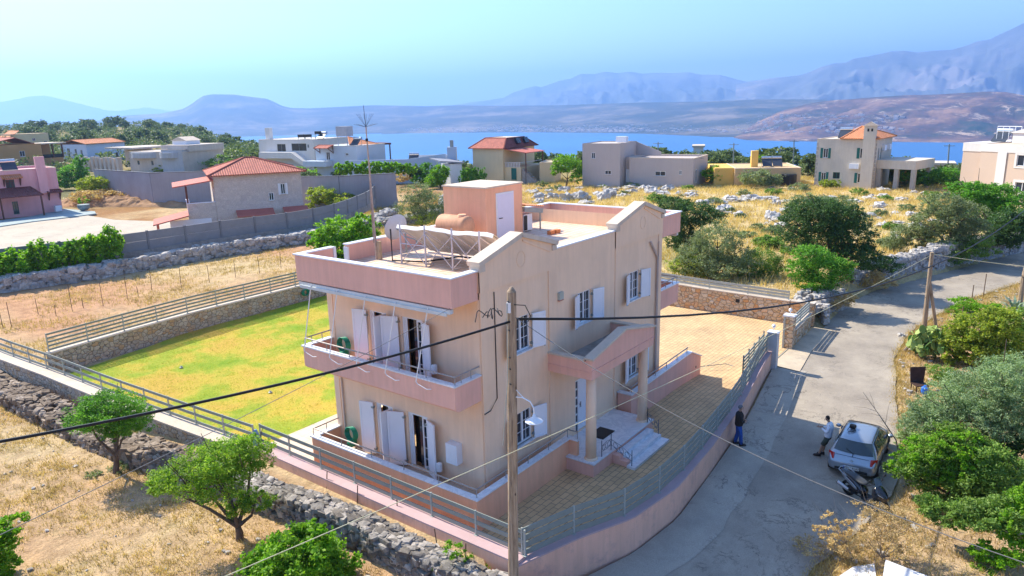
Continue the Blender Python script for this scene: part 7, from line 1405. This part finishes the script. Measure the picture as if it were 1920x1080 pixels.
# --- scooter
a = bz(1590, 936, -1.0); b = bz(1650, 966, -1.0); hd = math.atan2(b.y-a.y, b.x-a.x); c = (a+b)/2
a = bz(1588, 930, -1.0); hd = math.atan2(b.y-a.y, b.x-a.x); c = a+Vector((math.cos(hd), math.sin(hd), 0))*.72
sco = empty('scooter', (c.x, c.y, pl(c.x, ROADZ)), 'black and silver maxi scooter parked behind the silver car', 'scooter', rz=hd); sco.rotation_euler = (R(4), 0, hd)
BLP = carpaint('black_paint', (.02, .022, .028), .2, .2); SLP = carpaint('grey_silver_paint', (.36, .40, .44), .25, .6)
L = lambda name, rings, mat, par=None, n=14: subsurf(MB().add(*el_loft(rings, n)).build(name, mat, par or sco, smooth=True, local=par is None), 1)
for x in (-.68, .72):
    V = []; F = []; n = 28; k = 10
    for i in range(n):
        t = 2*math.pi*i/n
        for j in range(k): q = 2*math.pi*j/k; rr = .22+.055*math.cos(q); V.append((x+rr*math.cos(t), .055*math.sin(q)*1.1, .28+rr*math.sin(t)))
    for i in range(n):
        for j in range(k): F.append((i*k+j, ((i+1) % n)*k+j, ((i+1) % n)*k+(j+1) % k, i*k+(j+1) % k))
    w0 = MB().add(V, F).build('wheel', TYRE, sco, smooth=True, local=True); m = MB().cyl((x, -.04, .28), (x, .04, .28), .06, .06, 12)
    for q in range(5): t = q*2*math.pi/5; m.beam((x, 0, .28), (x+.18*math.cos(t), 0, .28+.18*math.sin(t)), .03, .03)
    m.build('rim', RIM, w0)
L('tail_fairing', [(-1.0, 0, .86, .03, .02, 1), (-.95, 0, .84, .10, .05, .8), (-.75, 0, .74, .16, .13, .8), (-.45, 0, .66, .20, .19, .8), (-.15, 0, .55, .20, .2, .8), (.1, 0, .42, .17, .14, .8)], BLP)
L('seat', [(-.80, 0, .86, .06, .03, .8), (-.72, 0, .87, .13, .05, .7), (-.45, 0, .86, .16, .06, .7), (-.3, 0, .82, .16, .06, .7), (-.1, 0, .80, .17, .055, .7), (.12, 0, .79, .10, .05, .8)], paint('seat_vinyl', (.05, .052, .055), .5))
for s in (-1, 1): L('side_panel', [(-1.02, s*.06, .86, .01, .02, 1), (-.8, s*.17, .80, .02, .05, .9), (-.4, s*.215, .66, .02, .09, .9), (-.1, s*.215, .55, .015, .05, .9)], SLP)
L('floorboard', [(-.1, 0, .32, .20, .05, .5), (.2, 0, .28, .22, .05, .5), (.45, 0, .36, .20, .06, .5)], DARK)
L('front_fairing', [(.34, 0, .62, .06, .2, .8), (.45, 0, .68, .22, .30, .8), (.60, 0, .72, .24, .26, .8), (.78, 0, .66, .17, .17, .8), (.92, 0, .60, .07, .08, .9)], BLP)
L('fairing_flash', [(.5, .16, .82, .05, .03, 1), (.7, .15, .76, .06, .03, 1), (.88, .07, .66, .03, .02, 1)], SLP); L('fairing_flash', [(.5, -.16, .82, .05, .03, 1), (.7, -.15, .76, .06, .03, 1), (.88, -.07, .66, .03, .02, 1)], SLP)
L('front_mudguard', [(.5, 0, .50, .05, .03, .8), (.7, 0, .585, .075, .02, .8), (.92, 0, .5, .06, .03, .8)], BLP)
MB().prism([(.55, -.16, .95), (.55, .16, .95), (.44, .13, 1.22), (.44, -.13, 1.22)], (.012, 0, .004)).build('windscreen', CG, sco, local=True)
m = MB().tube([(.40, -.36, 1.0), (.46, -.2, 1.03), (.48, 0, 1.0), (.46, .2, 1.03), (.40, .36, 1.0)], .016, 8); hb_ = m.build('handlebar', DARK, sco, local=True)
for s in (-1, 1): MB().cyl((.36, s*.38, 1.0), (.42, s*.24, 1.01), .024, .024, 8).build('grip', DARK, hb_); mm2 = MB().tube([(.46, s*.2, 1.03), (.48, s*.3, 1.2)], .008, 5); V, F = el_loft([(.46, s*.33, 1.22, .05, .03, 1), (.49, s*.33, 1.22, .07, .045, 1), (.51, s*.33, 1.22, .05, .03, 1)]); mm2.add(V, F).build('mirror', DARK, hb_)
MB().cyl((.5, -.06, .9), (.72, -.06, .28), .022, .022, 8).build('fork', RIM, sco, local=True); MB().cyl((.5, .06, .9), (.72, .06, .28), .022, .022, 8).build('fork', RIM, sco, local=True)
L('engine', [(-.75, .02, .3, .08, .09, .7), (-.5, .0, .33, .14, .13, .7), (-.2, 0, .34, .12, .12, .7)], DARK)
ex = MB().cyl((-.95, -.2, .42), (-.5, -.18, .34), .075, .065, 14).build('exhaust', RIM, sco, local=True); MB().cyl((-.98, -.2, .425), (-.95, -.2, .42), .05, .07, 14).build('exhaust_tip', DARK, ex); MB().tube([(-.5, -.18, .34), (-.3, -.14, .28), (-.1, -.08, .25)], .02, 6).build('exhaust_pipe', DARK, ex)
MB().tube([(-.6, -.2, .84), (-.95, -.19, .93), (-1.03, 0, .95), (-.95, .19, .93), (-.6, .2, .84)], .016, 6).build('grab_rail', SLP, sco, local=True)
V, F = el_loft([(-1.04, 0, .82, .05, .015, .8), (-1.0, 0, .83, .09, .03, .8)]); MB().add(V, F).build('tail_light', REDL, sco, local=True)
MB().beam((-.05, .12, .25), (-.15, .28, .0), .02, .02).build('side_stand', DARK, sco, local=True)
# ================================================================ people
def skin(name, verts, edges, radii, mat, root, root_i=0, lv=1):
    me = bpy.data.meshes.new(name); me.from_pydata([tuple(v) for v in verts], edges, []); o = bpy.data.objects.new(name, me); COL.objects.link(o); o.parent = root; ORG[o.name] = Vector((0, 0, 0))
    m = o.modifiers.new('skin', 'SKIN'); m.use_smooth_shade = True; sv_ = me.skin_vertices[0].data if me.skin_vertices else None
    if sv_ is None: me.attributes; bpy.context.view_layer.objects.active = o; sv_ = me.skin_vertices[0].data
    for i, r in enumerate(radii): sv_[i].radius = r if isinstance(r, tuple) else (r, r); sv_[i].use_root = (i == root_i)
    s = o.modifiers.new('smooth', 'SUBSURF'); s.levels = lv; s.render_levels = lv; me.materials.append(mat)
    dg = bpy.context.evaluated_depsgraph_get(); dg.update(); m2 = bpy.data.meshes.new_from_object(o.evaluated_get(dg)); o.modifiers.clear(); o.data = m2; return o
def chain(vs, es, rs, pts, rad, start=None):
    k = start
    for p, r in zip(pts, rad): vs.append(Vector(p)); rs.append(r); i = len(vs)-1; (es.append((k, i)) if k is not None else None); k = i
    return k
def hand(vs, es, rs, wi, w, d, side, curl=.5, up=Vector((0, 0, 1))):
    """palm and five fingers growing from wrist vertex wi, pointing along d"""
    d = d.normalized(); s = d.cross(up).normalized()*side; n = s.cross(d).normalized(); n = -n if n.z > 0 else n
    palm = chain(vs, es, rs, [w+d*.045], [(.036, .017)], wi); pk = chain(vs, es, rs, [w+d*.085], [(.036, .015)], palm); P = w+d*.085
    for k, (off, ln) in enumerate(((-.030, .070), (-.010, .080), (.010, .075), (.029, .058))):
        a = P+s*off+d*.008; b = a+(d*math.cos(curl*.6)+n*math.sin(curl*.6))*ln*.45; c = b+(d*math.cos(curl*1.6)+n*math.sin(curl*1.6))*ln*.35; e = c+(d*math.cos(curl*2.3)+n*math.sin(curl*2.3))*ln*.25
        chain(vs, es, rs, [a, b, c, e], [.0095, .0085, .008, .007], pk)
    a = w+d*.03-s*.035; chain(vs, es, rs, [a, a+(d*.7-s*.6+n*.3).normalized()*.032, a+(d*.95-s*.25+n*.5).normalized()*.062], [.012, .010, .008], palm)
SKIN = paint('skin_tone', (.42, .24, .16), .55, .06, 8, bumpv=0)
def person(label, loc, rz, J, mats, hair, shorts=False, sleeves=True, jacket=False):
    r = empty('person', loc, label, 'person', rz=rz); v = Vector; vs, es, rs = [], [], []
    hip, ch, nk, hd_ = v(J['hip']), v(J['chest']), v(J['neck']), v(J['head'])
    i0 = chain(vs, es, rs, [hip], [(.135, .105)]); i1 = chain(vs, es, rs, [hip.lerp(ch, .5), ch], [(.11, .10), (.12, .105)], i0)
    i2 = chain(vs, es, rs, [nk, nk.lerp(hd_, .45)], [.058, .054], i1); f = v(J.get('face', (1, 0, 0))).normalized()
    i3 = chain(vs, es, rs, [hd_-f*.005-v((0, 0, .03)), hd_+v((0, 0, .03))-f*.008, hd_+v((0, 0, .085))-f*.01], [(.070, .078), (.078, .092), (.055, .07)], i2)
    J['w'] = []
    for s in (-1, 1):
        sh, el, wr = v(J['sh'][s]), v(J['el'][s]), v(J['wr'][s]); i = chain(vs, es, rs, [sh, sh.lerp(el, .5), el, el.lerp(wr, .5), wr], [.036, .034, .032, .030, .024], i1); hand(vs, es, rs, i, wr, v(J['hd'][s]), s, J.get('curl', .6))
        kn, an = v(J['kn'][s]), v(J['an'][s]); hp = hip+v((0, s*.09, -.05)); chain(vs, es, rs, [hp, hp.lerp(kn, .5), kn, kn.lerp(an, .4), an, an+v((.05, 0, -.05)), an+v((.12, 0, -.06))], [.085, .075, .056, .052, .036, .025, .018], i0)
    body = skin('body', vs, es, rs, SKIN, r)
    # face: nose, ears, eyes, mouth
    sd = f.cross(v((0, 0, 1))).normalized(); m = MB(); m.cyl(hd_+f*.078+v((0, 0, .02)), hd_+f*.108-v((0, 0, .015)), .008, .016, 8); m.build('nose', SKIN, body)
    for s in (-1, 1):
        e = hd_+f*.078+sd*s*.031+v((0, 0, .03)); MB().cyl(e, e+f*.008, .011, .008, 8).build('eye', DARK, body); e = hd_+sd*s*.083; MB().cyl(e+v((0, 0, -.03)), e+v((0, 0, .03)), .014, .016, 8).build('ear', SKIN, body)
    MB().beam(hd_+f*.085-sd*.024-v((0, 0, .045)), hd_+f*.085+sd*.024-v((0, 0, .045)), .008, .01).build('mouth', paint('lips', (.30, .12, .10), .5), body)
    # hair cap
    V, F = [], []; n = 18; rows = 8
    for j in range(rows+1):
        ph = j/rows*(math.pi*.60)
        for i in range(n):
            t = 2*math.pi*i/n; dn = v((math.cos(t)*f.x-math.sin(t)*f.y, math.cos(t)*f.y+math.sin(t)*f.x, 0)); lim = 1. if math.cos(t) < .25 else .62; p2 = ph*lim; q = hd_+v((0, 0, .028))-f*.012+dn*(.097 if abs(math.cos(t)) > .6 else .088)*math.sin(p2)+v((0, 0, .108*math.cos(p2))); V.append(q*1.0)
    for j in range(rows):
        for i in range(n): F.append((j*n+i, j*n+(i+1) % n, (j+1)*n+(i+1) % n, (j+1)*n+i))
    MB().add(V, F).build('hair', hair, body, smooth=True)
    # garments: torso rings with sleeves or legs growing out of them
    def rings(L):
        V = []; F = []; n = 20
        for c, a, b in L:
            for i in range(n): t = 2*math.pi*i/n; V.append((c.x+b*math.cos(t), c.y+a*math.sin(t), c.z))
        for k in range(len(L)-1): F += [(k*n+i, k*n+(i+1) % n, (k+1)*n+(i+1) % n, (k+1)*n+i) for i in range(n)]
        return V, F+[tuple(range(n-1, -1, -1)), tuple(range((len(L)-1)*n, len(L)*n))]
    k = .025 if jacket else .008; up1 = v((0, 0, 1)); shz = (v(J['sh'][-1])+v(J['sh'][1]))/2
    m = MB().add(*rings([(hip-up1*.10, .175+k, .135+k), (hip, .172+k, .135+k), (hip.lerp(ch, .5), .165+k, .13+k), (ch, .185+k, .14+k), (shz-up1*.03, .205+k, .125+k), (shz+up1*.035, .17, .10), (shz+up1*.075, .085, .075), (shz+up1*.10, .065, .065)]))
    for s in (-1, 1):
        sh, el, wr = v(J['sh'][s]), v(J['el'][s]), v(J['wr'][s]); m.tube([sh-up1*.0+v((0, -s*.03, 0)), sh.lerp(el, .35), sh.lerp(el, .8), el, el.lerp(wr, .2), el.lerp(wr, .9)], .068+k*.6, 12, .04+k*.4)
    subsurf(m.build('jacket' if jacket else 'shirt', mats[0], r, smooth=True, local=True), 1)
    m = MB().add(*rings([(hip+up1*.06, .155, .122), (hip-up1*.03, .17, .135), (hip-up1*.10, .165, .13), (hip-up1*.15, .11, .10)]))
    for s in (-1, 1):
        kn, an = v(J['kn'][s]), v(J['an'][s]); hp = hip+v((0, s*.085, -.06))
        if shorts: m.tube([hp, hp.lerp(kn, .4), kn+up1*.02], .098, 12, .088)
        else: m.tube([hp, hp.lerp(kn, .5), kn, kn.lerp(an, .5), an+up1*.0], .10, 12, .068)
    m.build('shorts' if shorts else 'trousers', mats[1], r, smooth=True, local=True)
    for s in (-1, 1):
        an = v(J['an'][s]); V, F = el_loft([(an.x-.075, an.y, an.z-.035, .02, .02, .8), (an.x-.07, an.y, an.z-.03, .045, .06, .8), (an.x+.0, an.y, an.z-.02, .052, .07, .8), (an.x+.1, an.y, an.z-.045, .055, .045, .8), (an.x+.18, an.y, an.z-.05, .048, .036, .8), (an.x+.21, an.y, an.z-.065, .02, .012, .8)]); MB().add(V, F).build('shoe', mats[2], r, smooth=True, local=True)
    return r
BLK_ = paint('black_jacket', (.03, .024, .022), .8, .2, 8); JEAN = paint('blue_jeans', (.03, .09, .34), .85, .2, 9); SHOE = paint('dark_shoe', (.03, .02, .018), .6)
z1 = pl(10.85, ROADZ)+.04; mp = bz(1384, 834, z1)
person('man in black jacket and blue jeans standing against the pink wall', mp, R(-52), dict(hip=(-.02, 0, .93), chest=(0, 0, 1.26), neck=(.0, 0, 1.44), head=(.03, 0, 1.60), face=(1, 0, -.05), sh={-1: (0, -.185, 1.38), 1: (0, .185, 1.38)}, el={-1: (-.02, -.25, 1.12), 1: (-.02, .25, 1.12)}, wr={-1: (.20, -.10, 1.03), 1: (.21, .09, 1.05)}, hd={-1: (.6, .8, 0), 1: (.6, -.8, 0)}, kn={-1: (.04, -.10, .50), 1: (.0, .11, .50)}, an={-1: (.08, -.10, .085), 1: (-.10, .12, .085)}, curl=.8), (BLK_, JEAN, SHOE), paint('grey_hair', (.16, .16, .17), .8), jacket=True)
WT = paint('white_cotton', (.74, .75, .80), .85, .03, 6); SHT = paint('dark_olive_cloth', (.07, .08, .06), .85)
z2 = pl(11.7, ROADZ); mp = Vector((11.62, -7.52, z2))
pr = person('man in white shirt and dark shorts leaning on the silver car with a phone', mp, R(97), dict(hip=(-.02, 0, .88), chest=(-.07, 0, 1.22), neck=(-.04, 0, 1.41), head=(.055, 0, 1.545), face=(1, 0, -.55), sh={-1: (-.06, -.185, 1.35), 1: (-.06, .185, 1.35)}, el={-1: (.0, -.25, 1.08), 1: (.0, .25, 1.08)}, wr={-1: (.25, -.09, 1.16), 1: (.27, .05, 1.18)}, hd={-1: (.8, .5, .1), 1: (.9, -.3, .2)}, kn={-1: (.07, -.10, .46), 1: (.13, .10, .47)}, an={-1: (.13, -.09, .085), 1: (.24, .11, .085)}, curl=.7), (WT, SHT, SHOE), paint('dark_hair', (.02, .014, .012), .7), shorts=True)
q = Matrix.Rotation(R(97), 4, 'Z') @ Vector((.345, -.02, 1.225)); f = MB(); c = mp+q; d = Matrix.Rotation(R(97), 4, 'Z') @ Vector((-.35, 0, .9)); f.beam(c-d*.07, c+d*.07, .075, .01, tuple(Matrix.Rotation(R(97), 4, 'Z') @ Vector((1, 0, .4)))); tag(f.build('phone', BLP), 'dark mobile phone in the hand of the man in the white shirt', 'phone')
# ================================================================ odds and ends by the road
cp_ = bz(1722, 738, -.62); r = empty('metal_chair', cp_, 'rusty dark brown metal seat standing in the dry verge', 'chair'); RS = paint('rust_brown', (.055, .028, .022), .85, .25, 5); e = Vector(cp_); u = rt0.normalized(); d = Vector((-u.y, u.x, 0)).normalized()
P = lambda a, b, c: e+u*a+d*b+Vector((0, 0, c))
MB().prism([P(-.30, .2, .45), P(.30, .2, .45), P(.36, .26, 1.2), (P(-.36, .26, 1.2))], tuple(d*.03)).build('backrest', RS, r); MB().prism([P(-.3, -.3, .45), P(.3, -.3, .45), P(.3, .2, .45), P(-.3, .2, .45)], (0, 0, .04)).build('seat', RS, r)
for a in (-.27, .27):
    for b_ in (-.27, .17): MB().beam(P(a, b_, -.1), P(a, b_, .45), .04, .04).build('leg', RS, r)
q = bz(1733, 738, -.2); tag(MB().lathe(q, [(.12, 0), (.15, .1), (.15, .28), (.06, .34), (.06, .38)], 12).build('plastic_can', paint('blue_plastic', (.03, .15, .6), .4)), 'bright blue plastic can beside the brown metal seat', 'can')
MB_ = MB(); sl = [bz(x, y, -.55) for x, y in ((1660, 1052), (1745, 1085), (1745, 1180), (1640, 1180))]; tag(MB_.prism([(p.x, p.y, -1.2) for p in sl], (0, 0, .7)).build('concrete_block', paint('white_concrete', (.66, .66, .68), .8, .1, 2)), 'white painted concrete block at the bottom edge beside the dry bush, the right of two', 'block')
sl = [bz(x, y, -.8) for x, y in ((1570, 1078), (1600, 1058), (1640, 1052), (1646, 1100), (1600, 1180), (1560, 1180))]; tag(MB().prism([(p.x, p.y, -1.3) for p in sl], (0, 0, .42)).build('concrete_slab', MATS['white_concrete']), 'low pale concrete slab at the bottom edge left of the white block', 'slab')
tag(MB().beam(bz(1700, 850, -.9), bd(1695, 800, 31.5), .08, .05).build('timber_plank', BARKG), 'grey timber plank standing in the bushes by the car', 'plank')
for px, py, h in ((1800, 620, 40), (1843, 560, 40), (1820, 575, 35)):
    p = bz(px, py, -.45); hh = h/FPX*math.hypot(p.x-CX, p.y-CY); tag(MB().cyl((p.x, p.y, -.6), (p.x+.25, p.y, p.z+hh), .03, n=5).build('stake', RUST), 'thin dark fence stake in the verge by the bend', 'stake', 'stakes in the roadside verge')
# dropped rag and litter on the old wall
for px, py, c_, l in ((794, 1013, (.6, .03, .12), 'crushed red drink can on the old drystone wall'), (772, 1037, (.65, .12, .05), 'orange red scrap on the face of the old drystone wall')):
    p = bz(px, py, -.05 if py < 1020 else -.4); V, F = el_loft([(p.x-.07, p.y, p.z, .03, .02, 1), (p.x-.05, p.y, p.z, .04, .035, 1), (p.x+.05, p.y, p.z+.01, .035, .03, 1), (p.x+.07, p.y, p.z, .02, .02, 1)]); tag(MB().add(V, F).build('litter', paint('litter_%d' % px, c_, .5), smooth=True), l, 'litter')
# ================================================================ haze over the bay
hz = bpy.data.materials.new('haze_air'); hz.use_nodes = True; nt = hz.node_tree; nt.nodes.remove(nt.nodes['Principled BSDF'])
pv = nt.nodes.new('ShaderNodeVolumePrincipled'); pv.inputs['Color'].default_value = (.30, .50, .85, 1); pv.inputs['Density'].default_value = .00015; pv.inputs['Anisotropy'].default_value = .48
nt.links.new(pv.outputs[0], nt.nodes['Material Output'].inputs['Volume'])
HS = 17500
o = MB().box(CX-HS, CX+HS, CY-HS, CY+HS, -170, 960).build('haze', hz); o['kind'] = 'stuff'; tag(o, 'pale blue summer haze over the bay and the mountains', 'haze')
o.display_type = 'WIRE'
